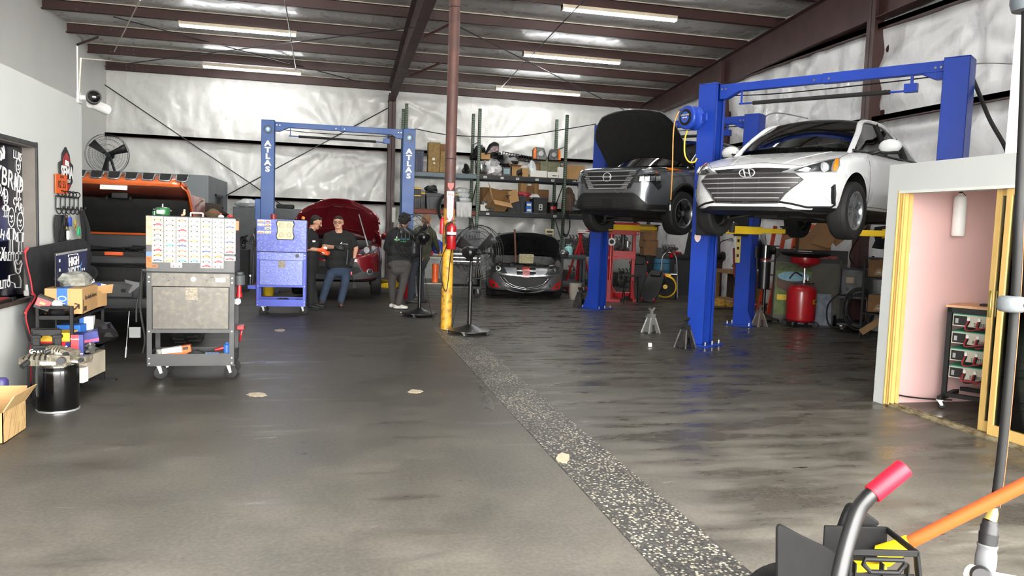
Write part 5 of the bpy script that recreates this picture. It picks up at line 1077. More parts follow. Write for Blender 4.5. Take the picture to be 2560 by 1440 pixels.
lbp = MB().lathe([(.2515, .42), (.2515, .50)], 12, 0, None, -1.3, -.6).build('label', pm('label_yellow2', (226, 188, 40), .5), od)
text('YETO', .055, frame((.155, -.199, .46), (.79, .61, 0), (0, 0, 1)), M_BLACK, parent=lbp, bold=.002)
pb = thing('pool_box', 'tall printed carton showing a round pool, behind the red oil drainer', 'carton', (8.55, 12.5, 0), rad(-25))
MB().box(-.62, .62, -.12, .12, 0, 1.36).build('carton', pm('carton_grey', (88, 84, 76), .7), pb, bevel=.004)
X0, X1 = -.62, .0
def panel(nm, poly, mat, d_=.122, par=None): return MB().prism(poly, 0, .002, 0, face((0, -d_, 0), (1, 0, 0))).build(nm, mat, par or pb)
art = panel('printed_lawn', [(-.6, .15), (.02, .15), (.02, 1.1), (-.6, 1.1)], pm('print_green', (96, 112, 60), .6, var=.3, scale=7))
panel('printed_trees', [(-.6, .96), (.02, .96), (.02, 1.1), (-.6, 1.1)], pm('print_foliage', (70, 82, 44), .6, var=.5, scale=14), .124, art)
panel('printed_pool_side', [(-.58+.57*i/12, .66-.09*sin(pi*i/12)) for i in range(13)]+[(0, .86), (-.58, .86)], pm('print_brown', (92, 66, 54), .6, var=.2, scale=9), .126, art)
panel('printed_water', [(-.29+.28*cos(t), .86+.09*sin(t)) for t in [2*pi*i/28 for i in range(28)]], pm('print_water', (128, 176, 196), .5, var=.2, scale=10), .128, art)
panel('printed_callout', [(-.56, .42), (-.36, .42), (-.36, .52), (-.56, .52)], pm('label_yellow2', (226, 188, 40), .5), .126, art); panel('printed_tube', [(-.33, .36), (-.25, .36), (-.25, .54), (-.33, .54)], M_TAPE, .126, art)
panel('dark_header', [(-.62, 1.12), (.62, 1.12), (.62, 1.36), (-.62, 1.36)], pm('print_dark', (46, 44, 42), .6), .122)
tb = panel('size_badge', [(-.24, 1.14), (.0, 1.14), (.0, 1.34), (-.24, 1.34)], M_WHITE, .124); tb2 = panel('size_field', [(-.23, 1.16), (-.01, 1.16), (-.01, 1.32), (-.23, 1.32)], pm('print_dark', (46, 44, 42), .6), .126, tb); text('16FT', .13, face((-.12, -.13, 1.25), (1, 0, 0)), M_WTXT, parent=tb2, bold=.002)
text('Coleman', .1, face((.26, -.126, 1.24), (1, 0, 0)), pm('print_red', (190, 60, 60), .5), parent=pb, bold=.002)
wl = thing('welding_machine', 'dark wheeled welder with coiled cables in front of the printed pool carton', 'welder', (8.75, 11.5, 0), rad(-35)); M_WD = pm('welder_navy', (24, 28, 38), .45)
MB().box(-.22, .26, -.36, .36, .62, 1.08).build('machine_case', M_WD, wl, bevel=.03, seg=2); MB().box(-.24, .28, -.42, .36, .12, .16).box(-.24, -.2, .3, .36, .12, 1.2).box(.24, .28, .3, .36, .12, 1.2).box(-.24, .28, -.38, .34, .58, .62).build('cart_frame', M_BLACK, wl)
MB().box(-.2, .1, -.375, -.36, .66, 1.02).build('control_panel', pm('panel_grey', (54, 54, 56), .5), wl); MB().box(-.14, -.02, -.38, -.374, .84, .94).build('display', pm('display_brown', (120, 96, 60), .4), wl)
for x in (-.12, .02): MB().cyl((x, -.375, .74), (x, -.4, .74), .028, n=14).build('dial', M_BLACK, wl)
for r_ in (.2, .24, .27): MB().tube(bez([(.08+r_*cos(t)*.9, -.40-r_*.1, .42+r_*1.3*sin(t)) for t in [2*pi*i/16 for i in range(17)]], 3), .014, 7).build('cable_coil', M_RUBBER, wl)
MB().tube(bez([(-.2, -.38, .7), (-.4, -.45, .45), (-.36, -.46, .12), (-.1, -.46, .1)]), .014, 7).build('torch_cable', M_RUBBER, wl)
for s_ in (-1, 1): MB().lathe([(.001, -.025), (.1, -.025), (.115, 0), (.1, .025), (.001, .025)], 24, 0, TR(.02+s_*.29, .3, .116, ry=pi/2)).build('wheel', M_BLACK, wl)
for s_ in (-1, 1): caster(wl, .02+s_*.2, -.36, .12, .04)
tag(MB().box(-.28, .28, -.012, .012, 0, .58, 0, TR(rx=rad(-14))).build('leaning_board', pm('pale_print', (120, 128, 140), .6, var=.3, scale=9), loc=(8.52, 12.22, 0), rot=(0, 0, rad(-28))), 'pale printed board leaning on the pool carton under the welder cables', 'board')
def torn_carton(label, loc, s):
 o = thing('torn_carton', label, 'carton', loc, rad(-20), None)
 MB().box(-.35*s, .35*s, -.14, .14, 0, .34*s).build('carton_body', M_CARD2, o)
 for nm, P in (('flap', [(-.35, .30), (-.75, .18), (-.5, .62), (-.2, .8), (.0, .72)]), ('flap', [(-.3, .2), (.1, .74), (.42, .3), (.3, .05)]), ('flap', [(.1, .72), (.55, .66), (.7, .3), (.45, .1), (.3, .3)])):
  k = RND.uniform(-.5, .5); MB().prism([(p[0]*s, p[1]*s) for p in P], -.004, .004, 0, TR(0, -.15-RND.random()*.06, 0, rx=rad(-8), rz=k*.4) @ frame((0, 0, 0), (1, 0, 0), (0, 0, 1))).build(nm, M_CARD2, o)
 return o
torn_carton('big torn brown carton heaped above the printed pool carton', (8.55, 12.45, 1.36), .8)
bs = thing('box_shelf', 'dark steel shelf unit of boxed stock beside the office wall', 'shelf', (8.75, 10.25, 0), rad(-52))
for z_ in (.42, .98, 1.3): MB().box(-.6, .6, -.25, .25, z_-.02, z_).build('shelf_board', M_BLACK, bs)
for x in (-.58, .58):
 for y in (-.23, .23): MB().box(x-.015, x+.015, y-.015, y+.015, 0, 1.32).build('post', M_BLACK, bs)
Ms = TR(8.75, 10.25, 0, rz=rad(-52))
def carton(name, label, M, d, mat=None, group=None, tape=True, cat='box', mark=None, par_rot=0):
 o = thing(name, label, cat, M.to_translation(), M.to_euler().z, group)
 MB().box(-d[0]/2, d[0]/2, -d[1]/2, d[1]/2, 0, d[2]).build('carton', mat or M_CARD, o, bevel=.003)
 if tape: MB().box(-.025, .025, -d[1]/2-.001, d[1]/2+.001, d[2]-.001, d[2]+.0012).build('tape', pm('packing_tape', (196, 168, 122), .35), o)
 if mark: text(mark[0], mark[1], face((0, -d[1]/2-.001, d[2]*mark[2]), (1, 0, 0)), pm('print_ink', (60, 44, 34), .6), parent=o)
 return o
G_ = 'stock cartons on the shelf by the office'
for i, (x, z_, lab) in enumerate(((-.36, 1.0, 'brown dispenser box on the upper shelf by the office, farther from the wall post'), (.02, 1.0, 'brown dispenser box on the upper shelf by the office, at the shelf middle'), (-.33, .44, 'brown dispenser box on the lower shelf by the office, at the shelf end'), (.05, .44, 'brown dispenser box on the lower shelf by the office, at the shelf middle'))):
 o = carton('dispenser_box', lab, Ms @ TR(x, -.02, z_), (.35, .36, .27), M_CARD2, G_)
 MB().prism([(-.08, 0), (.08, 0), (.03, .1), (-.03, .1)], 0, .05, 0, face((0, -.18, .03), (1, 0, 0))).build('spout_flap', pm('torn_card', (168, 140, 104), .8), o); MB().cyl((0, -.23, .06), (0, -.18, .08), .03, n=12).build('spout_cap', M_WHITE, o)
carton('carton', 'pale opened carton on top of the shelf by the office', Ms @ TR(-.1, .0, 1.3), (.5, .3, .16), pm('pale_card', (186, 176, 150), .8), tape=False)
jg = thing('oil_jug', 'translucent white oil jug on the shelf by the office', 'jug', Ms @ Vector((.15, -.1, .72)), rad(-52)); MB().box(-.12, .12, -.09, .09, -.28, 0).build('bottle', pm('hdpe', (196, 198, 186), .5), jg, bevel=.04, seg=3); MB().cyl((.05, 0, 0), (.05, 0, .03), .03, n=14).build('cap', M_WHITE, jg); MB().tube(bez([(-.1, 0, -.02), (-.06, 0, .02), (.02, 0, .0)]), .015, 8).build('handle', pm('hdpe', (196, 198, 186), .5), jg)
tag(scrap('garment_bag', pm('navy_cloth', (34, 38, 50), .85), (8.7, 10.4, 1.62), (.4, .3, .26), 9), 'dark blue cloth bundle heaped on top of the shelf by the office', 'cloth')
tag(scrap('red_rag', pm('dark_red_cloth', (110, 30, 56), .85), (8.62, 10.2, 1.9), (.2, .14, .08), 4), 'dark red rag on top of the cloth bundle by the office shelf', 'rag')
tag(MB().tube(bez([aty(2172, 565, 10.6), aty(2150, 590, 10.7), aty(2128, 625, 10.9), aty(2126, 650, 11.0), aty(2140, 663, 11), aty(2160, 664, 10.9)]), .012, 7).build('loose_cable', M_RUBBER), 'black cable looping down from the cloth bundle beside the torn carton', 'cable')
for i, (x, y) in enumerate(((2000, 573), (2031, 584), (2153, 576))):
 p = atx(x, y, 9.12); tag(MB().box(-.003, .003, -.08, .08, -.03, .03).build('tape_strip', M_TAPE, loc=p), ['strip of blue tape on the side wall plastic, closest to the orange ladder', 'strip of blue tape on the side wall plastic above the torn carton', 'strip of blue tape on the side wall plastic by the cloth bundle'][i], 'tape')
tag(MB().cbox((0, 0, 0), (.5, .05, .1)).build('timber_offcut', M_WOOD, loc=(8.3, 10.35, .27), rot=(0, rad(-40), rad(-50))), 'timber board leaning under the shelf by the office', 'board')
# ================================================================ left side of the shop
wn = struct(MB().box(XO-.02, XO+.012, WY0-.04, WY0, WZ0, WZ1+.04).box(XO-.02, XO+.012, WY1, WY1+.025, WZ0, WZ1+.04).box(XO-.02, XO+.012, WY0, WY1, WZ1, WZ1+.035).build('window_1', pm('dark_frame', (52, 52, 54), .5)), 'dark office window covered in white marker drawings of stick figures', 'window')
MB().box(XO-.115, XO-.105, WY0, WY1, WZ0, WZ1).build('pane', pm('navy_glass', (12, 15, 30), .12, 0, .3, 1.2), wn)
MB().box(XO-.12, XO-.001, WY1-.012, WY1, WZ0, WZ1).box(XO-.12, XO-.001, WY0, WY1, WZ1-.012, WZ1).build('jamb', pm('taupe_jamb', (104, 98, 92), .6), wn)
MB().box(XO-.12, XO+.05, WY0-.05, WY1+.06, WZ0-.035, WZ0).build('sill', pm('dark_wood_sill', (66, 58, 52), .5), wn, bevel=.004)
M_MARK = pm('white_marker', (225, 225, 225), .6)
PX = XO-.101
def wpt(zx, zy): return atx(zx*.3056, 340+zy*.3056, PX)
def draw(strokes, r=.005):
 b = MB()
 for s_ in strokes: b.tube([wpt(*p) for p in s_], r, 5, flat=.6)
 return b
def figure(cx, cy, hw, hh, bw, top, bot):
 S = [[(cx+hw*cos(t), cy+hh*sin(t)) for t in [2*pi*i/16 for i in range(17)]]]
 S += [[(cx-hw*.4, cy-hh*.2), (cx-hw*.3, cy-hh*.05)], [(cx+hw*.3, cy-hh*.2), (cx+hw*.4, cy-hh*.05)], [(cx-hw*.4, cy+hh*.4), (cx, cy+hh*.55), (cx+hw*.4, cy+hh*.35)], [(cx, cy-hh*.1), (cx+hw*.1, cy+hh*.2)]]
 L = bot-top; mid = top+L*.45
 S += [[(cx, cy+hh), (cx, top)], [(cx-bw*.5, top), (cx+bw*.5, top), (cx+bw*.45, mid), (cx-bw*.45, mid), (cx-bw*.5, top)], [(cx-bw*.5, top), (cx-bw*.95, top+L*.3), (cx-bw*.7, top+L*.42)], [(cx+bw*.5, top), (cx+bw*.95, top+L*.3), (cx+bw*.8, top+L*.42)]]
 for s_ in (-1, 1): S += [[(cx+s_*bw*.25, mid), (cx+s_*bw*.3, bot-L*.08)], [(cx+s_*bw*.3+bw*.28*cos(t), bot-L*.02+L*.06*sin(t)) for t in [2*pi*i/10 for i in range(11)]]]
 return S
draw(figure(149, 245, 17, 62, 36, 335, 520)).build('drawing', M_MARK, wn); draw(figure(93, 665, 26, 78, 40, 755, 965)).build('drawing', M_MARK, wn); draw(figure(166, 700, 26, 74, 44, 790, 960)).build('drawing', M_MARK, wn); draw(figure(48, 500, 16, 66, 30, 570, 660)).build('drawing', M_MARK, wn)
draw([[(118, 1035), (128, 1015), (142, 1050), (158, 1048), (172, 1018), (180, 1045), (170, 1075), (165, 1110), (150, 1130), (132, 1112), (126, 1070), (118, 1035)], [(140, 1085), (150, 1095), (160, 1085)], [(126, 1130), (78, 1140), (76, 1190), (120, 1205)], [(120, 1205), (125, 1240), (170, 1240), (172, 1180), (160, 1140)]]).build('dog_drawing', M_MARK, wn)
draw([[(0, 120), (12, 150), (6, 200)], [(15, 95), (28, 140), (20, 190)], [(28, 80), (38, 130), (34, 185)]], .008).build('signal_drawing', M_MARK, wn)
def wtext(s, zx, zy, size, tilt=0, xs=1): return text(s, size, frame(wpt(zx, zy), Vector((0, 1, tilt)), Vector((0, 0, 1))), M_MARK, 'lettering', wn, bold=.002, xs=xs)
for s_, x, y, sz, ti in (('LUIS', 143, 165, .10, -.12), ('HYBRID', 48, 345, .22, -.16), ('CARLOS', 180, 600, .11, -.4), ('CARLITO', 68, 990, .11, -.06), ('Y', 128, 590, .12, 0), ('Y', 30, 955, .12, 0), ('DA', 12, 450, .13, -.3), ('AH', 6, 800, .11, -.3), ('RLITO', 32, 1215, .10, 0)): wtext(s_, x, y, sz, ti)
def polish(label, zx):
 p = wpt(zx, 1335); o = thing('small_bottle', label, 'bottle', (XO-.02, p.y, WZ0)); MB().box(-.022, .022, -.022, .022, 0, .05).build('bottle_body', pm('milky_glass', (190, 188, 184), .3), o, bevel=.006); MB().cyl((0, 0, .05), (0, 0, .1), .014, .012, 12).build('cap', M_WHITE, o)
polish('small white-capped bottle on the window sill, nearer the dog drawing', 138); polish('small white-capped bottle on the window sill, nearer the black panel', 182)
tag(MB().box(-.05, .05, -.2, .2, 0, .035).build('red_packet', M_RED, loc=(XO-.04, 6.86, WZ0), bevel=.004), 'red packet lying on the office window sill', 'packet')
tag(MB().tube([(0, -.14, .012), (.01, 0, .02), (0, .1, .012)], .011, 8).cbox((0, .13, .014), (.03, .07, .028)).build('hand_tool', M_BLACK, loc=(XO+.015, 6.98, WZ0)), 'black hand tool lying at the edge of the window sill', 'tool')
XS = XO+.004
def yz_plate(nm, pts, x0, th, mat, par): return MB().prism([(p[0], p[1]) for p in pts], 0, th, 0, frame((x0, 0, 0), (0, 1, 0), (0, 0, 1))).build(nm, mat, par)
se = thing('trade_show_sign', 'shield shaped black and red sign reading SEMA on the grey office wall', 'sign', (XS, 8.46, 1.75))
yz_plate('backing', [(-.0, 0), (.18, .13), (.205, .3), (.12, .33), (.1, .40), (.0, .47), (-.1, .40), (-.12, .33), (-.205, .3), (-.19, .14)], 0, .012, pm('sign_black', (30, 32, 34), .5), se)
yz_plate('red_tower', [(-.09, .28), (.09, .28), (.08, .37), (.0, .42), (-.08, .37)], .012, .004, M_RED, se); yz_plate('white_tower', [(-.05, .29), (.06, .28), (.05, .33), (-.04, .34)], .016, .003, M_WTXT, se); yz_plate('red_chevron', [(0, .02), (.12, .11), (.02, .10)], .012, .003, M_RED, se)
text('SEMA', .16, face((.018, 0, .215), (0, 1, 0)), M_WTXT, parent=se, bold=.006, xs=.9); text('SHOW', .05, face((.018, .02, .135), (0, 1, 0)), M_WTXT, parent=se)
pl = thing('licence_plate', 'orange licence plate overlapping the SEMA sign', 'licence plate', (XS+.02, 8.27, 1.755))
yz_plate('plate', [(-.16, 0), (.16, 0), (.16, .185), (-.16, .185)], 0, .008, M_ORANGE, pl); text('82 55', .1, face((.01, 0, .085), (0, 1, 0)), pm('plate_ink', (60, 34, 20), .5), parent=pl); text('TEXAS', .035, face((.01, 0, .16), (0, 1, 0)), pm('plate_ink', (60, 34, 20), .5), parent=pl)
hk = thing('hook_rail', 'black wire coat rail with hooks below the orange licence plate', 'hook rail', (XS, 8.46, 1.58))
b = MB(); b.tube([(.02, -.33, .15), (.02, .33, .15)], .008, 6).tube([(.02, -.33, .03), (.02, .33, .03)], .008, 6)
for i in range(6): y = -.33+i*.132; b.tube(bez([(.02, y, .15), (.02, y, .02), (.05, y, -.02), (.075, y+.03, .04)]), .006, 6).ell((.075, y+.03, .045), .012, 8, 6)
for i in range(5): y = -.2+i*.11; b.tube([(.03+.02*cos(t), y+.04*cos(t), .175+.03*sin(t)) for t in [2*pi*k/12 for k in range(12)]], .006, 5, closed=True)
b.build('rail_wire', M_BLACK, hk)
def keys(label, y, zt, fob, nm='key_bunch'):
 o = thing(nm, label, 'keys', (XS+.07, y, zt)); MB().tube([(0, .016*cos(t), -.02+.016*sin(t)) for t in [2*pi*k/14 for k in range(14)]], .003, 5, closed=True).build('ring', M_STEEL, o)
 MB().box(-.01, .01, -.03, .03, -.13, -.04).build('fob', fob, o, bevel=.006); MB().box(-.002, .002, .02, .04, -.16, -.05).cyl((-.002, .03, -.05), (.002, .03, -.05), .018, n=12).build('key', pm('brass', (214, 190, 110), .3, .8), o); return o
keys('black car key fob hanging first on the hook rail', 8.22, 1.57, M_BLACK); keys('blue key fob hanging second on the hook rail', 8.36, 1.57, pm('fob_blue', (40, 70, 170), .4)); keys('white tagged keys hanging low on the hook rail', 8.3, 1.44, M_WHITE); keys('green tagged keys hanging beside the brass keys', 8.62, 1.47, pm('tag_green', (40, 150, 100), .4)); keys('brass keys hanging in the middle of the hook rail', 8.52, 1.55, pm('brass', (214, 190, 110), .3, .8))
st = thing('black_apron', 'black cloth apron with straps hanging from the hook rail, farther from the corner', 'apron', (XS+.02, 8.25, .95)); M_CLOTH = pm('black_cloth', (26, 26, 28), .85, bump=.2)
MB().grid([[(.02+.02*sin(j*2.1+i), -.16*(1-i*.1)-.02*i+j*.06, i*.1) for j in range(6)] for i in range(7)]).build('apron_body', M_CLOTH, st, solid=.015); MB().tube(bez([(.03, -.12, .35), (.04, -.08, .5), (.05, -.02, .62)]), .02, 6, flat=.3).build('strap', M_CLOTH, st)
a2 = thing('black_harness', 'black strap bundle hanging from the last hook by the wall corner', 'strap', (XS+.03, 8.78, 1.1))
MB().tube(bez([(.02, -.02, .5), (.03, .02, .3), (.02, .05, .1), (.03, .03, 0)]), [.04]*25, 8, flat=.4).tube(bez([(.02, 0, .5), (.05, .1, .3), (.04, .12, .1), (.03, .05, 0)]), .03, 8, flat=.35).ell((.04, .06, .02), (.05, .1, .08)).build('strap_body', M_CLOTH, a2)
cm = thing('security_camera', 'white bullet security camera on the top corner of the grey office wall', 'camera', (XO, 8.9, 2.77))
MB().box(0, .02, -.06, .06, -.06, .06).cyl((.02, 0, 0), (.1, -.02, 0), .025, n=12).build('mount', M_WHITE, cm, bevel=.004)
F = frame((.16, -.06, 0), Vector((0, 0, 1)).cross(Vector((.35, -1, -.1))), (0, 0, 1)); MB().cyl((0, 0, -.02), (0, 0, .08), .07, n=24, M=F).build('lens_head', M_BLACK, cm); MB().ell((0, 0, .07), (.06, .06, .04), 20, 10, 0, F).build('lens_dome', M_GLOSSB, cm); MB().cyl((.0, 0, -.09), (0, 0, -.02), .068, n=24, M=F).cyl((.06, .2, -.02), (.16, .42, -.06), .055, n=18).build('housing', M_WHITE, cm)
tag(MB().tube([(XO-.02, 8.95, 2.8), (XO-.02, 8.95, 3.3), (XO-.3, 9.5, 3.4), (XL+.05, 17.5, 5.55)][:2], .008, 6).build('camera_conduit', M_WHITE), 'thin white conduit rising above the security camera', 'conduit')
struct(MB().tube([aty(202, 147, 9.0), aty(197, 240, 9.0)], .009, 6).tube([aty(202, 147, 9.0), aty(282, 152, 22.0)], .012, 6).build('trim_2', pm('cream_edge_strip', (200, 192, 176), .6)), 'thin cream conduit run on the upper wall', 'conduit')
dk = thing('desk_top', 'large black curved desk top with a red edge leaning on the office wall', 'desk top', (-2.5, 7.0, 0))
EDGE = [(65.7, 621), (58, 633), (61, 658), (71, 700), (76, 731), (83, 741), (72, 762), (62, 778), (59, 790), (61, 806), (70, 838), (75, 854), (70, 872), (68, 888), (71, 915), (72, 960)]
ep = [atx(x, y, -2.49) for x, y in EDGE]; ep = [(p.y-7.0, p.z) for p in ep]; top = [atx(x, y, -2.49) for x, y in ((214, 604), (206, 597), (195, 597))]
poly = ep+[(ep[-1][0]+.02, .0), (1.78, .0), (1.8, 1.22)]+[(top[0].y-7, top[0].z), (top[1].y-7, top[1].z), (top[2].y-7, top[2].z)]
MB().prism(poly, 0, .02, 0, frame((0, 0, 0), (0, 1, 0), (0, 0, 1))).build('top_panel', pm('desk_black', (38, 38, 40), .6, bump=.2, bscale=200), dk)
MB().tube(bez([(.014, y+.018, z) for y, z in ep], 4), .012, 6).build('red_edging', pm('edge_red', (190, 60, 66), .5), dk)
MB().tube(bez([(.014, y, z) for y, z in [(top[0].y-7-.03, top[0].z-.14), (top[0].y-7-.01, top[0].z-.22), (top[0].y-7-.04, top[0].z-.30)]], 4), .012, 6).build('red_edging', pm('edge_red', (190, 60, 66), .5), dk)
po = thing('poster_stand', 'navy HIGH VOLT BATTERIES poster on a thin black pole behind the rack', 'poster', (-2.3, 7.2, 0)); y1 = .83
yz_plate('poster_sheet', [(0, .935), (y1, .972), (y1, 1.237), (0, 1.222)], 0, .006, pm('poster_navy', (18, 22, 52), .35, var=.5, scale=5), po); yz_plate('top_clip', [(0, 1.207), (y1, 1.222), (y1, 1.24), (0, 1.225)], .002, .008, pm('grey_clip', (150, 150, 150), .5), po)
FT = lambda y, z: frame((.008, y, z), (0, 1, .03), (0, 0, 1))
text('HIGH', .105, FT(.45, 1.135), M_WTXT, parent=po, bold=.004, xs=1.1); text('VOLT', .105, FT(.45, 1.045), M_WTXT, parent=po, bold=.004, xs=1.1); text('BATTERIES', .03, FT(.43, .982), M_WTXT, parent=po)
MB().box(.007, .01, .25, .5, 1.0, 1.005).tube([(.009, .3, 1.185), (.009, .3, 1.2), (.009, .55, 1.203), (.009, .55, 1.19)], .004, 5).build('rule', M_WTXT, po); yz_plate('bolt_mark', [(.6, 1.02), (.66, 1.06), (.63, 1.06), (.68, 1.12), (.6, 1.075), (.63, 1.07)], .007, .002, pm('bolt_blue', (90, 150, 210), .4), po)
for y, z in ((.08, 1.16), (.08, 1.08), (.08, 1.0), (.74, 1.05), (.68, 1.05)): yz_plate('icon', [(y-.012, z-.012), (y+.012, z-.012), (y+.012, z+.012), (y-.012, z+.012)], .007, .002, M_WTXT, po)
MB().cyl((0, -.01, .0), (0, -.01, 1.23), .007, n=8).box(-.06, .12, -.06, .08, 0, .008).build('pole', M_BLACK, po)
RX0, RX1, RY0, RY1 = -2.375, -2.095, 6.95, 7.82
rk = thing('parts_rack', 'black metal three-tier rack of boxed parts beside the office wall', 'rack', (RX0, RY0, 0)); w, d = RX1-RX0, RY1-RY0
for y, nm in ((0, 'front_frame'), (d, 'rear_frame')):
 MB().box(0, .026, y, y+.026, 0, .805).box(w-.026, w, y, y+.026, 0, .805).box(.026, w-.026, y, y+.026, .78, .805).box(.026, w-.026, y, y+.026, .69, .725).build(nm, M_BLACK, rk, bevel=.003)
for z in (.705, .35, .115): MB().box(0, w, .02, d, z, z+.015).box(w-.02, w, .026, d, z-.025, z+.015).box(0, .02, .026, d, z-.025, z+.015).build('shelf', M_BLACK, rk)
MB().box(-.03, w+.1, d-.02, d+.05, .0, .018).box(-.03, w+.02, -.02, .05, 0, .018).build('foot_bar', M_BLACK, rk)
RM = lambda x, y, z, r=0: TR(RX0+x, RY0+y, z, rz=r)
az = carton('shipping_carton', 'brown shipping carton with blue tape and a curved arrow on top of the black rack', RM(.155, .40, .722, rad(2)), (.285, .50, .215), tape=False)
tp = MB().box(-.05, .03, -.2515, -.25, .03, .215).box(-.05, .03, -.25, -.06, .2145, .2162).build('blue_tape', M_TAPE, az); MB().tube([(-.01+.03*cos(t), -.253, .13+.02*sin(t)) for t in [2*pi*k/14 for k in range(14)]], .004, 5, closed=True).box(-.03, .012, -.253, -.2515, .06, .066).box(-.03, .012, -.253, -.2515, .085, .091).build('tape_logo', M_WTXT, tp)
MB().tube(bez([(.04, -.252, .05), (.08, -.252, .04), (.115, -.252, .075)]), .007, 5).tube([(.085, -.252, .09), (.12, -.252, .08), (.118, -.252, .045)], .006, 5).build('arrow_mark', pm('print_ink', (60, 44, 34), .6), az)
text('Slam dunkly delivered.', .052, face((.1435, .02, .13), (0, 1, 0)), pm('print_ink', (60, 44, 34), .6), parent=az, xs=.8)
MB().box(.1428, .1436, -.2, -.12, .02, .06).box(.1428, .1436, -.235, -.215, .01, .12).build('print_block', pm('print_ink', (60, 44, 34), .6), az)
sb = carton('carton', 'small open brown box behind the shipping carton on the rack', RM(.2, .77, .722, rad(-8)), (.2, .2, .15)); MB().box(-.05, .06, -.101, -.1, .04, .12).build('label', M_PAPER, sb); MB().prism([(-.1, 0), (.1, 0), (.09, .09), (-.08, .08)], 0, .003, 0, TR(.1, 0, .12, rz=rad(60), rx=rad(20)) @ frame((0, 0, 0), (1, 0, 0), (0, 0, 1))).build('flap', M_CARD, sb)
tag(scrap('plastic_bag', pm('crumpled_film', (150, 150, 142), .2, .2, .5, 14, bump=.6, bscale=14), (RX0+.16, RY0+.45, .985), (.12, .2, .075), 3), 'crumpled clear plastic bag on top of the shipping carton', 'bag')
tag(scrap('white_bag', pm('white_film', (214, 214, 212), .3, bump=.3), (RX0+.2, RY0+.6, .965), (.07, .09, .035), 8), 'small white plastic bag at the back of the shipping carton', 'bag')
bt = thing('spray_bottle', 'blue bottle with a white cap lying on the small open box', 'bottle', (RX0+.22, RY0+.77, .905), rad(35)); MB().cyl((-.1, 0, .0), (.06, 0, .0), .034, n=16).build('bottle', pm('bottle_blue', (36, 60, 140), .35, var=.4, scale=30), bt, bevel=.006); MB().cyl((.06, 0, 0), (.11, 0, 0), .026, .016, 14).build('cap', M_WHITE, bt); MB().cyl((.11, 0, 0), (.14, 0, 0), .006, n=8).build('nozzle', M_RED, bt)
rb = thing('part_box', 'red and black part box tilted on the front corner of the rack', 'box', (RX0+.03, RY0+.02, .78), rad(12), None, rad(0), rad(22)); MB().box(-.05, .06, -.02, .12, .0, .1).build('carton', M_RED, rb, bevel=.003); MB().box(-.051, .061, -.021, .121, .0, .022).box(-.051, .061, -.021, .121, .085, .101).build('black_band', M_BLACK, rb); MB().box(-.02, .02, -.0225, -.0205, .04, .06).build('label', pm('label_orange', (220, 160, 90), .5), rb)
tag(scrap('folded_bag', pm('black_vinyl', (24, 24, 25), .35), (RX0+.14, RY0+.10, .752), (.105, .1, .05), 6), 'black vinyl bag stuffed under the top bar of the rack', 'bag')
tag(scrap('paper_wad', M_PAPER, (RX0+.13, RY0+.09, .81), (.05, .05, .03), 2), 'white paper wad against the blue taped carton', 'paper')
def pbox(label, M, dim, face_mats, nm='part_box', words=None):
 o = thing(nm, label, 'box', M.to_translation(), M.to_euler().z); x, y, z = dim
 MB().box(-x/2, x/2, -y/2, y/2, 0, z).build('carton', face_mats[0], o, bevel=.002)
 for k, (z0, z1, m) in enumerate(face_mats[1:]): MB().box(-x/2-.0008, x/2+.0008, -y/2-.0008, y/2+.0008, z*z0, z*z1).build('printed_band', m, o)
 if words: text(words[0], words[1], face((words[3] if len(words) > 3 else 0, -y/2-.0015, z*words[2]), (1, 0, 0)), M_WTXT, parent=o, bold=.001)
 return o
M_DY = pm('box_yellow', (238, 196, 60), .5); M_DR = pm('box_red', (206, 32, 44), .5); M_DB = pm('box_navy', (34, 44, 120), .5); M_BB = pm('box_blue', (50, 112, 196), .5)
du = pbox('yellow, red and blue Duralast box on the middle shelf behind the caution sign', RM(.125, .14, .366), (.235, .2, .21), [M_DR, (.66, 1.002, M_DY)], words=('Duralast', .058, .44))
MB().prism([(.05, 0), (.118, 0), (.118, .135), (.09, .135)], 0, .001, 0, face((0, -.1012, 0), (1, 0, 0))).build('blue_wedge', M_DB, du)
d2 = pbox('narrow navy and red Duralast box on the middle shelf outside the front post', RM(.285, .10, .366, rad(14)), (.09, .2, .2), [M_DB], words=None); MB().box(-.0455, .01, -.1012, -.1, .02, .2).build('red_panel', M_DR, d2); MB().box(-.045, .04, -.1014, -.1, .015, .045).build('white_strip', M_WHITE, d2); text('Duralast', .018, face((-.018, -.1015, .165), (1, 0, 0)), M_WTXT, parent=d2)
d3 = pbox('navy box with a pink label tilted on the middle shelf of the rack', RM(.27, .5, .43, rad(15)), (.14, .16, .1), [M_DB, (.12, .35, pm('label_pink', (222, 70, 110), .5))]); d3.rotation_euler.y = rad(-8)
pbox('white and blue box standing at the back of the middle shelf, the taller of two', RM(.2, .66, .366, rad(6)), (.11, .1, .28), [M_WHITE]); MB().box(-.0555, -.02, -.051, .051, 0, .28).build('printed_band', M_BB, [o for o in bpy.data.objects if o.get('label', '').startswith('white and blue box standing')][0])
pbox('white and blue box lying across the middle shelf, the lower of two', RM(.13, .45, .366, rad(-4)), (.2, .14, .23), [M_BB, (.0, .5, M_WHITE)])
tag(scrap('cast_part', pm('cast_alloy', (110, 110, 108), .5, .6), (RX0+.3, RY0+.36, .395), (.05, .07, .05), 12, amp=.6), 'small cast metal part beside the navy boxes on the rack', 'part')
tag(scrap('bin_bag', pm('black_vinyl', (24, 24, 25), .35), (RX0+.25, RY0+.76, .47), (.16, .14, .12), 15), 'big black plastic bag bulging off the middle shelf of the rack', 'bag')
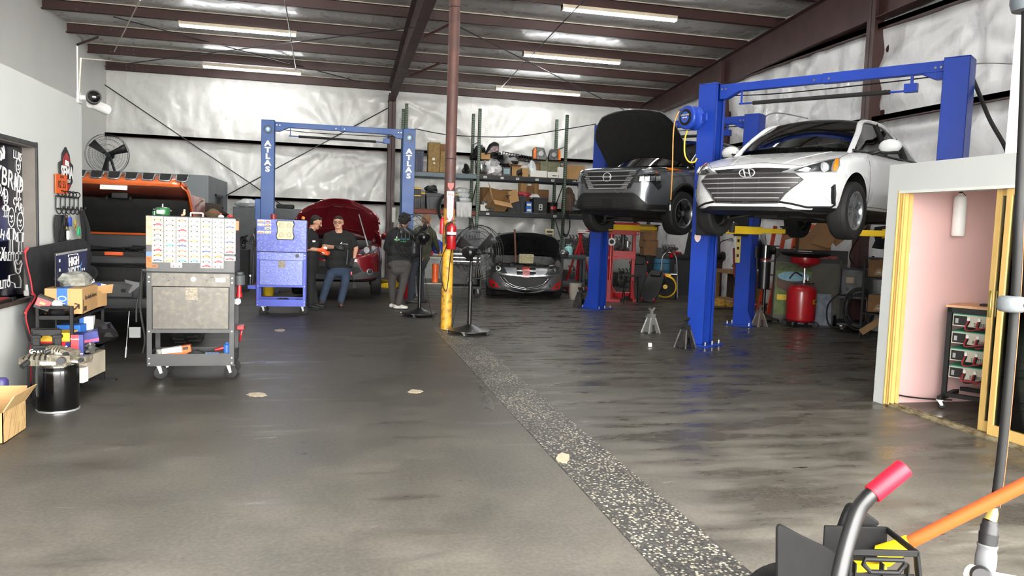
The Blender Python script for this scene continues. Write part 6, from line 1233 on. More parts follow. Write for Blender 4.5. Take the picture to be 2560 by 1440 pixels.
lb_ = carton('carton', 'worn grey-brown carton on the bottom shelf of the rack', RM(.2, .5, .131, rad(-6)), (.24, .4, .2), pm('worn_card', (168, 158, 140), .8)); MB().box(-.04, .04, -.2012, -.2, .08, .16).build('printed_badge', pm('print_ink', (60, 44, 34), .6), lb_)
wl_ = carton('small_carton', 'little white labelled box standing before the worn carton on the bottom shelf', RM(.27, .19, .131, rad(-12)), (.1, .09, .13), M_PAPER, tape=False); MB().box(-.03, .02, -.046, -.045, .03, .1).build('label', pm('label_grey', (150, 150, 152), .6), wl_)
def caution(label, x, y, rz, word):
 o = thing('caution_stand', label, 'floor sign', (x, y, 0), rz); w = .1
 MB().box(-w, w, -.012, .012, .0, .50).box(-w, -w+.05, -.012, .012, .5, .6).box(w-.05, w, -.012, .012, .5, .6).box(-w, w, -.012, .012, .58, .63).box(-w+.012, w-.012, -.018, -.012, .06, .48).box(w-.06, w+.008, -.02, .02, .56, .585).box(-w-.008, -w+.06, -.02, .02, .56, .585).build('board', M_BLACK, o, bevel=.004)
 text(word, .05, face((-.0, -.019, .44), (1, 0, 0)), M_WTXT, parent=o, bold=.002); text('CAUTION', .03, frame((-.02, -.019, .22), (.35, 0, 1), (-1, 0, .35)), M_WTXT, parent=o, bold=.001)
 MB().tube(bez([(-.05, -.018, .25), (-.075, -.018, .2), (-.05, -.018, .17)]), .008, 5).prism([(-.06, .02), (-.03, .035), (-.025, .02)], 0, .001, 0, face((0, -.0185, 0), (1, 0, 0))).build('pictogram', M_WTXT, o)
 return o
caution('black floor stand lettered CAUTION behind the black pail, in front of the rack', -2.245, 6.82, rad(6), 'CAUTION')
c2 = caution('second black caution stand nested flat against the first, nearer the office wall', -2.285, 6.90, rad(6), 'CAUTION')
pail = thing('steel_pail', 'glossy black steel pail on the floor with plastic parts heaped on it', 'pail', (-2.135, 6.70, 0))
MB().lathe([(.001, .012), (.148, .012), (.152, .02), (.152, .33), (.149, .345), (.152, .355), (.148, .372), (.13, .375), (.001, .375)], 44).build('drum_body', pm('gloss_black_drum', (10, 10, 11), .12, coat=.5, var=.05), pail); MB().lathe([(.149, 0), (.155, .002), (.155, .014), (.149, .016)], 44).build('bottom_rim', M_CHROME, pail)
def intake(label, loc, rz, ry, s):
 o = thing('intake_manifold', label, 'car part', loc, rz, None, 0, ry); m = pm('smoked_plastic', (118, 112, 98), .25, .15, .35, 18, bump=.5, bscale=22)
 b = MB(); n = 9
 for i in range(n): x = (-.15+.3*i/(n-1))*s; h = (.035+.03*sin(pi*(i+.6)/n))*s; b.tube(bez([(x, -.1*s, .0), (x-.01, -.09*s, h*.9), (x-.015, 0, h*1.2), (x-.01, .09*s, h*.8), (x, .1*s, 0)], 4), .013*s, 7)
 b.prism([(-.17, -.1), (.16, -.11), (.18, .06), (.08, .11), (-.15, .1)], 0, .045, 0, Matrix.Scale(s, 4)); b.box(.02*s, .18*s, -.09*s, .08*s, .03*s, .085*s); b.build('ribbed_body', m, o)
 MB().cyl((.13*s, -.1*s, .05*s), (.13*s, -.15*s, .05*s), .03*s, n=14).build('port', M_DARKST, o); MB().cyl((-.1*s, -.1*s, .03*s), (-.13*s, -.15*s, .0), .022*s, n=12).build('port', M_DARKST, o); MB().box(-.02*s, .09*s, -.114*s, -.111*s, .012*s, .036*s).build('label', M_PAPER, o); return o
intake('smoked plastic intake part lying across the black pail, overhanging the caution stand', (-2.2, 6.66, .378), rad(4), rad(3), 1.0)
intake('second smoked plastic intake part stacked highest on the black pail', (-2.10, 6.71, .45), rad(-20), rad(14), .62)
intake('third smoked plastic intake part on the pail, sticking out over the rack side', (-2.02, 6.75, .378), rad(-10), rad(2), .62)
tag(MB().lathe([(.001, 0), (.045, 0), (.045, .3), (.03, .32), (.001, .32)], 20).build('spray_can', pm('can_navy', (56, 52, 110), .4), loc=(-2.42, 6.4, 0)), 'dark blue can standing behind the open printed carton', 'can')
oc = thing('open_carton', 'open brown carton printed with slanted bars on the floor by the office wall', 'carton', (-2.60, 5.72, 0)); W_, D_, H_ = .44, .40, .215
def barred(name):
 t = NT(name); co = t.new('ShaderNodeTexCoord').outputs['Object']; mp = t.new('ShaderNodeMapping'); mp.inputs['Rotation'].default_value = (rad(22), 0, 0); t.link(co, mp.inputs['Vector'])
 br = t.new('ShaderNodeTexBrick'); br.inputs['Scale'].default_value = 1; br.inputs['Brick Width'].default_value = .09; br.inputs['Row Height'].default_value = .03; br.inputs['Mortar Size'].default_value = .0
 br.inputs['Color1'].default_value = L3((198, 164, 112)); br.inputs['Color2'].default_value = L3((198, 164, 112)); sp = t.new('ShaderNodeSeparateXYZ'); t.link(mp.outputs[0], sp.inputs[0]); cb = t.new('ShaderNodeCombineXYZ'); t.link(sp.outputs[2], cb.inputs[0]); t.link(sp.outputs[1], cb.inputs[1]); t.link(cb.outputs[0], br.inputs['Vector'])
 br.inputs['Color1'].default_value = L3((200, 166, 114)); br.inputs['Color2'].default_value = L3((150, 116, 70)); br.inputs['Bias'].default_value = -.15
 w2 = t.new('ShaderNodeMath', operation='PINGPONG'); w2.inputs[1].default_value = .015; t.link(sp.outputs[1], w2.inputs[0]); mk = t.ramp(t.math('MULTIPLY', w2.outputs[0], 66), [(.42, (0, 0, 0)), (.5, (1, 1, 1))])
 c = t.mix(mk, L3((200, 166, 114)), br.outputs['Color']); t.link(c, t.b.inputs['Base Color']); t.b.inputs['Roughness'].default_value = .8; return t.m
M_BAR = barred('bar_printed_card'); th = .006
MB().box(W_-th, W_, 0, D_, 0, H_).build('side_panel', M_BAR, oc); MB().box(0, W_, 0, th, 0, H_).build('front_panel', M_CARD, oc); MB().box(0, W_, D_-th, D_, 0, H_).build('back_panel', M_CARD, oc); MB().box(0, th, 0, D_, 0, H_).build('side_panel', M_CARD, oc); MB().box(0, W_, 0, D_, 0, .005).build('bottom_panel', M_CARD, oc)
MB().box(0, th, 0, D_, 0, .135, 0, TR(W_-th/2, 0, H_, ry=rad(32))).build('flap', M_BAR, oc); MB().box(0, W_, 0, th, 0, .10, 0, TR(0, D_, H_, rx=rad(-14))).build('flap', M_CARD, oc); MB().box(0, W_, 0, th, 0, .1, 0, TR(0, 0, H_, rx=rad(70))).build('flap', M_CARD, oc)
tag(scrap('packing_film', pm('crumpled_film', (150, 150, 142), .2), (-2.38, 5.9, .1), (.14, .12, .07), 21), 'crumpled packing film inside the open printed carton', 'film')
def tool_cart(label, loc, rz, fm, pmt, tm, wheel):
 o = thing('tool_cart', label, 'tool cart', loc, rz); W, D = .79, .44; h = W/2
 for x in (-h, h-.046):
  for y in (0, D-.04): MB().box(x, x+.046, y, y+.004, .14, 1.04).box(x if x < 0 else x+.042, x+.004 if x < 0 else x+.046, y, y+.04, .14, 1.04).build('leg', fm, o)
 MB().box(-h, h, .002, .006, .14, .255).box(-h, h, D-.006, D-.002, .14, .255).box(-h, -h+.004, 0, D, .14, .255).box(h-.004, h, 0, D, .14, .255).box(-h, h, 0, D, .155, .16).build('lower_tray', fm, o)
 MB().box(-h+.046, h-.046, .001, .3, .46, .49).build('rail', fm, o); MB().box(-h+.05, h-.05, .004, D, .49, .495).box(-h+.046, -h+.05, .01, D, .49, .93).box(h-.05, h-.046, .01, D, .49, .93).box(-h+.05, h-.05, D-.02, D, .49, .93).build('chest_shell', fm, o)
 MB().box(-h+.053, h-.053, -.003, .012, .497, .905).build('drop_door', pmt, o, bevel=.003); MB().box(-h+.046, h-.046, -.001, .02, .91, 1.04).build('header', pmt, o)
 MB().box(-h-.004, h+.004, -.008, D+.01, 1.044, 1.578).build('top_chest', tm, o, bevel=.006); MB().box(-h-.006, h+.006, -.009, D, 1.036, 1.046).build('seam', M_BLACK, o)
 bb = MB()
 for x in (-h+.023, h-.023):
  for z in (.165, .215, .475, .95, .995): bb.cyl((x, .0, z), (x, -.006, z), .008, n=10)
 for x in (-.25, -.2, -.15, .14, .18, .2): bb.cyl((x, -.001, .985+.02*sin(x*40)), (x, -.003, .985+.02*sin(x*40)), .005, n=8, mi=1)
 bb.build('rivets', [M_STEEL, M_BLACK], o)
 for x in (-h+.09, h-.06):
  for y in (.06, D-.06): caster(o, x, y, .14, .063, rad(20) if x < 0 else rad(-5), wheel)
 MB().box(-.05, .06, -.0045, -.003, .78, .9).build('instruction_plate', pm('plate_grey', (120, 112, 98), .4, .3, .4, 60), o)
 return o
M_CART = pm('worn_steel_paint', (88, 85, 80), .36, .5, .1, 9, dirt=(104, 98, 88), dirt_amt=.1)
tc = tool_cart('worn grey steel tool cart plastered with little car pictures on its top chest', (-1.328, 7.82, 0), rad(1), pm('cart_grey', (66, 66, 66), .45, .3, .15, 5), M_CART, pm('chest_grey', (74, 74, 74), .45, .2), M_RUBBER)
CARS = [[(.05, .3), (.1, .5), (.3, .55), (.42, .8), (.66, .8), (.8, .55), (.95, .45), (.95, .28), (.8, .24), (.2, .24)], [(.05, .3), (.08, .55), (.35, .6), (.5, .78), (.6, .6), (.92, .52), (.95, .3), (.5, .22)]]
BG = [(236, 228, 196), (228, 232, 190), (226, 222, 214), (240, 222, 200), (222, 224, 170), (204, 206, 190)]
FG = [(214, 206, 180), (206, 120, 90), (210, 58, 66), (226, 206, 90), (120, 124, 130), (70, 84, 120), (226, 120, 50), (196, 196, 196), (90, 150, 210), (150, 130, 170)]
crd = []
for k in range(12):
 bgm = pm('card_tone_%d' % (k % 6), BG[k % 6], .35, var=.15, scale=30); fgm = pm('card_car_%d' % (k % 10), FG[k % 10], .35, var=.3, scale=40)
 cw, ch = .1, .0455; b = MB().box(-cw/2, cw/2, -.0015, 0, -ch/2, ch/2, 0)
 b.prism([(-cw/2+cw*p[0], -ch/2+ch*(p[1]*.85+.05)) for p in CARS[k % 2]], 0, .0008, 1, face((0, -.0015, 0), (1, 0, 0)))
 for wx in (.24, .76): b.cyl((-cw/2+cw*wx, -.0023, -ch/2+ch*.28), (-cw/2+cw*wx, -.003, -ch/2+ch*.28), .0055, n=10, mi=2)
 b.prism([(-cw/2, -ch/2), (cw/2, -ch/2), (cw/2, -ch/2+ch*.2), (-cw/2, -ch/2+ch*.2)], 0, .0004, 3, face((0, -.0015, 0), (1, 0, 0)))
 crd.append(b)
r_ = random.Random(4)
protos = [None]*12
def put_card(x, z, k):
 if protos[k] is None: o = crd[k].build('picture_card', [pm('card_tone_%d' % (k % 6), BG[k % 6], .35), pm('card_car_%d' % (k % 10), FG[k % 10], .35), M_BLACK, pm('card_ground', (170, 164, 140), .4)], tc); protos[k] = o
 else: o = protos[k].copy(); COL.objects.link(o); o.parent = tc
 o.location = (x, -.0085, z); o.rotation_euler = (0, r_.uniform(-.012, .012), 0)
for row in range(9):
 for col_ in range(7):
  if col_ == 6 and row > 7: continue
  z = 1.545-row*.0482-(.02 if col_ == 6 and row == 7 else 0)-col_*.0006
  k = r_.randrange(12) if row > 4 else r_.choice((0, 1, 2, 3, 4, 5, 10, 0, 7, 1))
  if row == 8: k = (5, 3, 8, 8, 4, 2, 0)[col_]
  if row == 7 and col_ in (4, 5): k = 6
  put_card(-.294+col_*.1075, z, k)
for x, k in ((-.13, 9), (.136, 2), (.243, 4)): put_card(x, 1.545-9*.0482, k)
MB().box(-.395, -.346, -.0095, -.008, 1.30, 1.57).build('pin_up_strip', pm('strip_tan', (196, 160, 130), .45, var=.3, scale=16), tc); MB().box(-.395, -.346, -.0096, -.008, 1.19, 1.235).build('blue_sticker', pm('sticker_blue', (90, 120, 160), .4), tc)
os_ = MB().prism([(-.395, 1.085), (-.295, 1.085), (-.295, 1.115), (-.343, 1.115), (-.343, 1.19), (-.395, 1.19)], 0, .0015, 0, face((0, -.0085, 0), (1, 0, 0))).build('orange_sticker', M_ORANGE, tc); MB().tube([(-.385, -.0105, 1.175), (-.365, -.0105, 1.165), (-.37, -.0105, 1.145), (-.352, -.0105, 1.14)], .002, 5).box(-.345, -.305, -.0108, -.01, 1.094, 1.104).build('sticker_print', pm('plate_ink', (60, 34, 20), .5), os_)
MB().cyl((.02, -.001, .98), (.02, -.0025, .98), .024, n=22).build('round_sticker', pm('sticker_green', (190, 210, 160), .5), tc); MB().box(.22, .31, -.0025, -.001, .955, .995).build('white_sticker', M_PAPER, tc); MB().box(.399, .43, -.002, 0, 1.46, 1.55).build('orange_tag', M_ORANGE, tc)
TCM = TR(-1.328, 7.82, 0, rz=rad(1)); P_ = lambda x, y, z: TCM @ Vector((x, y, z))
gc = thing('fuel_canister', 'dark green fuel canister standing on the picture-covered tool cart', 'canister', P_(-.27, .1, 1.579)); MB().lathe([(.001, 0), (.062, .002), (.066, .015), (.066, .055), (.06, .072), (.02, .082), (.001, .082)], 28).build('tank', pm('canister_green', (34, 98, 52), .3, coat=.4), gc); MB().cyl((0, 0, .08), (0, 0, .1), .01, n=10).ell((0, 0, .105), .009, 10, 8).cyl((-.085, 0, .055), (-.05, 0, .05), .006, n=8).cyl((.05, 0, .05), (.08, 0, .045), .006, n=8).build('valve', M_STEEL, gc); MB().lathe([(.0665, .015), (.0665, .05)], 14, 0, None, -2.3, -1.2).build('label', M_PAPER, gc)
tag(MB().cyl((0, 0, 0), (0, 0, .04), .02, n=14).build('small_canister', pm('canister_green', (34, 98, 52), .3), loc=P_(-.345, .12, 1.579)), 'tiny green cap beside the green fuel canister', 'cap')
fg = thing('toy_figurine', 'tiny seated toy figure on the picture-covered tool cart', 'toy', P_(-.075, .08, 1.579)); MB().tube([(-.02, -.02, .008), (0, 0, .015), (.0, 0, .03)], .01, 8).ell((0, 0, .03), (.014, .012, .02), 10, 8).build('body', pm('toy_skin', (206, 160, 130), .5), fg); MB().ell((0.002, 0, .056), .011, 12, 8).build('head', pm('toy_pale', (226, 210, 196), .5), fg)
hd = MB().tube(bez([(-.055, 0, 0), (-.055, 0, .03), (-.04, 0, .035), (.04, 0, .035), (.055, 0, .03), (.055, 0, 0)], 4), .007, 8).build('lid_handle', M_WHITE, tc, loc=(.035, .1, 1.578))
ts = thing('tyre_plug_tool', 'red and white screw-top tool lying on the picture-covered tool cart', 'tool', P_(.255, .1, 1.579)); MB().lathe([(.001, 0), (.028, 0), (.03, .01), (.016, .024), (.001, .028)], 18).build('knob', M_WHITE, ts); MB().cyl((0, 0, .028), (0, 0, .045), .004, n=8).tube([(0, 0, .04), (-.1, .0, .052)], .003, 6).ell((.085, 0, .016), (.03, .014, .014), 12, 8).build('red_rod', M_RED, ts)
def on(nm, label, cat, x, y, z, rz=0, ry=0): return thing(nm, label, cat, P_(x, y, z), rz, None, 0, ry)
ob = on('drill_box', 'white and orange boxed tool propped on the lower tray of the grey cart', 'box', -.14, .12, .225, rad(4), rad(-9)); MB().box(-.13, .13, -.04, .04, 0, .085).build('carton', M_PAPER, ob, bevel=.002); MB().box(.05, .131, -.041, .041, -.0005, .0855).build('orange_end', M_ORANGE, ob); MB().box(.06, .11, -.0422, -.041, .045, .075).box(-.11, .03, -.0405, -.04, .06, .063).box(-.11, .03, -.0405, -.04, .045, .048).box(-.11, .03, -.0405, -.04, .03, .033).build('print', pm('print_ink', (60, 44, 34), .6), ob)
cg = on('caulking_gun', 'orange caulking gun lying on the lower tray of the grey cart', 'tool', -.2, .05, .2, rad(3), rad(-4)); MB().prism([(-.14, .0), (-.14, .05), (.1, .055), (.17, .04), (.06, .03), (.02, .0), (-.02, .035), (-.06, .03), (-.1, 0)], -.018, .018, 0, frame((0, 0, 0), (1, 0, 0), (0, 0, 1))).build('gun_frame', M_ORANGE, cg, bevel=.003)
tag(scrap('work_glove', M_CLOTH, tuple(P_(.04, .1, .225)), (.1, .07, .055), 17, amp=.5), 'black work glove crumpled on the lower tray of the grey cart', 'glove')
tag(scrap('small_bag', pm('crumpled_film', (150, 150, 142), .2), tuple(P_(-.3, .14, .24)), (.05, .05, .04), 19), 'clump of clear film at one end of the lower tray', 'bag')
tag(scrap('olive_rag', pm('olive_rag', (110, 106, 84), .8), tuple(P_(.29, .07, .215)), (.06, .05, .035), 23), 'olive rag beside the cans on the lower tray of the grey cart', 'rag')
cn = on('printed_tin', 'short printed tin lying on the lower tray of the grey cart', 'tin', .185, .08, .22); MB().cyl((-.065, 0, 0), (.065, 0, 0), .037, n=22).build('tin', pm('tin_print', (120, 150, 190), .3, .2, .6, 40), cn); MB().box(-.03, .035, -.0385, -.03, -.016, .016).build('print', pm('print_rust', (150, 70, 50), .5), cn)
bc = on('spray_can', 'upright blue aerosol can on the lower tray of the grey cart', 'can', .31, .15, .161); MB().lathe([(.001, 0), (.032, 0), (.033, .15), (.026, .165), (.015, .168), (.015, .185), (.001, .185)], 20).build('can', M_BB, bc); MB().lathe([(.0335, .05), (.0335, .065)], 20).build('print', M_WTXT, bc)
sd = on('screwdriver', 'red and black screwdriver lying over the tins on the lower tray', 'screwdriver', .2, .14, .27, rad(6), rad(-14)); MB().tube([(0, 0, 0), (.05, 0, 0), (.1, 0, 0)], [.012, .018, .014], 12).build('grip', M_RED, sd); MB().cyl((-.1, 0, 0), (0, 0, 0), .005, n=8).cyl((-.02, 0, 0), (.0, 0, 0), .011, n=10).build('shaft', M_BLACK, sd)
iw = on('impact_wrench', 'grey and red impact wrench hanging on the side of the grey tool cart', 'impact wrench', .425, .12, .74); MB().cyl((0, 0, .18), (0, 0, .28), .055, n=20).cyl((0, 0, .28), (0, 0, .31), .04, n=16).build('motor_body', pm('dark_grey_plastic', (62, 66, 68), .6), iw, bevel=.006); MB().tube([(0, 0, .18), (.0, 0, .08)], .022, 10).cyl((0, 0, .06), (0, 0, .1), .03, n=14).build('grip', M_RED, iw); MB().cyl((-.01, -.04, .02), (-.01, .04, .02), .03, n=18).build('anvil', M_CHROME, iw)
pk = on('pliers_rack', 'red tool holder clipped low on the side of the grey cart', 'holder', .42, .2, .47); MB().box(-.02, .05, -.05, .05, 0, .04).tube([(.03, -.02, 0), (.01, 0, -.12)], .008, 6).tube([(.02, .02, 0), (.0, .01, -.12)], .008, 6).build('holder', M_RED, pk, bevel=.004)
hg = thing('grabber_tool', 'grey toothed grabber and dark straps hanging beside the grey cart', 'tool', P_(-.45, .1, 0)); MB().tube(bez([(0, 0, 1.05), (-.02, 0, .7), (.02, 0, .4), (.0, 0, .25)]), .022, 8, flat=.4).tube(bez([(.03, .02, 1.05), (-.05, .02, .75), (-.06, .02, .55)]), .02, 8, flat=.4).build('strap', pm('grey_strap', (58, 58, 56), .7), hg)
MB().prism([(0, 0), (-.13, .03), (-.12, .0), (-.06, -.02), (-.10, -.09), (-.08, -.1), (0, -.03)], -.01, .01, 0, frame((-.02, -.02, .93), (1, 0, 0), (0, 0, 1))).build('jaw', M_DARKST, hg); MB().tube([(-.13, .05, .65), (-.16, .05, .28)], .005, 6).cyl((-.158, .05, .3), (-.165, .05, .2), .012, n=10).build('flex_rod', M_STEEL, hg); MB().tube([(.0, 0, 1.05), (.05, 0, 1.05)], .012, 6).build('hook', M_STEEL, hg); MB().box(-.12, -.02, .0, .03, .4, .5).build('pouch', pm('grey_fabric', (120, 122, 122), .8), hg)
bcart = tool_cart('worn blue steel tool cart beside the two talking men', (-.842, 13.18, 0), rad(0), pm('cart_blue', (70, 84, 186), .4, .1, .12, 4), pm('scuffed_blue', (104, 116, 190), .34, .2, .12, 16, dirt=(140, 146, 196), dirt_amt=.3), pm('scuffed_blue_chest', (74, 86, 166), .34, .2, .14, 14, dirt=(116, 122, 176), dirt_amt=.2), M_RUBBER)
for i, (x, z, k) in enumerate(((-.33, 1.54, 1), (-.22, 1.54, 2), (-.33, 1.48, 7), (-.22, 1.48, 6), (-.22, 1.42, 4), (-.33, 1.36, 1), (-.22, 1.36, 10))):
 o = protos[k % 12].copy() if protos[k % 12] else None
 if o: COL.objects.link(o); o.parent = bcart; o.location = (x, -.0085, z)
tr_ = MB().prism([(-.13, -.16), (.13, -.16), (.15, -.1), (.13, -.04), (.13, .05), (.15, .1), (.13, .16), (-.13, .16), (-.15, .1), (-.13, .05), (-.13, -.04), (-.15, -.1)], 0, .012, 0, face((.055, -.008, 1.405), (1, 0, 0))).build('tray_rim', M_BLACK, bcart, bevel=.004)
MB().prism([(-.118, -.148), (.118, -.148), (.135, -.1), (.118, -.04), (.118, .05), (.135, .1), (.118, .148), (-.118, .148), (-.135, .1), (-.118, .05), (-.118, -.04), (-.135, -.1)], 0, .006, 0, face((.055, -.02, 1.405), (1, 0, 0))).build('tray_face', pm('tray_cream', (216, 200, 160), .35, var=.15, scale=20), tr_)
for sx in (-1, 1):
 for sz in (-1, 1): MB().tube([(.055+sx*.062+.036*cos(t), -.027, 1.405+sz*.078+.036*sin(t)) for t in [2*pi*k/20 for k in range(20)]], .003, 5, closed=True).tube([(.055+sx*.062+.02*cos(t), -.027, 1.405+sz*.078+.02*sin(t)) for t in [2*pi*k/16 for k in range(16)]], .002, 5, closed=True).build('tray_ring', pm('tray_ring', (150, 134, 100), .4), tr_)
MB().cyl((.25, -.002, .985), (.25, -.012, .985), .032, n=22).build('chrome_dial', M_DARKST, bcart)
Pb = lambda x, y, z: Vector((-.842+x, 13.18+y, z))
tag(MB().cyl((0, 0, 0), (0, 0, .085), .045, n=20).build('red_can', pm('can_red2', (150, 50, 50), .4, var=.4, scale=20), loc=Pb(-.14, .1, 1.579)), 'red tin on top of the blue tool cart', 'tin')
bn = thing('beacon', 'orange domed beacon on top of the blue tool cart', 'beacon', Pb(.335, .08, 1.579)); MB().cyl((0, 0, 0), (0, 0, .015), .035, n=18).build('base', M_BLACK, bn); MB().ell((0, 0, .03), (.032, .032, .035), 16, 10).build('dome', M_AMBER, bn)
tag(scrap('grey_rag', pm('grey_rag', (170, 172, 174), .8), tuple(Pb(-.2, .15, .2)), (.12, .09, .04), 31), 'grey rags on the lower tray of the blue tool cart', 'rag'); tag(scrap('black_rag', M_CLOTH, tuple(Pb(.02, .15, .215)), (.11, .09, .05), 33), 'black cloth on the lower tray of the blue tool cart', 'rag')
tag(MB().cyl((-.045, 0, 0), (.045, 0, 0), .045, n=18).build('blue_roll', M_DB, loc=Pb(.27, .15, .206)), 'dark blue roll on the lower tray of the blue tool cart', 'roll')
sh_ = thing('tool_holder', 'cluttered blue side holder of hand tools on the blue tool cart', 'holder', Pb(-.45, .1, .42)); MB().box(-.08, .05, -.06, .08, 0, .06).build('holder', pm('cart_blue', (70, 84, 186), .4), sh_)
b = MB(); b.cyl((-.05, 0, .02), (-.05, 0, .2), .018, n=10).cyl((-.02, .02, 0), (.02, 0, 1.0), .014, n=8).tube(bez([(-.06, 0, .75), (.0, -.03, .9), (.03, 0, .7)]), .02, 8).tube([(-.1, -.02, .76), (.03, 0, .73)], .012, 8); b.build('hand_tools', M_DARKST, sh_); MB().cyl((-.05, 0, .2), (-.05, 0, .23), .026, n=12).build('socket', M_CHROME, sh_); MB().tube(bez([(.02, -.04, .1), (.08, -.05, 0), (.03, -.05, -.15)]), .008, 6).build('red_lead', M_RED, sh_)
tag(MB().lathe([(.001, 0), (.1, 0), (.115, .17), (.12, .18), (.11, .18), (.1, .01)], 22).build('yellow_bucket', M_YEL, loc=(-1.3, 16.5, 0)), 'yellow bucket on the floor behind the blue tool cart', 'bucket')
cb = thing('steel_cabinet', 'grey steel cabinet with a black case on top beyond the blue tool cart', 'cabinet', (-2.05, 20.6, 0)); MB().box(-.46, 1.2, 0, .6, .08, 1.86).box(-.44, 1.18, .03, .6, 0, .08).build('cabinet_body', pm('cabinet_grey', (92, 96, 98), .5), cb, bevel=.008)
for x in (-.44, .38): MB().box(x, x+.79, -.015, 0, .12, 1.82).build('door', pm('cabinet_grey', (92, 96, 98), .5), cb, bevel=.004)
MB().cyl((.3, -.03, .9), (.3, -.03, 1.05), .01, n=8).build('handle', M_STEEL, cb)
tc2 = thing('tool_case', 'black plastic tool case lying on the grey steel cabinet', 'case', (-1.25, 20.9, 1.862)); MB().box(-.22, .22, -.15, .15, 0, .11).build('case_shell', M_BLACK, tc2, bevel=.02); MB().tube([(-.06, -.15, .06), (-.06, -.19, .06), (.06, -.19, .06), (.06, -.15, .06)], .01, 6).build('handle', M_BLACK, tc2)
tag(scrap('plastic_bag', M_FILM, (-2.2, 20.9, 1.95), (.28, .2, .12), 41), 'clear plastic sheeting heaped on the grey steel cabinet', 'bag')
bk = thing('storage_crate', 'dark crate under a brown jacket heap behind the grey tool cart', 'crate', (-2.45, 16.2, 0)); MB().box(-.35, .35, -.3, .3, 0, 1.55).build('crate_body', pm('crate_dark', (40, 40, 42), .6), bk, bevel=.01)
tag(scrap('brown_jacket', pm('brown_cloth', (52, 42, 36), .9, bump=.3), (-2.45, 16.2, 1.68), (.3, .26, .17), 44, amp=.45), 'dark brown jacket heaped on the crate behind the grey tool cart', 'jacket')
tag(scrap('folded_card', pm('olive_card', (104, 92, 66), .8), (-2.32, 15.95, 1.64), (.14, .05, .1), 45, amp=.15), 'olive folded card leaning in front of the brown jacket', 'card')
b = MB(); r2 = random.Random(3)
for k in range(8): b.tube(bez([Vector((r2.uniform(-.22, .22), r2.uniform(-.2, .2), r2.uniform(.0, .3))) for _ in range(5)], 5), .012, 5)
hc = thing('harness_heap', 'tangled black wiring heap on a low box behind the grey cart', 'wiring', (-2.05, 17.6, .9)); b.build('wires', M_BLACK, hc); MB().box(-.25, .25, -.2, .2, -.9, .0).build('box_under', pm('crate_dark', (40, 40, 42), .6), hc)
P_OR = pm('orange_truck_paint', (206, 98, 44), .3, .2, .05, 1, coat=.7)
tk = thing('off_road_truck', 'orange off-road truck with its vented hood raised, behind the grey tool cart', 'truck', (-2.78, 9.75, 0))
M_FL = pm('grey_cladding', (54, 55, 57), .6); hw = 1.02
MB().box(-hw+.12, hw-.12, .25, 4.4, .4, .94).build('chassis', M_GRILLE, tk)
MB().box(-.8, .8, 2.05, 4.6, .62, 1.22).build('body', P_OR, tk, bevel=.05, seg=2)
MB().prism([(2.0, 1.22), (4.55, 1.22), (4.45, 1.9), (2.45, 1.94)], -.6, .6, 0, frame((0, 0, 0), (0, 1, 0), (0, 0, 1))).build('cab', P_OR, tk, bevel=.05, seg=2)
MB().prism([(1.98, 1.26), (2.0, 1.26), (2.40, 1.86), (2.38, 1.86)], -.56, .56, 0, frame((0, 0, 0), (0, 1, 0), (0, 0, 1))).build('windshield', M_DARKGLASS, tk)
for sx in (-1, 1): MB().prism([(.3, .75), (.35, 1.1), (2.1, 1.16), (2.1, .6), (1.25, .6), (1.15, .85), (.55, .85)], 0, .16, 0, frame((sx*hw-(.16 if sx > 0 else 0), 0, 0), (0, 1, 0), (0, 0, 1))).build('fender', M_FL, tk, bevel=.02)
MB().box(-.8, .8, .35, .5, .62, 1.12).build('radiator', M_GRILLE, tk); MB().box(-.84, .84, .15, .32, .98, 1.07).build('radiator_support', M_FL, tk, bevel=.02); MB().box(-.98, .98, 1.86, 2.04, .9, 1.33).build('cowl', M_FL, tk, bevel=.02)
for x in (-.28, .0): MB().cyl((x, .15, .88), (x, .1, .88), .085, n=22).cyl((x, .1, .88), (x, .09, .88), .05, n=18).build('horn', M_DARKST, tk)
MB().box(-.84, .84, -.1, .12, .48, .60).box(-.3, .62, -.14, -.1, .60, .80).build('bumper', M_FL, tk, bevel=.025, seg=2); wp = MB().box(-.12, .52, -.18, -.14, .62, .78).build('winch_plate', pm('winch_grey', (70, 72, 73), .5), tk, bevel=.01)
for x in (-.02, .2, .4): MB().box(x, x+.05, -.184, -.18, .68, .72).build('plate_slot', M_BLACK, wp)
MB().box(-.82, .82, .55, 1.85, .5, .95).build('engine_bay', M_GRILLE, tk); b = MB(); r3 = random.Random(9)
for k in range(22): x, y, z = r3.uniform(-.7, .7), r3.uniform(.6, 1.7), r3.uniform(.98, 1.1); b.cbox((x, y, z), (r3.uniform(.08, .25), r3.uniform(.1, .25), r3.uniform(.04, .1)), r3.choice((0, 0, 1)))
b.build('engine', [M_BLACK, M_DARKST], tk, bevel=.01); b = MB()
for k in range(6): b.tube(bez([Vector((r3.uniform(-.6, .6), r3.uniform(.4, 1.2), 1.12+r3.uniform(-.02, .06))) for _ in range(3)], 6), .016, 6)
b.build('engine_hoses', M_BLACK, tk); MB().box(-.55, -.4, .3, .4, 1.08, 1.12).box(.1, .3, .3, .4, 1.08, 1.12).build('orange_clip', M_ORANGE, tk)
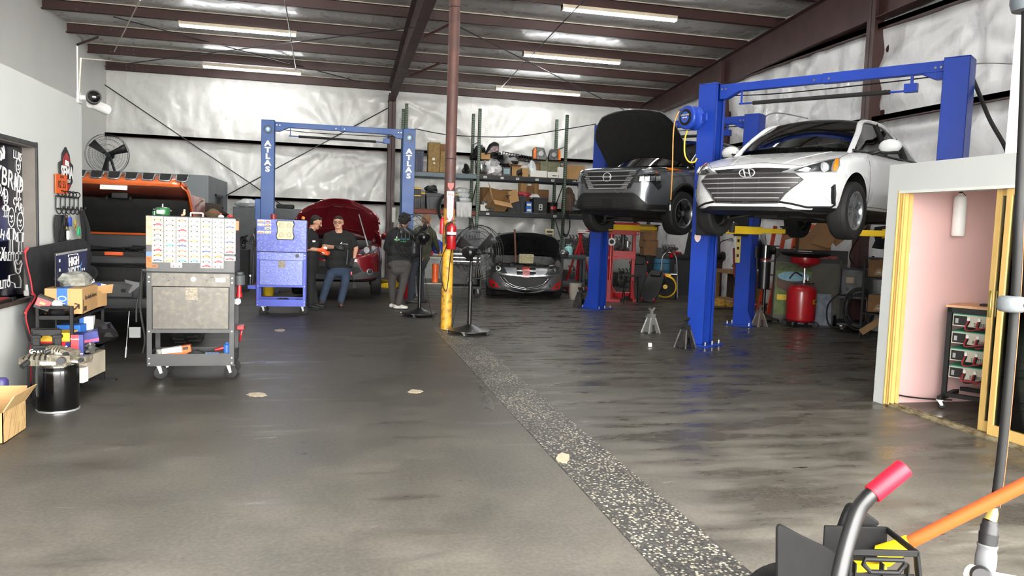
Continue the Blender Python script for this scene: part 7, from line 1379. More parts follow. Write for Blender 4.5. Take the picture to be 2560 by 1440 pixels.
for sx in (-1, 1):
 for y in (.5, 3.75):
  M = TR(sx*hw, y, .44) @ TR(ry=pi/2); w_ = MB().lathe([(.27, -.14), (.33, -.155), (.41, -.14), (.44, -.11), (.44, .11), (.41, .14), (.33, .155), (.27, .14)], 40, 0, M)
  for k in range(24): t = 2*pi*k/24; w_.box(.425, .452, -.03, .03, -.15, -.02, 0, M @ Matrix.Rotation(t, 4, 'Z')); w_.box(.425, .452, -.03, .03, .02, .15, 0, M @ Matrix.Rotation(t+.13, 4, 'Z'))
  w_ = w_.build('tire', M_RUBBER, tk); MB().lathe([(.28, .13), (.25, .1), (.2, .02), (.08, .03), (.07, .1), (.001, .1)], 28, 0, M).lathe([(.28, -.13), (.25, -.1), (.2, -.02), (.08, -.03), (.07, -.1), (.001, -.1)], 28, 0, M).build('rim', M_DARKST, w_)
HA = rad(46); HM = Matrix.Translation((0, 1.85, 1.30)) @ Matrix.Rotation(-HA, 4, 'X')
def hpt(x, v, h=0): return HM @ Vector((x, -v, h))
n_ = 18; L_ = 1.02
def hood_w(v): return .93-.05*(v/L_)-.07*max(0, (v/L_-.85)/.15)**2
Pn = []
for i in range(13):
 v = L_*i/12; row = []
 for j in range(n_+1):
  s = -1+2*j/n_; e = max(0, (abs(s)-.82)/.18); row.append(hpt(s*hood_w(v), v, .07*(1-e*e)+.03*(1-s*s)))
 Pn.append(row)
hdn = MB().grid(Pn).build('hood', P_OR, tk, solid=.015)
for s in (-1, 1): MB().grid([[hpt(s*hood_w(L_*i/12), L_*i/12, .0), hpt(s*hood_w(L_*i/12), L_*i/12, -.10)] for i in range(13)]).build('hood_side', P_OR, hdn, solid=.015)
MB().grid([[hpt(-.80+1.6*j/16, L_*1.0, .09), hpt(-.80+1.6*j/16, L_*1.025, -.02), hpt(-.80+1.6*j/16, L_*.985, -.10)] for j in range(17)]).build('hood_nose', P_OR, hdn, solid=.012)
for k in range(-4, 5):
 x = k*.205
 if abs(x) > .84: continue
 vt = L_*1.005
 sl = MB().prism([(-.075, -.055), (-.085, .055), (.085, .055), (.075, -.055), (.05, -.075), (-.05, -.075)], 0, .02, 0, frame(hpt(x, vt+.022, .02), (1, 0, 0), (hpt(0, 0, 1)-hpt(0, 0, 0)))).build('grille_slot', pm('slot_chrome', (150, 152, 154), .3, .7), hdn, bevel=.006)
 MB().prism([(-.06, -.045), (-.068, .06), (.068, .06), (.06, -.045), (.04, -.058), (-.04, -.058)], .02, .024, 0, frame(hpt(x, vt+.022, .02), (1, 0, 0), (hpt(0, 0, 1)-hpt(0, 0, 0)))).build('slot_mesh', M_GRILLE, sl)
MB().grid([[hpt(s*.85, L_*.2*0+.06+i*.16, -.03) for s in (-1, -.5, 0, .5, 1)] for i in range(5)]).build('hood_liner', pm('hood_insulation', (13, 13, 14), .95), hdn, solid=.02)
MB().grid([[hpt(s*.88, .72+i*.14, -.025-.03*i) for s in (-1, -.5, 0, .5, 1)] for i in range(3)]).build('inner_panel', pm('orange_inner', (72, 28, 15), .45), hdn, solid=.01)
MB().box(-.16, .16, -.02, .0, -.03, .03, 0, Matrix.Translation(hpt(.0, .95, -.10)) @ Matrix.Rotation(rad(-15), 4, 'X')).build('warning_label', M_PAPER, hdn); MB().cbox(hpt(.05, .82, -.10), (.2, .06, .08)).cyl(hpt(.18, .82, -.12), hpt(.18, .82, -.18), .02, n=8).cyl(hpt(-.1, .82, -.12), hpt(-.1, .82, -.18), .02, n=8).build('latch', M_BLACK, hdn, bevel=.01)
MB().tube([hpt(-.86, .05, -.02), hpt(.86, .05, -.02)], .03, 6).build('hinge_rail', P_OR, hdn)
# ================================================================ pallet racks and their stock
YR = 20.5; ZD = (1.985, 2.965)
M_UPR = pm('rack_green', (52, 72, 56), .5, .2, .12, 6); M_BEAM = pm('rack_black_beam', (34, 36, 40), .5, .2); M_BEAMG = pm('rack_grey_beam', (84, 96, 102), .5, .2); M_BEAMR = pm('rack_red_beam', (112, 52, 42), .6, .2, .2, 5); M_WIRE = pm('wire_deck', (150, 136, 96), .45, .6)
def upright_mat():
 t = NT('perforated_green'); co = t.new('ShaderNodeTexCoord').outputs['Object']; sp = t.new('ShaderNodeSeparateXYZ'); t.link(co, sp.inputs[0])
 w = t.new('ShaderNodeMath', operation='PINGPONG'); w.inputs[1].default_value = .03; t.link(sp.outputs[2], w.inputs[0])
 t.link(t.mix(t.math('LESS_THAN', w.outputs[0], .012), L3((52, 74, 56)), L3((150, 158, 140))), t.b.inputs['Base Color']); t.b.inputs['Roughness'].default_value = .5; return t.m
M_HOLE = upright_mat()
rkp = thing('pallet_rack', 'tall green pallet rack with two loaded decks along the back wall', 'pallet rack', (0, YR, 0))
XU = (1.80, 3.76, 6.20, 8.75)
for i, x in enumerate(XU):
 zt = 4.72 if i < 3 else 2.6
 for y in (0, 1.0):
  MB().box(x-.04, x-.034, y, y+.07, 0, zt).box(x+.034, x+.04, y, y+.07, 0, zt).box(x-.04, x+.04, y, y+.006, 0, zt).build('upright', M_UPR, rkp)
  if i < 3: MB().box(x-.024, x-.008, y-.002, y, .1, zt-.05).box(x+.008, x+.024, y-.002, y, .1, zt-.05).build('slot_rows', M_HOLE, rkp)
 b = MB(); z = .3; k = 0
 while z+.9 < zt: b.tube([(x, .04, z if k % 2 else z+.8), (x, 1.03, z+.8 if k % 2 else z)], .016, 4); b.tube([(x, .04, z+.85), (x, 1.03, z+.85)], .014, 4) if k % 2 else None; z += .9; k += 1
 b.build('cross_brace', M_UPR, rkp)
for x0, x1, zs in ((XU[0], XU[1], ((ZD[0], M_BEAMR), (ZD[1], M_BEAMG))), (XU[1], XU[2], ((ZD[0], M_BEAM), (ZD[1], M_BEAM))), (XU[2], XU[3], ((ZD[0], M_BEAM), (ZD[1], M_BEAM), (.95, M_BEAM)))):
 for z, m in zs:
  for y in (0, .98): MB().box(x0+.04, x1-.04, y, y+.05, z-.115, z).build('beam', m, rkp, bevel=.004)
  w = MB(); n = int((x1-x0)/.12)
  for k in range(n): xx = x0+.06+(x1-x0-.12)*k/(n-1); w.tube([(xx, -.0, z-.02), (xx, .0, z+.008), (xx, 1.02, z+.008)], .0035, 4)
  for k in range(7): w.tube([(x0+.05, .02+k*.16, z+.012), (x1-.05, .02+k*.16, z+.012)], .0035, 4)
  w.build('wire_decking', M_WIRE, rkp)
tg = MB()
for x, z in ((3.95, ZD[1]), (4.42, ZD[1]), (4.85, ZD[1]), (5.4, ZD[1]), (5.85, ZD[1]), (4.05, ZD[0]), (5.95, ZD[0])):
 MB().box(x-.045, x+.045, -.004, -.001, z-.085, z-.03).box(x-.03, x+.03, -.005, -.004, z-.065, z-.05, 1).build('price_tag', [M_PAPER, M_BLACK], rkp)
text('4X4 H', .06, face((6.5, -.003, ZD[1]-.055), (1, 0, 0)), M_WTXT, parent=rkp)
def span(x0, y0, x1, y1, Y, z=None):
 p, q = aty(x0, y1, Y), aty(x1, y0, Y); h = q.z-(p.z if z is None else z)
 return ((p.x+q.x)/2, p.z if z is None else z, q.x-p.x, max(.02, h))
def rbox(name, label, r, Y, z, d, mat, group=None, rz=0, cat='box', lid=None, tape=False, extra=None):
 x, z, w, h = span(*r, Y, z); o = thing(name, label, cat, (x, Y+d/2, z+.014), rz, group)
 MB().box(-w/2, w/2, -d/2, d/2, 0, h).build('carton' if 'box' in cat or 'carton' in name else 'shell', mat, o, bevel=.006)
 if lid: MB().box(-w/2-.012, w/2+.012, -d/2-.012, d/2+.012, h-.03, h+.012).build('lid', lid, o, bevel=.006)
 if tape: MB().box(-.03, .03, -d/2-.001, d/2, h-.001, h+.001).box(-.03, .03, -d/2-.0012, -d/2, h*.7, h).build('tape', pm('packing_tape', (196, 168, 122), .35), o)
 return o, w, h
def tote(label, r, Y, z, d, mat, lid=None, group='lidded and open totes on the rack', rz=0):
 x, z, w, h = span(*r, Y, z); o = thing('storage_tote', label, 'tote', (x, Y+d/2, z+.014), rz); t = .012
 MB().grid([[(sx*w*.5*k, sy*d*.5*k, zz) for sx, sy in ((-1, -1), (1, -1), (1, 1), (-1, 1))] for k, zz in ((.86, 0), (.97, h*.9), (1.03, h*.9), (1.03, h), (.96, h), (.95, h*.88), (.85, .012))], cv=True).prism([(-w*.43, -d*.43), (w*.43, -d*.43), (w*.43, d*.43), (-w*.43, d*.43)], 0, .012).build('tub', mat, o, bevel=.004)
 for k in (-.25, 0, .25): MB().box(w*k-.012, w*k+.012, -d*.5-.006, -d*.44, .03, h*.85, 0, TR(ry=0)).build('rib', mat, o)
 if lid: MB().box(-w*.53, w*.53, -d*.53, d*.53, h-.005, h+.03).box(-w*.4, w*.4, -d*.4, d*.4, h+.03, h+.045).build('lid', lid, o, bevel=.006)
 return o
M_TB = pm('tote_black', (38, 39, 42), .5); M_TG = pm('tote_grey', (58, 60, 64), .5); M_TN = pm('tote_navy', (40, 48, 78), .5); M_LY = pm('lid_yellow', (206, 168, 46), .5)
Z1, Z2 = ZD; YI = YR+.12
tote('navy tote on the upper deck beside the tall patterned carton', (1034, 380, 1060, 424), YI, Z2, .5, M_TN, pm('tote_lid_dark', (30, 30, 34), .5))
M_PAT = pm('patterned_card', (140, 114, 70), .8, var=.25, scale=12)
o, w, h = rbox('tall_carton', 'tall brown printed carton standing on the upper deck', (1070, 358, 1101, 424), YI, Z2, .3, M_PAT, tape=False); MB().box(-.05, .02, -.152, -.15, h*.4, h*.48).box(-.02, .03, -.152, -.15, h*.28, h*.33).build('label', M_PAPER, o)
rbox('tall_carton', 'second brown carton on the upper deck, half behind the pipe column', (1100, 380, 1124, 424), YI+.02, Z2, .3, M_PAT); rbox('carton', 'brown carton at the back behind the two tall cartons', (1098, 362, 1120, 424), YI+.42, Z2, .25, M_CARD2)
tote('black and yellow tool tote highest in the stack behind the ATLAS post', (1034, 474, 1053, 488), YI, aty(1040, 490, YI).z, .4, M_TB, M_LY); tote('black tool tote with yellow lid at the bottom of that stack', (1034, 492, 1052, 514), YI, Z1, .4, M_TB, M_LY)
tote('tall black tote with yellow lid left of the grey tote', (1051, 486, 1063, 514), YI+.1, Z1, .4, M_TB, M_LY); tote('wide grey tote on the red beam deck with parts on its lid', (1065, 489, 1106, 514), YI, Z1, .5, M_TG, pm('tote_lid_grey', (66, 68, 72), .5)); tote('black tote with yellow lid half behind the pipe column', (1117, 490, 1145, 515), YI, Z1, .5, M_TG, M_LY)
def junk(name, label, cat, r, Y, mat, seed, z=None, amp=.5, d=.2):
 x, z, w, h = span(*r, Y, z); return tag(scrap(name, mat, (x, Y+d, z+h*.5+.01), (w*.5, d, h*.62), seed, amp=amp), label, cat)
zt = aty(1080, 487, YI).z
junk('engine_part', 'black engine part heap on the grey tote lid', 'car part', (1064, 468, 1096, 487), YI+.05, M_DARKST, 3, zt+.03, .6)
junk('wiring', 'black wiring lying at the end of the upper grey beam', 'wiring', (1157, 417, 1177, 428), YI-.02, M_BLACK, 5, Z2, .7, .1)
for i, (y0, y1) in enumerate(((472, 484), (482, 495), (493, 507))): junk('wrapped_pillow', ['topmost plastic wrapped bundle on the red beam deck', 'middle plastic wrapped bundle on the red beam deck', 'lowest plastic wrapped bundle on the red beam deck'][i], 'bundle', (1138+i*3, y0, 1180, y1), YI, M_FILM, 60+i, None, .18, .26)
x0, x1 = aty(1141, 505, YR-.05).x, aty(1180, 505, YR-.05).x
MBc = MB().grid([[(x0+(x1-x0)*i/14, YR-.03-.04*abs(sin(i*1.1))*(j/8), aty(1160, 506, YR).z-.42*(j/8)*(1-.08*abs(sin(i*.7)))) for j in range(9)] for i in range(15)]).grid([[(x0+(x1-x0)*i/14, YR-.03+.1*j, aty(1160, 506, YR).z+.01) for j in range(3)] for i in range(15)]); tag(MBc.build('white_cloth', pm('white_cloth', (206, 206, 204), .8, bump=.2), solid=.01), 'white cloth hanging over the red beam of the rack', 'cloth')
b = MB(); cc = aty(1115, 522, 20.35)
for k in range(6): b.tube([(cc.x+(.17+.012*k)*cos(t), cc.y-.012*(k % 3), cc.z+(.32+.015*k)*sin(t)) for t in [2*pi*i/30 for i in range(30)]], .011, 6, closed=True)
tag(b.build('hose_coil', M_RUBBER), 'coil of black hose hanging behind the pipe column', 'hose')
tl = thing('head_lamp', 'chrome tail lamp unit on top of the black trim heap', 'car part', aty(1230, 385, YI), rad(12), None, 0, rad(-8)); MB().prism([(-.22, 0), (.2, .05), (.22, .26), (.1, .33), (-.05, .26)], -.06, .06, 0, face((0, 0, 0), (1, 0, 0))).build('housing', M_BLACK, tl, bevel=.02); MB().prism([(-.18, .02), (.17, .07), (.18, .2), (.0, .2)], 0, .015, 0, face((0, -.062, 0), (1, 0, 0))).build('lens', pm('lens_red_chrome', (180, 160, 160), .15, .7, .5, 14), tl)
junk('bumper_trim', 'black plastic trim pieces heaped by the rack upright', 'car part', (1180, 372, 1222, 402), YI+.1, M_BLACK, 7, None, .6); junk('bumper_trim', 'curved black trim under the chrome tail lamp', 'car part', (1218, 382, 1262, 398), YI, M_BLACK, 9, None, .5); junk('bumper_trim', 'dark heap of trim above the white parts on the upper deck', 'car part', (1240, 392, 1300, 420), YI+.15, pm('dark_trim', (36, 34, 36), .4), 11, None, .6)
rbox('carton', 'small brown carton on the chrome bowl beside the rack upright', (1202, 384, 1226, 399), YI-.02, None, .2, M_CARD)
kp = thing('steel_bowl', 'round polished steel housing on the upper deck', 'bowl', (aty(1206, 425, YI).x, YI+.2, Z2+.015)); MB().lathe([(.001, 0), (.12, 0), (.17, .06), (.18, .2), (.19, .27), (.17, .27), (.15, .06), (.001, .03)], 28).build('shell', pm('polished_steel', (170, 168, 164), .25, .9), kp)
junk('washer_part', 'white and clear plastic parts spilled on the upper deck', 'car part', (1214, 400, 1256, 432), YI-.03, pm('white_clear', (196, 196, 196), .25, .1, .3, 14), 13, Z2, .7, .18)
gl = thing('lattice_grille', 'long black lattice grille lying along the upper deck', 'car part', aty(1292, 392, YI+.3), 0, None, 0, rad(4)); b = MB()
for j in range(3): b.tube([(-.42, 0, -.07+j*.08), (.42, 0, -.1+j*.07)], .012, 5)
for i in range(12): b.tube([(-.42+i*.076, 0, -.08), (-.40+i*.076, 0, .1-.003*i)], .012, 5)
b.build('lattice', M_BLACK, gl)
o, w, h = rbox('head_unit', 'small grey screen unit at the edge of the upper deck', (1256, 420, 1278, 434), YI-.08, Z2, .1, M_DARKST, cat='display'); MB().box(-w*.35, w*.35, -.053, -.05, h*.2, h*.85).build('screen', pm('screen_grey', (150, 170, 176), .2), o)
def opencar(label, r, Y, z, d, mat, rz=0, rx=0, ry=0, flaps=True):
 x, z, w, h = span(*r, Y, z); o = thing('open_carton', label, 'carton', (x, Y+d/2, z+.015), rz, None, rx, ry); t = .008
 MB().box(-w/2, w/2, -d/2, -d/2+t, 0, h).box(-w/2, w/2, d/2-t, d/2, 0, h).box(-w/2, -w/2+t, -d/2, d/2, 0, h).box(w/2-t, w/2, -d/2, d/2, 0, h).box(-w/2, w/2, -d/2, d/2, 0, t).build('carton', mat, o)
 if flaps: MB().box(-w/2, w/2, 0, t, 0, h*.45, 0, TR(0, -d/2, h, rx=rad(75))).build('flap', mat, o); MB().box(0, t, -d/2, d/2, 0, h*.5, 0, TR(w/2, 0, h, ry=rad(48))).build('flap', mat, o); MB().box(-t, 0, -d/2, d/2, 0, h*.5, 0, TR(-w/2, 0, h, ry=rad(-40))).build('flap', mat, o)
 return o
opencar('small open brown carton at the middle edge of the upper deck', (1279, 418, 1302, 434), YI-.06, Z2, .2, M_CARD)
junk('black_module', 'black module lying before the small open carton', 'car part', (1288, 424, 1308, 433), YI-.09, M_BLACK, 15, Z2, .3, .1); rbox('carton', 'flat pale carton right of the small open carton', (1305, 422, 1322, 431), YI, Z2, .2, M_CARD)
junk('metal_bag', 'bagged metal parts on the upper deck beneath the headlights', 'bag', (1320, 406, 1345, 429), YI+.05, M_FILM, 17, Z2, .5, .14); rbox('carton', 'brown carton behind the bagged metal parts', (1336, 409, 1356, 430), YI+.25, Z2, .2, M_CARD2)
def lamp(label, r, flip):
 x, z, w, h = span(*r, YI+.05, None); o = thing('head_lamp', label, 'car part', (x, YI+.15, z), 0, None, rad(-8)); s = -1 if flip else 1
 MB().prism([(s*p[0]*w, p[1]*h) for p in ((-.5, .05), (.45, 0), (.5, .3), (.3, .95), (-.35, 1), (-.5, .8))], -.09, .05, 0, face((0, 0, 0), (1, 0, 0))).build('housing', M_BLACK, o, bevel=.012)
 MB().prism([(s*p[0]*w, p[1]*h) for p in ((-.28, .08), (.42, .05), (.46, .3), (.28, .9), (-.28, .93))], .05, .07, 0, face((0, 0, 0), (1, 0, 0))).build('lens', pm('lamp_cluster', (190, 192, 190), .12, .8, .5, 12), o)
 MB().prism([(s*p[0]*w, p[1]*h) for p in ((-.5, .1), (-.3, .1), (-.3, .93), (-.38, .95), (-.48, .75))], .05, .072, 0, face((0, 0, 0), (1, 0, 0))).build('amber_corner', M_AMBER, o); MB().cyl((s*.06*w, -.07, h*.5), (s*.06*w, -.075, h*.5), w*.18, n=20).build('reflector', M_CHROME, o)
lamp('headlight with an amber edge on its outer side, left of the rack upright pair', (1334, 368, 1370, 400), False); lamp('headlight with an amber edge behind the green rack upright', (1372, 372, 1404, 402), True)
for nm, r in (('', (1350, 398, 1400, 432)),): rbox('parts_crate', 'olive slatted parts block beneath the two headlights', r, YI+.2, Z2, .3, pm('olive_block', (112, 112, 88), .5, .2, .3, 12), cat='crate')
bw = thing('black_bowl', 'shallow black bowl in front of the olive parts block', 'bowl', (aty(1384, 434, YI).x, YI+.05, Z2+.015)); MB().lathe([(.001, 0), (.1, 0), (.17, .05), (.18, .07), (.16, .06), (.09, .015), (.001, .012)], 26).build('shell', M_BLACK, bw)
for k, (r, l) in enumerate((((1326, 429, 1368, 437), 'long row of small white boxes on the edge of the upper deck'), ((1369, 432, 1396, 438), 'flat white box at the end of the white box row'))): rbox('white_box', l, r, YI-.11, Z2, .1, M_PAPER)
rbox('long_carton', 'long brown carton at the end of the upper deck beside the raised grey car', (1410, 416, 1462, 437), YI+.1, Z2, .35, M_CARD); rbox('white_box', 'small white label box against the long brown carton', (1396, 420, 1412, 434), YI-.05, Z2, .15, M_PAPER)
o = opencar('large open carton tipped over on the lower deck', (1212, 474, 1262, 512), YI+.05, Z1+.14, .42, M_CARD, rad(14), rad(52), rad(8)); rbox('carton', 'brown carton leaning behind the tipped open carton', (1203, 470, 1225, 510), YI+.5, Z1, .2, M_CARD2, rz=.3); rbox('carton', 'brown carton right of the tipped open carton', (1258, 476, 1284, 500), YI+.45, Z1+.1, .25, M_CARD2); rbox('carton', 'plain carton base under the brown carton by the black tote', (1258, 500, 1284, 522), YI+.45, Z1, .25, M_CARD2)
junk('small_parts', 'scattered metal small parts at the end of the lower deck', 'parts', (1200, 508, 1240, 521), YI-.05, pm('mixed_metal', (140, 138, 132), .35, .6, .5, 14), 19, Z1, .8, .15); rbox('white_box', 'white parts box among the scattered metal parts', (1201, 513, 1216, 521), YI-.1, Z1, .1, M_PAPER)
tote('wide open black tote on the lower deck', (1268, 491, 1315, 522), YI, Z1, .5, M_TB); o = tote('open black tote with a white label on the lower deck', (1333, 496, 1370, 523), YI, Z1, .5, M_TB); MB().box(-.05, .05, -.262, -.256, .08, .24).build('label', M_PAPER, o); MB().box(-.03, .03, -.264, -.262, .1, .16).box(-.03, .03, -.264, -.262, .18, .22).build('label_print', M_BLACK, o)
for i, (y0, y1, l) in enumerate(((492, 508, 'blue box stacked upper between the two open black totes'), (508, 523, 'blue box stacked lower between the two open black totes'))):
 x, z, w, h = span(1316, y0, 1331, y1, YI-.02, None); z = Z1+.0 if i else Z1+.152; o = thing('blue_box', l, 'box', (x, YI+.1, z+.014)); MB().box(-w/2, w/2, -.1, .1, 0, .15).build('carton', M_TAPE, o, bevel=.003); MB().box(-w*.35, w*.35, -.102, -.1, .04, .1).build('label', M_PAPER, o)
junk('red_bag', 'red and white bags stuffed in the wide open tote', 'bag', (1296, 483, 1330, 494), YI+.12, pm('red_bag', (170, 40, 52), .5), 23, None, .5); junk('white_bag', 'white bag bulging out of the labelled tote', 'bag', (1326, 487, 1352, 498), YI+.12, pm('white_film', (214, 214, 212), .3), 25, None, .4)
for i, (r, l, rz) in enumerate((((1299, 460, 1318, 488), 'tall brown carton behind the open totes, first of the back row', .2), ((1317, 466, 1334, 490), 'brown carton with a red stripe behind the open totes', -.1), ((1334, 460, 1345, 490), 'narrow torn carton behind the labelled tote', .5), ((1345, 476, 1372, 494), 'low brown carton over the labelled tote', .15))): rbox('carton', l, r, YI+.62, Z1, .2, M_CARD2 if i % 2 else M_CARD, rz=rz)
bk = thing('parts_bucket', 'black bucket with a red label on the lower deck', 'bucket', (aty(1384, 524, YI).x, YI+.15, Z1+.015)); MB().lathe([(.001, 0), (.13, 0), (.15, .3), (.155, .31), (.14, .31), (.12, .02)], 24).build('pail', M_BLACK, bk); MB().lathe([(.146, .12), (.15, .2)], 14, 0, None, -2.2, -1.1).build('label', M_RED, bk)
junk('brown_bag', 'brown canvas bag on the lower deck behind the green upright', 'bag', (1409, 478, 1442, 526), YI+.1, pm('brown_canvas', (92, 74, 62), .85), 27, Z1, .3, .2)
b = MB(); cc = aty(1416, 562, 20.4); r_ = random.Random(2)
for k in range(8): b.tube([(cc.x+.09*(1+.3*r_.random())*cos(t), cc.y+.03*r_.random(), cc.z+(.26+.1*r_.random())*sin(t)) for t in [2*pi*i/26 for i in range(26)]], .01, 5, closed=True)
tag(b.build('cable_coil', M_BLACK), 'bundle of black cables hanging under the lower deck', 'cable')
o, w, h = rbox('parts_sign', 'cream printed box leaning above the raised hatchback hood', (1363, 574, 1385, 598), 20.6, None, .1, pm('cream_print', (206, 196, 160), .6), cat='box'); MB().box(-w*.35, w*.35, -.053, -.05, h*.6, h*.8).box(-w*.35, w*.35, -.053, -.05, h*.2, h*.45).build('print', pm('print_dark2', (70, 62, 50), .6), o)
for nm, l, r, Y in (('parts_table', 'dark low table loaded with parts beneath the lower deck', (1235, 600, 1400, 700), 20.8),):
 x, z, w, h = span(*r, Y, 0); o = thing(nm, l, 'table', (x, Y+.3, 0)); MB().box(-w/2, w/2, -.3, .3, h-.05, h).build('table_top', M_BLACK, o)
 for sx in (-1, 1):
  for sy in (-1, 1): MB().box(sx*w*.48-.03, sx*w*.48+.03, sy*.26-.03, sy*.26+.03, 0, h-.05).build('leg', M_BLACK, o)
gm = [pm('cast_alloy', (110, 110, 108), .5, .6), M_DARKST, pm('dark_alloy', (70, 68, 66), .5, .5, .2, 9)]
def engine(label, x, Y, z, s, seed):
 r = random.Random(seed); o = thing('engine_block', label, 'engine', (x, Y, z)); b = MB(); b.box(-.5*s, .5*s, -.4*s, .4*s, 0, .7*s)
 for k in range(16): c = (r.uniform(-.5, .5)*s, -.4*s-r.uniform(0, .12)*s, r.uniform(.05, .75)*s); (b.cbox(c, (r.uniform(.1, .3)*s, .2*s, r.uniform(.08, .25)*s), r.choice((0, 1, 2))) if r.random() < .5 else b.cyl((c[0], c[1]+.1, c[2]), (c[0], c[1]-.04, c[2]), r.uniform(.05, .14)*s, n=14, mi=r.choice((0, 1, 2))))
 b.build('block', gm, o, bevel=.008)
 m = MB()
 for k in range(5): m.tube(bez([((-.4+.2*k)*s, -.35*s, .7*s), ((-.42+.2*k)*s, -.5*s, .82*s), ((-.4+.2*k)*s, -.2*s, .9*s)], 5), .04*s, 8)
 m.build('manifold', gm[0], o); return o
for i, (x, z, s, l) in enumerate(((6.7, .965, .5, 'bare engine on the low rack shelf next to the blue post'), (7.35, .965, .55, 'bare engine on the low rack shelf behind the press head'), (8.0, .965, .5, 'bare engine on the low rack shelf by the rack end'), (6.75, 0, .6, 'engine on the floor under the rack next to the engine crane'), (7.5, 0, .62, 'engine on the floor under the rack behind the press'), (8.25, 0, .55, 'engine on the floor under the rack behind the yellow blower'))): engine(l, x, YR+.45, z, s, 50+i)
for i, (x, l) in enumerate(((6.75, 'dark parts heap on the deck above the engine shelf, near the blue post'), (7.5, 'dark parts heap on the deck above the engine shelf, over the press'), (8.2, 'dark parts heap on the deck above the engine shelf, at the rack end'))): tag(scrap('parts_heap', M_DARKST, (x, YR+.4, Z1+.17), (.32, .25, .2), 70+i, amp=.6), l, 'parts')
engine('engine with bare manifold standing beside the plastic drum', 8.05, 18.75, 0, .5, 91)
eo = engine('small engine lying on top of the teal plastic drum', 8.45, 18.6, .905, .4, 92)
for i, (y0, y1) in enumerate(((563, 582), (582, 602), (602, 620), (620, 640))): rbox('cushion_carton', ['topmost brown carton in the stack by the rack end', 'second brown carton in the stack by the rack end', 'third brown carton in the stack by the rack end', 'lowest brown carton in the stack by the rack end'][i], (1612, y0, 1645, y1), 19.8, None if i < 3 else None, .4, M_CARD2, rz=.1*(-1)**i)
rbox('carton_stand', 'dark crate beneath the brown carton stack', (1612, 640, 1645, 720), 19.8, 0, .45, pm('crate_dark', (40, 40, 42), .6), cat='crate')
cs = thing('car_seat', 'black car seat with a red cushion on the parts pile beside the drum', 'car seat', (9.0-.15, 18.2, .9), rad(-60)); MB().box(-.25, .25, -.25, .25, 0, .14).box(-.24, .24, -.07, .07, .05, .75, 0, TR(0, .24, 0, rx=rad(-15))).box(-.13, .13, -.05, .05, .78, .95, 0, TR(0, .25, 0, rx=rad(-15))).build('seat_shell', M_CLOTH, cs, bevel=.05, seg=2); MB().box(-.5, -.2, -.22, .1, .02, .2).build('red_cushion', M_RED, cs, bevel=.03); MB().box(-.3, .3, -.3, .3, -.9, 0).build('crate_under', pm('crate_dark', (40, 40, 42), .6), cs)
ch = thing('tool_chest', 'black rolling tool chest with silver drawer edges behind the right fan', 'tool chest', (2.76, 16.8, 0), rad(-4)); cw = .42
MB().box(-cw, cw, -.24, .24, .2, .26).box(-cw, -cw+.03, -.24, .24, .26, 1.0).box(cw-.03, cw, -.24, .24, .26, 1.0).box(-cw, cw, .2, .24, .26, 1.0).box(-cw, cw, -.22, .24, .72, 1.02).build('chest_body', M_BLACK, ch, bevel=.008)
for z in (.74, .82, .9): MB().box(-cw+.02, cw-.02, -.245, -.22, z, z+.07).build('drawer', M_BLACK, ch); MB().box(-cw+.03, cw-.03, -.256, -.243, z+.055, z+.07).build('drawer_pull', M_CHROME, ch)
MB().box(-cw, cw, .2, .24, 1.02, 1.5).box(-cw, cw, -.2, .24, 1.3, 1.315).build('lid_panel', pm('slate_panel', (54, 58, 64), .5), ch)
b = MB()
for k in range(11): b.cyl((-.32+k*.065, .1, 1.315), (-.32+k*.065, .1, 1.36+.02*(k % 3)), .018, n=8)
b.build('socket_row', M_STEEL, ch)
for x in (-.35, .35):
 for y in (-.18, .18): caster(ch, x, y, .2, .08, .2)
for i, (x, c_, l) in enumerate(((-.32, M_BB, 'blue spray can standing on the rolling tool chest'), (-.22, M_RED, 'red spray can standing on the rolling tool chest'))): tag(MB().lathe([(.001, 0), (.033, 0), (.033, .17), (.02, .19), (.001, .2)], 16).build('spray_can', c_, loc=(2.76+x, 16.7, 1.025)), l, 'can')
bn = thing('steel_workbench', 'grey steel workbench with bags and cans beyond the pipe column', 'bench', (2.1, 16.6, 0)); MB().box(-.32, .3, -.25, .25, .86, .9).build('bench_top', pm('bench_steel', (120, 116, 108), .5, .4), bn)
for x in (-.3, .28):
 for y in (-.22, .22): MB().box(x-.025, x+.025, y-.025, y+.025, 0, .86).build('leg', pm('bench_steel', (120, 116, 108), .5, .4), bn)
MB().box(-.28, .26, -.2, .2, .3, .33).build('lower_shelf', pm('bench_steel', (120, 116, 108), .5, .4), bn)
tag(scrap('tool_bag', pm('bag_blue', (40, 62, 150), .6), (2.2, 16.55, 1.08), (.12, .13, .17), 31, amp=.2), 'blue tool bag on the steel workbench beyond the pipe column', 'bag'); tag(scrap('red_rag', pm('red_bag', (170, 40, 52), .5), (1.98, 16.5, .97), (.11, .1, .07), 33), 'red rags on the steel workbench beyond the pipe column', 'rag')
tag(scrap('tool_heap', M_DARKST, (2.0, 16.75, 1.14), (.2, .12, .2), 37, amp=.6), 'dark heap of tools at the back of the steel workbench', 'tools'); tag(MB().cyl((0, 0, 0), (0, 0, .4), .07, n=18).build('orange_cylinder', M_ORANGE, loc=(2.15, 16.55, .332)), 'orange cylinder on the lower shelf of the steel workbench', 'cylinder')
tag(MB().lathe([(.001, 0), (.08, 0), (.085, .02), (.085, .5), (.06, .58), (.02, .6), (.001, .6)], 20).build('red_tank', M_RED, loc=(1.55, 16.3, .0)), 'slim red gas tank on the floor by the olive hoodie', 'gas tank')
yc = tag(MB().lathe([(.001, 0), (.05, 0), (.05, .16), (.02, .18), (.001, .18)], 16).build('yellow_tin', M_LY, loc=(2.28, 16.75, .905)), 'yellow tin at the back corner of the steel workbench', 'tin')
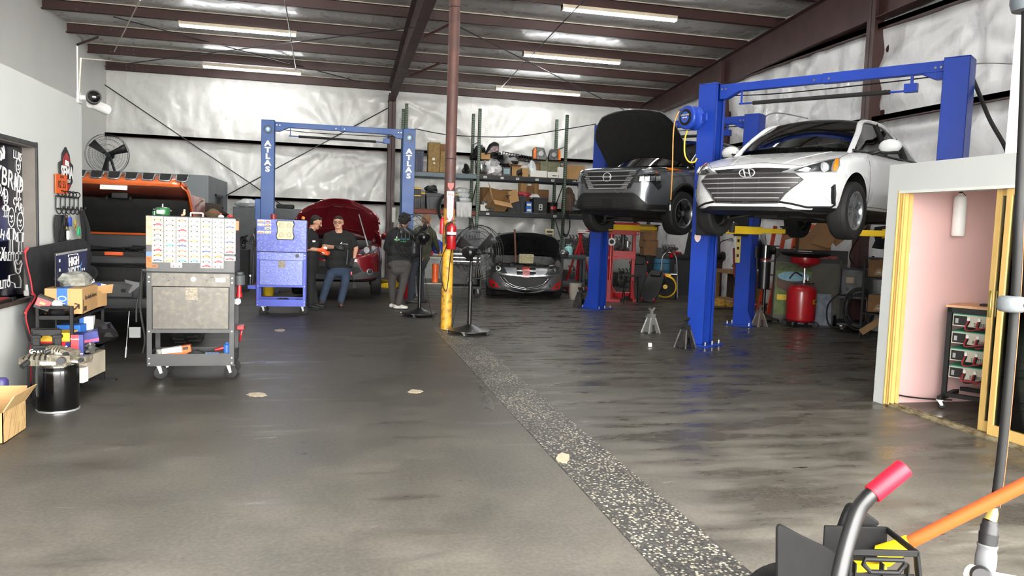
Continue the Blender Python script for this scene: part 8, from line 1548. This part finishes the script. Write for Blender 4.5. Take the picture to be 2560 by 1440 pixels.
hp_ = mz.M @ Vector((1.93, .0, .80)); b = thing('camo_pouch', 'camouflage fabric pouch on the nose of the hatchback', 'pouch', hp_); MB().box(-.17, .17, -.05, .07, -.02, .2).build('pouch_body', pm('camo_cloth', (150, 142, 112), .8, var=.4, scale=22), b, bevel=.04, seg=2); MB().box(-.172, .172, -.055, .0, .1, .2).build('pouch_flap', pm('camo_cloth', (150, 142, 112), .8), b, bevel=.02)
q = mz.M @ Vector((1.9, -.22, .80)); tag(MB().tube([(0, 0, 0), (-.055, .02, .74)], .022, 4).build('prop_stick', pm('prop_wood', (104, 66, 54), .7), loc=q), 'wooden stick propping up the hatchback hood', 'stick')
extinguisher('white fire extinguisher mounted on the pink office wall', (aty(2394, 590, 6.25).x, 6.25, aty(2394, 590, 6.25).z), .44, .058, M_WHITE, band=False, hose=False)
sw = aty(2266, 648, 6.32); so = thing('light_switch', 'white light switch plate on the pink office wall', 'switch', (sw.x, 6.33, sw.z)); MB().box(-.035, .04, -.008, 0, -.06, .06).build('plate', M_WHITE, so, bevel=.002); MB().box(-.012, .014, -.014, -.008, -.03, .03).build('rocker', M_WHITE, so)
br = thing('battery_rack', 'black wheeled server rack of green and grey battery units in the pink office', 'rack', (5.86, 5.86, 0), rad(-58)); W2, D2, HT = .62, .5, .97
for x in (-W2/2, W2/2-.04):
 for y in (0, D2-.04): MB().box(x, x+.04, y, y+.04, .11, HT).build('post', M_BLACK, br)
MB().box(-W2/2, W2/2, 0, .04, .11, .15).box(-W2/2, W2/2, D2-.04, D2, .11, .15).build('base_frame', M_BLACK, br, bevel=.003)
for x in (-W2/2, W2/2-.04): MB().box(x, x+.04, -.12, D2+.12, .085, .125).build('foot_bar', M_BLACK, br)
MB().box(-W2/2, W2/2, 0, .04, HT-.05, HT).build('top_rail', M_BLACK, br)
MB().box(-W2/2-.01, W2/2+.01, -.01, D2+.01, HT, HT+.022).build('wooden_top', pm('beech_top', (206, 160, 120), .5), br)
for x in (-W2/2+.02, W2/2-.02):
 for y in (-.1, D2+.1): caster(br, x, y, .085, .035, .3)
M_MINT = pm('unit_green', (70, 160, 130), .45); M_CREAM = pm('unit_cream', (190, 186, 170), .45)
rr = random.Random(6)
for k in range(4):
 z = .30+k*.165; u = MB().box(-W2/2+.05, W2/2-.05, .02, D2-.04, z, z+.12).build('battery_unit', M_MINT, br, bevel=.004)
 MB().box(-W2/2+.052, W2/2-.052, .004, .02, z+.003, z+.11).build('front_panel', M_CREAM, u); MB().box(-W2/2+.06, -W2/2+.17, .0, .004, z+.012, z+.1).build('breaker', M_BLACK, u); MB().box(-W2/2+.075, -W2/2+.1, -.003, .0, z+.03, z+.075).build('switch', M_STEEL, u)
 v = MB()
 for i in range(6):
  for j in range(3): v.box(-.08+i*.018, -.067+i*.018, .0, .004, z+.012+j*.012, z+.02+j*.012)
 v.build('vent', pm('vent_dark', (90, 88, 80), .6), u)
 for i in range(4):
  x = -.12+i*.085; MB().cyl((x, .004, z+.085), (x, -.02, z+.085), .01, n=8).box(x-.012, x+.012, -.024, -.018, z+.05, z+.09).build('terminal', M_WHITE, u)
  for c_, dx in ((M_RED, -.006), (M_BLACK, .008)): MB().tube(bez([(x+dx, -.02, z+.06), (x+dx+.01, -.06, z-.01+rr.uniform(-.02, .01)), (.14+rr.uniform(-.03, .03), -.05, z+.02+rr.uniform(-.02, .04)), (.2, -.01, z+.05)], 5), .0075, 6).build('power_lead', pm('lead_red', (150, 34, 40), .5) if c_ is M_RED else c_, u)
kb = Vector((5.86, 5.86, HT)); tag(MB().cbox((0, 0, .012), (.36, .13, .02)).build('keyboard', M_BLACK, loc=TR(5.86, 5.86, .992, rz=rad(-58)) @ Vector((.1, .2, 0)), rot=(0, 0, rad(-58)), bevel=.004), 'black keyboard lying on top of the battery rack', 'keyboard')
pc_ = thing('equipment_cabinet', 'dark cabinet with casters behind the glass of the sliding door', 'cabinet', (6.15, 4.85, 0), rad(-70)); MB().box(-.4, .4, -.25, .25, .09, 1.25).build('cabinet_body', pm('cabinet_black', (30, 31, 33), .4), pc_, bevel=.006); MB().box(-.38, .38, -.262, -.25, .12, 1.2).build('door', pm('cabinet_black', (30, 31, 33), .4), pc_, bevel=.004)
for x in (-.34, .34):
 for y in (-.2, .2): caster(pc_, x, y, .09, .035, .2)
tag(MB().tube(bez([aty(2235, 985, 6.28)*1.0, aty(2270, 992, 6.25), aty(2320, 997, 6.2), aty(2380, 1000, 6.1)]), .008, 6).build('floor_cable', M_BLACK), 'dark cable running along the foot of the pink wall', 'cable')
# ================================================================ foreground: mop bucket, mop, hanging hose
M_MOPB = pm('bucket_charcoal', (14, 14, 15), .6, var=.2, scale=8, spec=.22)
bc0 = adp(2130, 1530, 1.66); wb_ = thing('waste_bin', 'round black bin in the near corner with a dustpan and mop standing in it', 'bin', (bc0.x, bc0.y, 0)); bz = bc0.z+.02
MB().lathe([(.001, .0), (.17, 0), (.175, .03), (.205, bz-.03), (.216, bz-.025), (.22, bz), (.212, bz+.004), (.2, bz-.02), (.17, .02), (.001, .015)], 40).build('bin_wall', M_MOPB, wb_)
dp = thing('dustpan', 'black plastic dustpan with a slotted handle in the near bin', 'dustpan', (0, 0, 0), rad(-12)); S_ = .45
k0 = adp(2300, 1378, 1.60)-Matrix.Rotation(rad(-12), 3, 'Z') @ (Vector((.345, -.19, .57))*S_); dp.location = k0; dp.scale = (S_,)*3
MB().prism([(-.30, .2), (-.02, .2), (-.02, .52), (-.2, .60), (-.31, .655), (-.325, .64)], -.02, .0, 0, frame((.02, -.12, 0), (1, 0, 0), (0, 0, 1))).build('side_plate', M_MOPB, dp, bevel=.008)
fr = MB().box(.02, .34, -.19, -.175, .54, .57).box(.02, .035, -.19, -.15, .3, .56).prism([(.33, .56), (.345, .57), (.40, .28), (.38, .28)], .15, .19, 0, frame((0, 0, 0), (1, 0, 0), (0, 0, 1))).box(.33, .345, -.19, .1, .54, .57).box(.02, .34, .09, .105, .3, .57).box(.03, .37, -.16, .1, .28, .30).prism([(.02, .28), (.38, .28), (.34, .45), (.02, .45)], .165, .172, 0, frame((0, 0, 0), (1, 0, 0), (0, 0, 1))).build('pan_frame', M_MOPB, dp, bevel=.005)
MB().tube([(.09, -.19, .525), (.27, -.19, .525), (.28, -.19, .505), (.25, -.19, .465), (.12, -.19, .465), (.085, -.19, .50)], .012, 8, closed=True).build('handle_slot', M_MOPB, fr)
for x in (.05, .18, .3): MB().box(x, x+.006, -.188, -.15, .29, .5).build('rib', M_MOPB, fr)
MB().prism([(.1, .46), (.14, .60), (.16, .655), (.19, .665), (.33, .57), (.26, .5)], -.05, .0, 0, frame((0, .14, 0), (1, 0, 0), (0, 0, 1))).build('rear_plate', M_MOPB, dp, bevel=.01)
lv = thing('bent_lever', 'bent black tube lever with a red rubber grip rising from the near bin', 'lever', (0, 0, 0))
hp = [adp(2085, 1500, 1.5), adp(2112, 1380, 1.52), adp(2142, 1285, 1.53), adp(2166, 1248, 1.53), adp(2186, 1230, 1.53)]
hl = MB().tube(bez(hp, 6), .0155, 16).build('lever_tube', M_BLKMET, lv); e0, e1 = adp(2180, 1236, 1.53), adp(2262, 1168, 1.54)
MB().tube([e0, e0.lerp(e1, .02), e0.lerp(e1, .97), e1], [.0185, .0195, .0195, .016], 18).build('red_grip', pm('grip_red', (182, 16, 36), .45, spec=.3), hl)
mo = thing('wet_mop', 'mop with a scuffed orange handle and yellow clamp leaning out of the near bin', 'mop', (0, 0, 0)); a_, b_ = adp(2262, 1362, 1.68), adp(2640, 1172, 1.5)
MB().tube([a_, b_], .0135, 16).build('handle', pm('mop_orange', (200, 70, 28), .5, spec=.3), mo); dm = (b_-a_).normalized()
MB().tube([a_+dm*.015, a_-dm*.02, a_-dm*.06], [.017, .02, .026], 12).cbox(a_-dm*.09-Vector((.05, 0, .008)), (.17, .03, .018)).build('clamp', pm('mop_yellow', (216, 180, 22), .5, spec=.3), mo, bevel=.003)
scrap('mop_yarn', pm('mop_yarn', (120, 110, 96), .9, bump=.5, bscale=60), a_-dm*.1-Vector((.03, 0, .08)), (.07, .05, .06), 77, parent=mo)
WH = 1.66; hg = thing('hanging_hose', 'black hose with orange stripe hanging straight down past the office door', 'hose', (0, 0, 0))
hp = [adp(2568, -60, WH), adp(2562, 200, WH), adp(2549, 500, WH), adp(2538, 750, WH), adp(2508, 1100, WH), adp(2487, 1268, WH)]
hb = bez(hp, 8); MB().tube(hb, .0098, 12).build('hose_tube', pm('hose_black', (11, 11, 11), .6, spec=.25), hg); sd = Vector((.8, -.6, 0)); MB().tube([p+sd*.0066 for p in hb], .0042, 6).build('orange_stripe', pm('stripe_orange', (196, 84, 38), .55, spec=.3), hg)
bc = adp(2528, 760, WH); F = frame(bc, (1, 0, 0), (0, 1, 0)); MB().lathe([(.012, -.018), (.024, -.016), (.0275, -.008), (.0275, .008), (.024, .016), (.012, .018)], 26, 0, F).build('stopper_ball', pm('stopper_grey', (84, 87, 90), .6, bump=.2, spec=.3), hg, bevel=.002); MB().cyl(bc+Vector((.008, -.026, 0)), bc+Vector((.008, -.029, 0)), .005, n=12).build('screw', M_DARKST, hg)
g0 = adp(2487, 1268, WH); g1 = adp(2476, 1300, WH); g2 = adp(2469, 1360, WH); g3 = adp(2460, 1440, WH)
wg = thing('wash_gun', 'grey and black spray gun on the end of the hanging hose', 'spray gun', (0, 0, 0))
MB().tube([g0, g0.lerp(g1, .4), g1], [.006, .011, .013], 14).build('brass_fitting', pm('brass', (214, 190, 110), .3, .8), wg); MB().tube([g1, g1.lerp(g2, .2), g1.lerp(g2, .25), g1.lerp(g2, .5), g1.lerp(g2, .55), g2], [.0145, .0155, .0175, .0175, .0195, .018], 20).build('swivel', M_BLACK, wg)
MB().tube(bez([g2, g2.lerp(g3, .15), g2.lerp(g3, .5), g3, g3+(g3-g2)*.5], 4), [.0195, .0205, .0205, .0195, .019, .0195, .0205, .021, .021, .021, .02, .02, .02, .02, .02, .02, .02], 20).build('grip_body', pm('gun_grey', (84, 86, 88), .55, spec=.3), wg)
md = g2.lerp(g3, .8); rg = (Vector((1, -.25, 0))).normalized(); ax = (g2-g3).normalized(); MB().prism([(-.034, -.008), (.034, -.008), (.034, .008), (-.034, .008)], .0195, .022, 0, frame(md, ax, rg)).build('label_plate', pm('label_silver', (200, 202, 204), .4), wg, bevel=.004); text('SCOUT', .0125, frame(md+frame(md, ax, rg).col[2].xyz*.0226, ax, rg), M_DARKST, parent=wg)
q = adp(2440, 1432, WH); MB().cyl(q+Vector((-.0, -.012, .0)), q+Vector((-.02, -.034, .008)), .021, n=20).build('black_knob', M_BLACK, wg, bevel=.004); MB().tube([q+Vector((-.014, 0, .0)), q+Vector((.034, -.007, -.02)), q+Vector((.11, .0, -.034))], [.02, .023, .018], 16).build('nozzle_body', pm('nozzle_pale', (176, 178, 180), .5, spec=.3), wg)
tp_ = adp(2572, -8, WH); tag(MB().lathe([(.001, -.034), (.03, -.03), (.035, -.014), (.035, .034), (.012, .06), (.012, 6.7-adp(2572, -8, 1.66).z), (.001, 6.7-adp(2572, -8, 1.66).z)], 24).build('reel_bottom', pm('reel_dark', (66, 72, 78), .5), loc=tp_), 'dark rounded reel end in the upper corner of the photo above the hose', 'hose reel')
for p, l, m in (((1432, 741), 'crumpled clear wrapper on the floor right of the hatchback', M_FILM),): q = fl(*p); tag(scrap('wrapper', m, (q.x, q.y, .03), (.06, .05, .035), 5), l, 'wrapper')
# ================================================================ people
def capsule(b, p, q, r0, r1, n=12):
 p, q = Vector(p), Vector(q); d = q-p
 if d.length < 1e-5: return b.ell(p, r0, n, 8)
 b.tube([p, q], [r0, r1], n); b.ell(p, r0, n, 8); return b.ell(q, r1, n, 8)
def fuse(mb, name, mat, parent, vox=.009, sm=5, cut=None):
 me = bpy.data.meshes.new(name); me.from_pydata([tuple(v) for v in mb.v], [], mb.f)
 bm = bmesh.new(); bm.from_mesh(me); bmesh.ops.recalc_face_normals(bm, faces=bm.faces); bm.to_mesh(me); bm.free()
 def f(o):
  m = o.modifiers.new('r', 'REMESH'); m.mode = 'VOXEL'; m.voxel_size = vox
  m = o.modifiers.new('s', 'SMOOTH'); m.factor = .5; m.iterations = sm
 out = eval_mesh(me, [f]); out.materials.clear(); out.materials.append(mat)
 out.polygons.foreach_set('use_smooth', [True]*len(out.polygons))
 o = bpy.data.objects.new(name, out); COL.objects.link(o); o.parent = parent; return o
def hand(b, w, d, side, curl, thumb):
 """wrist w, direction d, side = towards the thumb, curl = palm normal"""
 d = Vector(d).normalized(); s = Vector(side); s = (s-d*s.dot(d)).normalized(); c = d.cross(s)*curl; w = Vector(w)
 k = w+d*.085
 for t in (-.027, -.009, .009, .027): capsule(b, w+s*t*.7, k+s*t, .017, .013, 8)
 for i, (t, l) in enumerate(((.030, .072), (.010, .082), (-.010, .076), (-.030, .060))):
  p = k+s*t; m = p+d*l*.5*.9+c*l*.25; e = m+d*l*.22+c*l*.42; capsule(b, p, m, .0105, .0095, 8); capsule(b, m, e, .0092, .008, 8)
 tp = w+d*.03+s*.034; tm = tp+d*.03+s*.028+c*.01; capsule(b, tp, tm, .014, .012, 8); capsule(b, tm, tm+d*.03+c*.018+s*.004, .0115, .009, 8)
def person(label, Y, J, D, look, up, skin, hair, shirt, pants, shoe, glove=None, girth=1.0, sleeve=.45, hairstyle='short', glasses=False, beard=False):
 P = {k: aty(v[0], v[1], Y+(v[2] if len(v) > 2 else 0)) for k, v in J.items()}
 for k in ('fl', 'fr'): P[k].z = .085 if k not in D else D[k]
 base = (P['fl']+P['fr'])/2; base.z = 0
 o = thing('person', label, 'person', base); P = {k: v-base for k, v in P.items()}
 f = Vector(look).normalized(); u = Vector(up); u = (u-f*u.dot(f)).normalized(); r = f.cross(u)
 g = girth; hd = P['head']; nk = P['neck']; hp = (P['hl']+P['hr'])/2; ch = nk.lerp(hp, .3); bl = nk.lerp(hp, .68)
 fwd = f.copy(); fwd.z = 0; bd = P['sl']-P['sr']; bd.normalize(); bf = Vector((0, 0, 1)).cross(bd)*1.0
 if bf.dot(fwd) < 0: bf = -bf
 if 'bf' in D: bf = Vector(D['bf'])
 b = MB()
 def head_shape(b, e=0, low=-.06):
  b.ell(hd+u*.025-f*.008, .092+e, 18, 12)
 head_shape(b); b.ell(hd+f*.022+u*.02, .078, 16, 10); capsule(b, hd+f*.03-u*.05-r*.022, hd+f*.03-u*.05+r*.022, .05, .05); capsule(b, hd+f*.062-u*.085-r*.012, hd+f*.062-u*.085+r*.012, .026, .026); b.ell(hd-u*.035, .068, 14, 9)
 capsule(b, hd+f*.092+u*.02, hd+f*.112-u*.022, .010, .016, 8)
 for s in (-1, 1): b.ell(hd+r*s*.086-u*.008-f*.008, (.014, .020, .03), 10, 8); capsule(b, hd+f*.085+r*s*.015+u*.034, hd+f*.076+r*s*.048+u*.03, .011, .010, 8)
 capsule(b, nk+u*.0, hd-u*.03-f*.015, .062*g**.5, .058*g**.5)
 for s, n in (('l', 1), ('r', -1)):
  S, E, W = P['s'+s], P['e'+s], P['w'+s]; capsule(b, S, E, .055*g**.5, .044*g**.4); capsule(b, E, W, .043*g**.4, .028)
  capsule(b, S, nk.lerp(S, .3)+Vector((0, 0, .02)), .06, .055)
 def torso(b, e=0.0):
  w = .15*g+e; capsule(b, P['sl'].lerp(nk, .25)-Vector((0, 0, .06)), P['sr'].lerp(nk, .25)-Vector((0, 0, .06)), .095+e, .095+e)
  for t, ww, dd in ((.18, .13, .105), (.4, .125, .115*g), (.65, .12*g, .125*g), (.88, .13*g**.6, .118*g**.6), (1.0, .135, .105)):
   c = nk.lerp(hp, t)+bf*(.03*(g-1)*3 if .3 < t < .9 else 0); capsule(b, c-bd*(ww-.03), c+bd*(ww-.03), dd+e, dd+e)
  capsule(b, ch, hp, .11+e, .11+e)
 torso(b)
 for s in ('l', 'r'):
  H, K, F = P['h'+s], P['k'+s], P['f'+s]; A = F.copy(); capsule(b, H, K, .078*g**.3, .056); capsule(b, K, K.lerp(A, .4), .054, .052); capsule(b, K.lerp(A, .4), A, .052, .036)
 if glove is None or 'l' not in glove: hand(b, P['wl'], D['hdl'], D['thl'], 1, 0)
 if glove is None or 'r' not in glove: hand(b, P['wr'], D['hdr'], D['thr'], -1, 0)
 fuse(b, 'body', skin, o, .0085)
 if glove:
  for s, cu in (('l', 1), ('r', -1)):
   if s in glove: gb = MB(); hand(gb, P['w'+s], D['hd'+s], D['th'+s], cu, 0); capsule(gb, P['w'+s], P['w'+s].lerp(P['e'+s], .12), .034, .034); fuse(gb, 'glove', glove[s], o, .0065, 2)
 t = MB(); torso(t, .018)
 for s in ('l', 'r'): S, E, W = P['s'+s], P['e'+s], P['w'+s]; capsule(t, S, nk.lerp(S, .45)+Vector((0, 0, .03)), .074*g**.5, .066); q = S.lerp(E, min(1, sleeve*2)); capsule(t, S, q, .074*g**.5, .066*g**.4) if sleeve <= .5 else (capsule(t, S, E, .072, .062), capsule(t, E, E.lerp(W, .95), .062, .042))
 capsule(t, nk+Vector((0, 0, -.02)), nk+Vector((0, 0, -.05)), .075, .09)
 top = fuse(t, 'shirt', shirt, o, .012, 6)
 p = MB(); capsule(p, hp-bd*.09+Vector((0, 0, .02)), hp+bd*.09+Vector((0, 0, .02)), .132*g**.5, .132*g**.5); capsule(p, hp-bd*.08-Vector((0, 0, .06)), hp+bd*.08-Vector((0, 0, .06)), .125, .125)
 for s in ('l', 'r'): H, K, F = P['h'+s], P['k'+s], P['f'+s]; A = F+Vector((0, 0, .03)); capsule(p, H-Vector((0, 0, .05)), K, .098*g**.3, .076); capsule(p, K, A, .076, .064)
 fuse(p, 'trousers', pants, o, .012, 6)
 for s in ('l', 'r'):
  F = P['f'+s]; d = Vector(D.get('t'+s, fwd)).normalized(); z = Vector((0, 0, 1)); q = MB()
  h0 = F-Vector((0, 0, .035)); capsule(q, h0-d*.05, h0+d*.05, .045, .046); capsule(q, h0+d*.05-z*.005, h0+d*.14-z*.012, .045, .036); capsule(q, F+z*.01, F+z*.05, .048, .05)
  for i, v in enumerate(q.v): q.v[i].z = max(.012, v.z)
  so = fuse(q, 'shoe', shoe, o, .009, 3); MB().prism([((h0+d*x).x+(d.cross(z)*y).x, (h0+d*x).y+(d.cross(z)*y).y) for x, y in ((-.09, -.03), (-.09, .03), (.05, .046), (.15, .034), (.178, 0), (.15, -.034), (.05, -.046))], 0.001, .022).build('sole', pm('pale_sole', (190, 188, 180), .6) if hairstyle == 'sole' else M_RUBBER, so)
 hb = MB()
 if hairstyle == 'short': hb.ell(hd+u*.036-f*.022, .094, 18, 12); hb.ell(hd-f*.035-u*.01, .078, 14, 10); capsule(hb, hd+f*.045+u*.088-r*.04, hd+f*.045+u*.088+r*.04, .026, .026)
 else:
  rr = random.Random(len(label))
  hb.ell(hd+u*.04-f*.02, .103, 16, 12); hb.ell(hd-f*.05-u*.02, .085, 14, 10)
  for k in range(60):
   v = Vector((rr.gauss(0, 1), rr.gauss(0, 1), rr.gauss(0, 1))).normalized()
   if v.dot(f) < .55 and v.dot(u) > -.6: hb.ell(hd+u*.035-f*.02+v*.10, rr.uniform(.018, .03), 8, 6)
 fuse(hb, 'hair', hair, o, .008, 3)
 e = MB()
 for s in (-1, 1): e.ell(hd+f*.088+r*s*.033+u*.012, (.011, .011, .007), 10, 8)
 e.build('eyes', pm('eye_dark', (40, 34, 32), .3), o); e = MB(); capsule(e, hd+f*.098-u*.052-r*.022, hd+f*.098-u*.052+r*.022, .006, .006, 8); e.build('mouth', pm('lip', (140, 84, 76), .5), o)
 e = MB()
 for s in (-1, 1): capsule(e, hd+f*.093+r*s*.016+u*.03, hd+f*.084+r*s*.052+u*.03, .005, .004, 6)
 e.build('eyebrows', hair, o)
 if beard: e = MB(); capsule(e, hd+f*.075-u*.08-r*.02, hd+f*.075-u*.08+r*.02, .03, .03); capsule(e, hd+f*.10-u*.04-r*.02, hd+f*.10-u*.04+r*.02, .008, .008); fuse(e, 'beard', hair, o, .007, 3)
 if glasses:
  e = MB()
  for s in (-1, 1): c = hd+f*.105+r*s*.034+u*.01; e.tube([c+r*.027*cos(a)+u*.019*sin(a) for a in [2*pi*i/18 for i in range(18)]], .0035, 5, closed=True); e.tube([c+r*s*.027, hd+r*s*.09+u*.012], .003, 5)
  e.tube([hd+f*.106-r*.008+u*.012, hd+f*.106+r*.008+u*.012], .003, 5); e.build('glasses', M_BLACK, o)
 return o, P, base
SK1 = pm('skin_light', (196, 148, 122), .5, var=.06, scale=14); SK2 = pm('skin_tan', (184, 136, 110), .5, var=.06, scale=14)
HR = pm('dark_hair', (26, 22, 20), .7, bump=.6, bscale=160); HR2 = pm('sandy_hair', (120, 86, 60), .7, bump=.6, bscale=120)
TS = pm('black_tshirt', (20, 20, 21), .85, bump=.15, bscale=30); JN = pm('blue_jeans', (44, 58, 78), .85, var=.2, scale=8, bump=.15); BT = pm('brown_boot', (72, 50, 38), .6); PB = pm('black_trousers', (24, 24, 25), .85); GP = pm('grey_trousers', (70, 66, 64), .85, bump=.1)
OG = pm('orange_glove', (226, 92, 40), .5, bump=.2); BG_ = pm('black_glove', (26, 26, 27), .6, bump=.2)
V = Vector
o, P, base = person('man in glasses, black T-shirt and jeans facing the camera, arm across his belly', 14.55,
 dict(head=(846, 557), neck=(847, 584, .04), sr=(819, 593, .02), sl=(877, 593, .02), er=(811, 617, -.08), wr=(843, 618, -.32), el=(890, 621, .03), wl=(886, 644, -.06), hr=(833, 668, .02), hl=(865, 668, .02), kr=(819, 706, -.03), kl=(862, 710, -.03), fr=(806, 752, .02), fl=(852, 755, -.05)),
 dict(hdr=(1, -.1, -.12), thr=(0, .2, 1), hdl=(-.25, -.1, -1), thl=(-.3, -1, 0), tr=(-.4, -1, 0), tl=(.05, -1, 0), bf=(-.1, -1, 0)), (-.16, -1, -.06), (0, 0, 1), SK1, HR, TS, JN, BT, {'r': BG_}, 1.17, .33, glasses=True, beard=False)
lg = MB().prism([(0, 0), (.02, .03), (.035, .02), (.02, 0), (.035, -.02), (.02, -.03)], 0, .002, 0, face((P['sl'].x-.19, P['sl'].y-.205, P['sl'].z-.12), (1, -.05, 0))).build('shirt_print', M_WTXT, o)
text('AVANZADO', .018, face((P['sl'].x-.10, P['sl'].y-.2, P['sl'].z-.125), (1, .12, 0)), M_WTXT, parent=o)
ph = aty(880, 655, 14.4); tag(MB().cbox((0, 0, 0), (.075, .012, .15)).build('phone', M_RUBBER, loc=ph, rot=(0, rad(12), 0), bevel=.004), 'dark phone held at the thigh of the man in glasses', 'phone')
hw_ = aty(869, 632, 14.25); tag(MB().cbox((0, 0, -.08), (.03, .03, .28)).build('black_tool', M_BLACK, loc=hw_, rot=(0, rad(4), 0), bevel=.006), 'slim black tool held upright in the black glove', 'tool')
rk_ = aty(878, 690, 14.4); rb_ = thing('belt_light', 'red clip light hanging at the hip of the man in glasses', 'light', rk_); MB().cbox((0, 0, .05), (.035, .03, .07)).build('red_clip', M_RED, rb_, bevel=.008); MB().tube([(0, 0, .02), (.03, 0, -.05), (.05, 0, -.1)], .012, 6).cbox((.06, 0, -.17), (.08, .05, .12)).build('pouch', M_RUBBER, rb_, bevel=.01)
o, P, base = person('man in black seen side-on, looking down at a glowing phone in orange gloves', 14.1,
 dict(head=(790, 556, .05), neck=(779, 578, .06), sr=(772, 590, -.13), sl=(776, 588, .22), er=(771, 621, -.15), wr=(799, 625, -.14), el=(778, 622, .24), wl=(806, 632, .06), hr=(775, 668, -.04), hl=(776, 668, .14), kr=(776, 712, -.05), kl=(779, 710, .14), fr=(776, 758, -.05), fl=(788, 752, .14)),
 dict(hdr=(1, .35, -.1), thr=(.1, 0, 1), hdl=(1, -.2, -.05), thl=(0, 0, 1), tr=(1, -.25, 0), tl=(1, .1, 0), bf=(1, -.1, 0)), (1, -.22, -.42), (0, 0, 1), SK2, HR, TS, PB, M_BLACK, {'l': OG, 'r': OG}, 1.05, .42, beard=False)
pp = aty(810, 625, 14.02); po_ = thing('phone', 'phone with a bright lit screen in the orange gloves', 'phone', pp, 0, None, rad(-30), rad(28)); MB().cbox((0, 0, 0), (.075, .012, .15)).build('case', M_BLACK, po_, bevel=.004); MB().cbox((0, -.007, 0), (.062, .002, .13)).build('screen', emat('lit_screen', (255, 214, 200), 3.0), po_)
MB().cbox((P['sr'].x+.09, P['sr'].y-.05, P['sr'].z-.09), (.05, .02, .03)).build('chest_patch', M_WTXT, o)
o, P, base = person('person in a black jacket with a green printed back and grey trousers, bending over', 14.15,
 dict(head=(1012, 552, .18), neck=(1004, 572, .12), sr=(1032, 590, .1), sl=(974, 590, .06), er=(1046, 622, .25), wr=(1052, 645, .45), el=(966, 620, .1), wl=(984, 632, .42), hr=(1014, 664, -.02), hl=(985, 662, -.02), kr=(1008, 706, -.02), kl=(980, 704, .06), fr=(996, 760, -.02), fl=(982, 748, .2)),
 dict(hdr=(.6, .7, -.2), thr=(0, 0, 1), hdl=(.8, .6, 0), thl=(0, 0, 1), tr=(1, -.1, 0), tl=(.5, .9, 0), bf=(.25, 1, 0)), (.5, .85, -.35), (0, 0, 1), SK2, HR, pm('black_jacket', (19, 20, 22), .8, bump=.15, bscale=25), GP, pm('white_sneaker', (206, 202, 192), .6, var=.2, scale=20), None, 1.12, 1.0, hairstyle='curly')
bp = Vector(((P['sl'].x+P['sr'].x)/2-.06, min(P['sl'].y, P['sr'].y)-.118, P['sl'].z-.06)); GR = pm('print_green2', (80, 190, 90), .5); TQ = pm('print_teal', (60, 150, 170), .5)
MB().prism([(.035*cos(t)*(1+.5*cos(4*t)), .04*sin(t)*(1+.5*cos(4*t))) for t in [2*pi*i/32 for i in range(32)]], 0, .004, 0, face(bp+Vector((-.03, -.006, 0)), (1, -.05, 0))).build('back_print', M_WTXT, o); MB().cyl(bp+Vector((-.03, -.008, 0)), bp+Vector((-.03, -.016, 0)), .028, n=16).build('back_print', GR, o)
text('AVANZADO', .036, face(bp+Vector((.1, -.012, .01)), (1, .05, 0)), TQ, parent=o, bold=.001); text('HYBRID', .03, face(bp+Vector((.09, -.014, -.03)), (1, .05, 0)), GR, parent=o, bold=.001)
o, P, base = person('person in an olive hoodie behind the fan, bent toward the bench', 15.2,
 dict(head=(1066, 552, .1), neck=(1060, 568, .08), sr=(1082, 585, .15), sl=(1040, 585, 0), er=(1090, 612, .35), wr=(1096, 628, .6), el=(1036, 612, .2), wl=(1050, 634, .45), hr=(1052, 654, .1), hl=(1034, 654, -.06), kr=(1050, 694, .1), kl=(1030, 692, -.1), fr=(1052, 734, .2), fl=(1026, 738, -.05)),
 dict(hdr=(.6, .8, -.2), thr=(0, 0, 1), hdl=(.7, .5, -.3), thl=(0, 0, 1), tl=(.9, -.3, 0), tr=(.8, .6, 0), bf=(.5, .85, 0)), (.25, 1, -.3), (0, 0, 1), SK1, HR2, pm('olive_hoodie', (62, 64, 46), .85, bump=.2, bscale=25), pm('dark_jeans', (40, 44, 54), .85), pm('dark_sneaker', (38, 36, 36), .6), None, 1.1, 1.0, hairstyle='short')
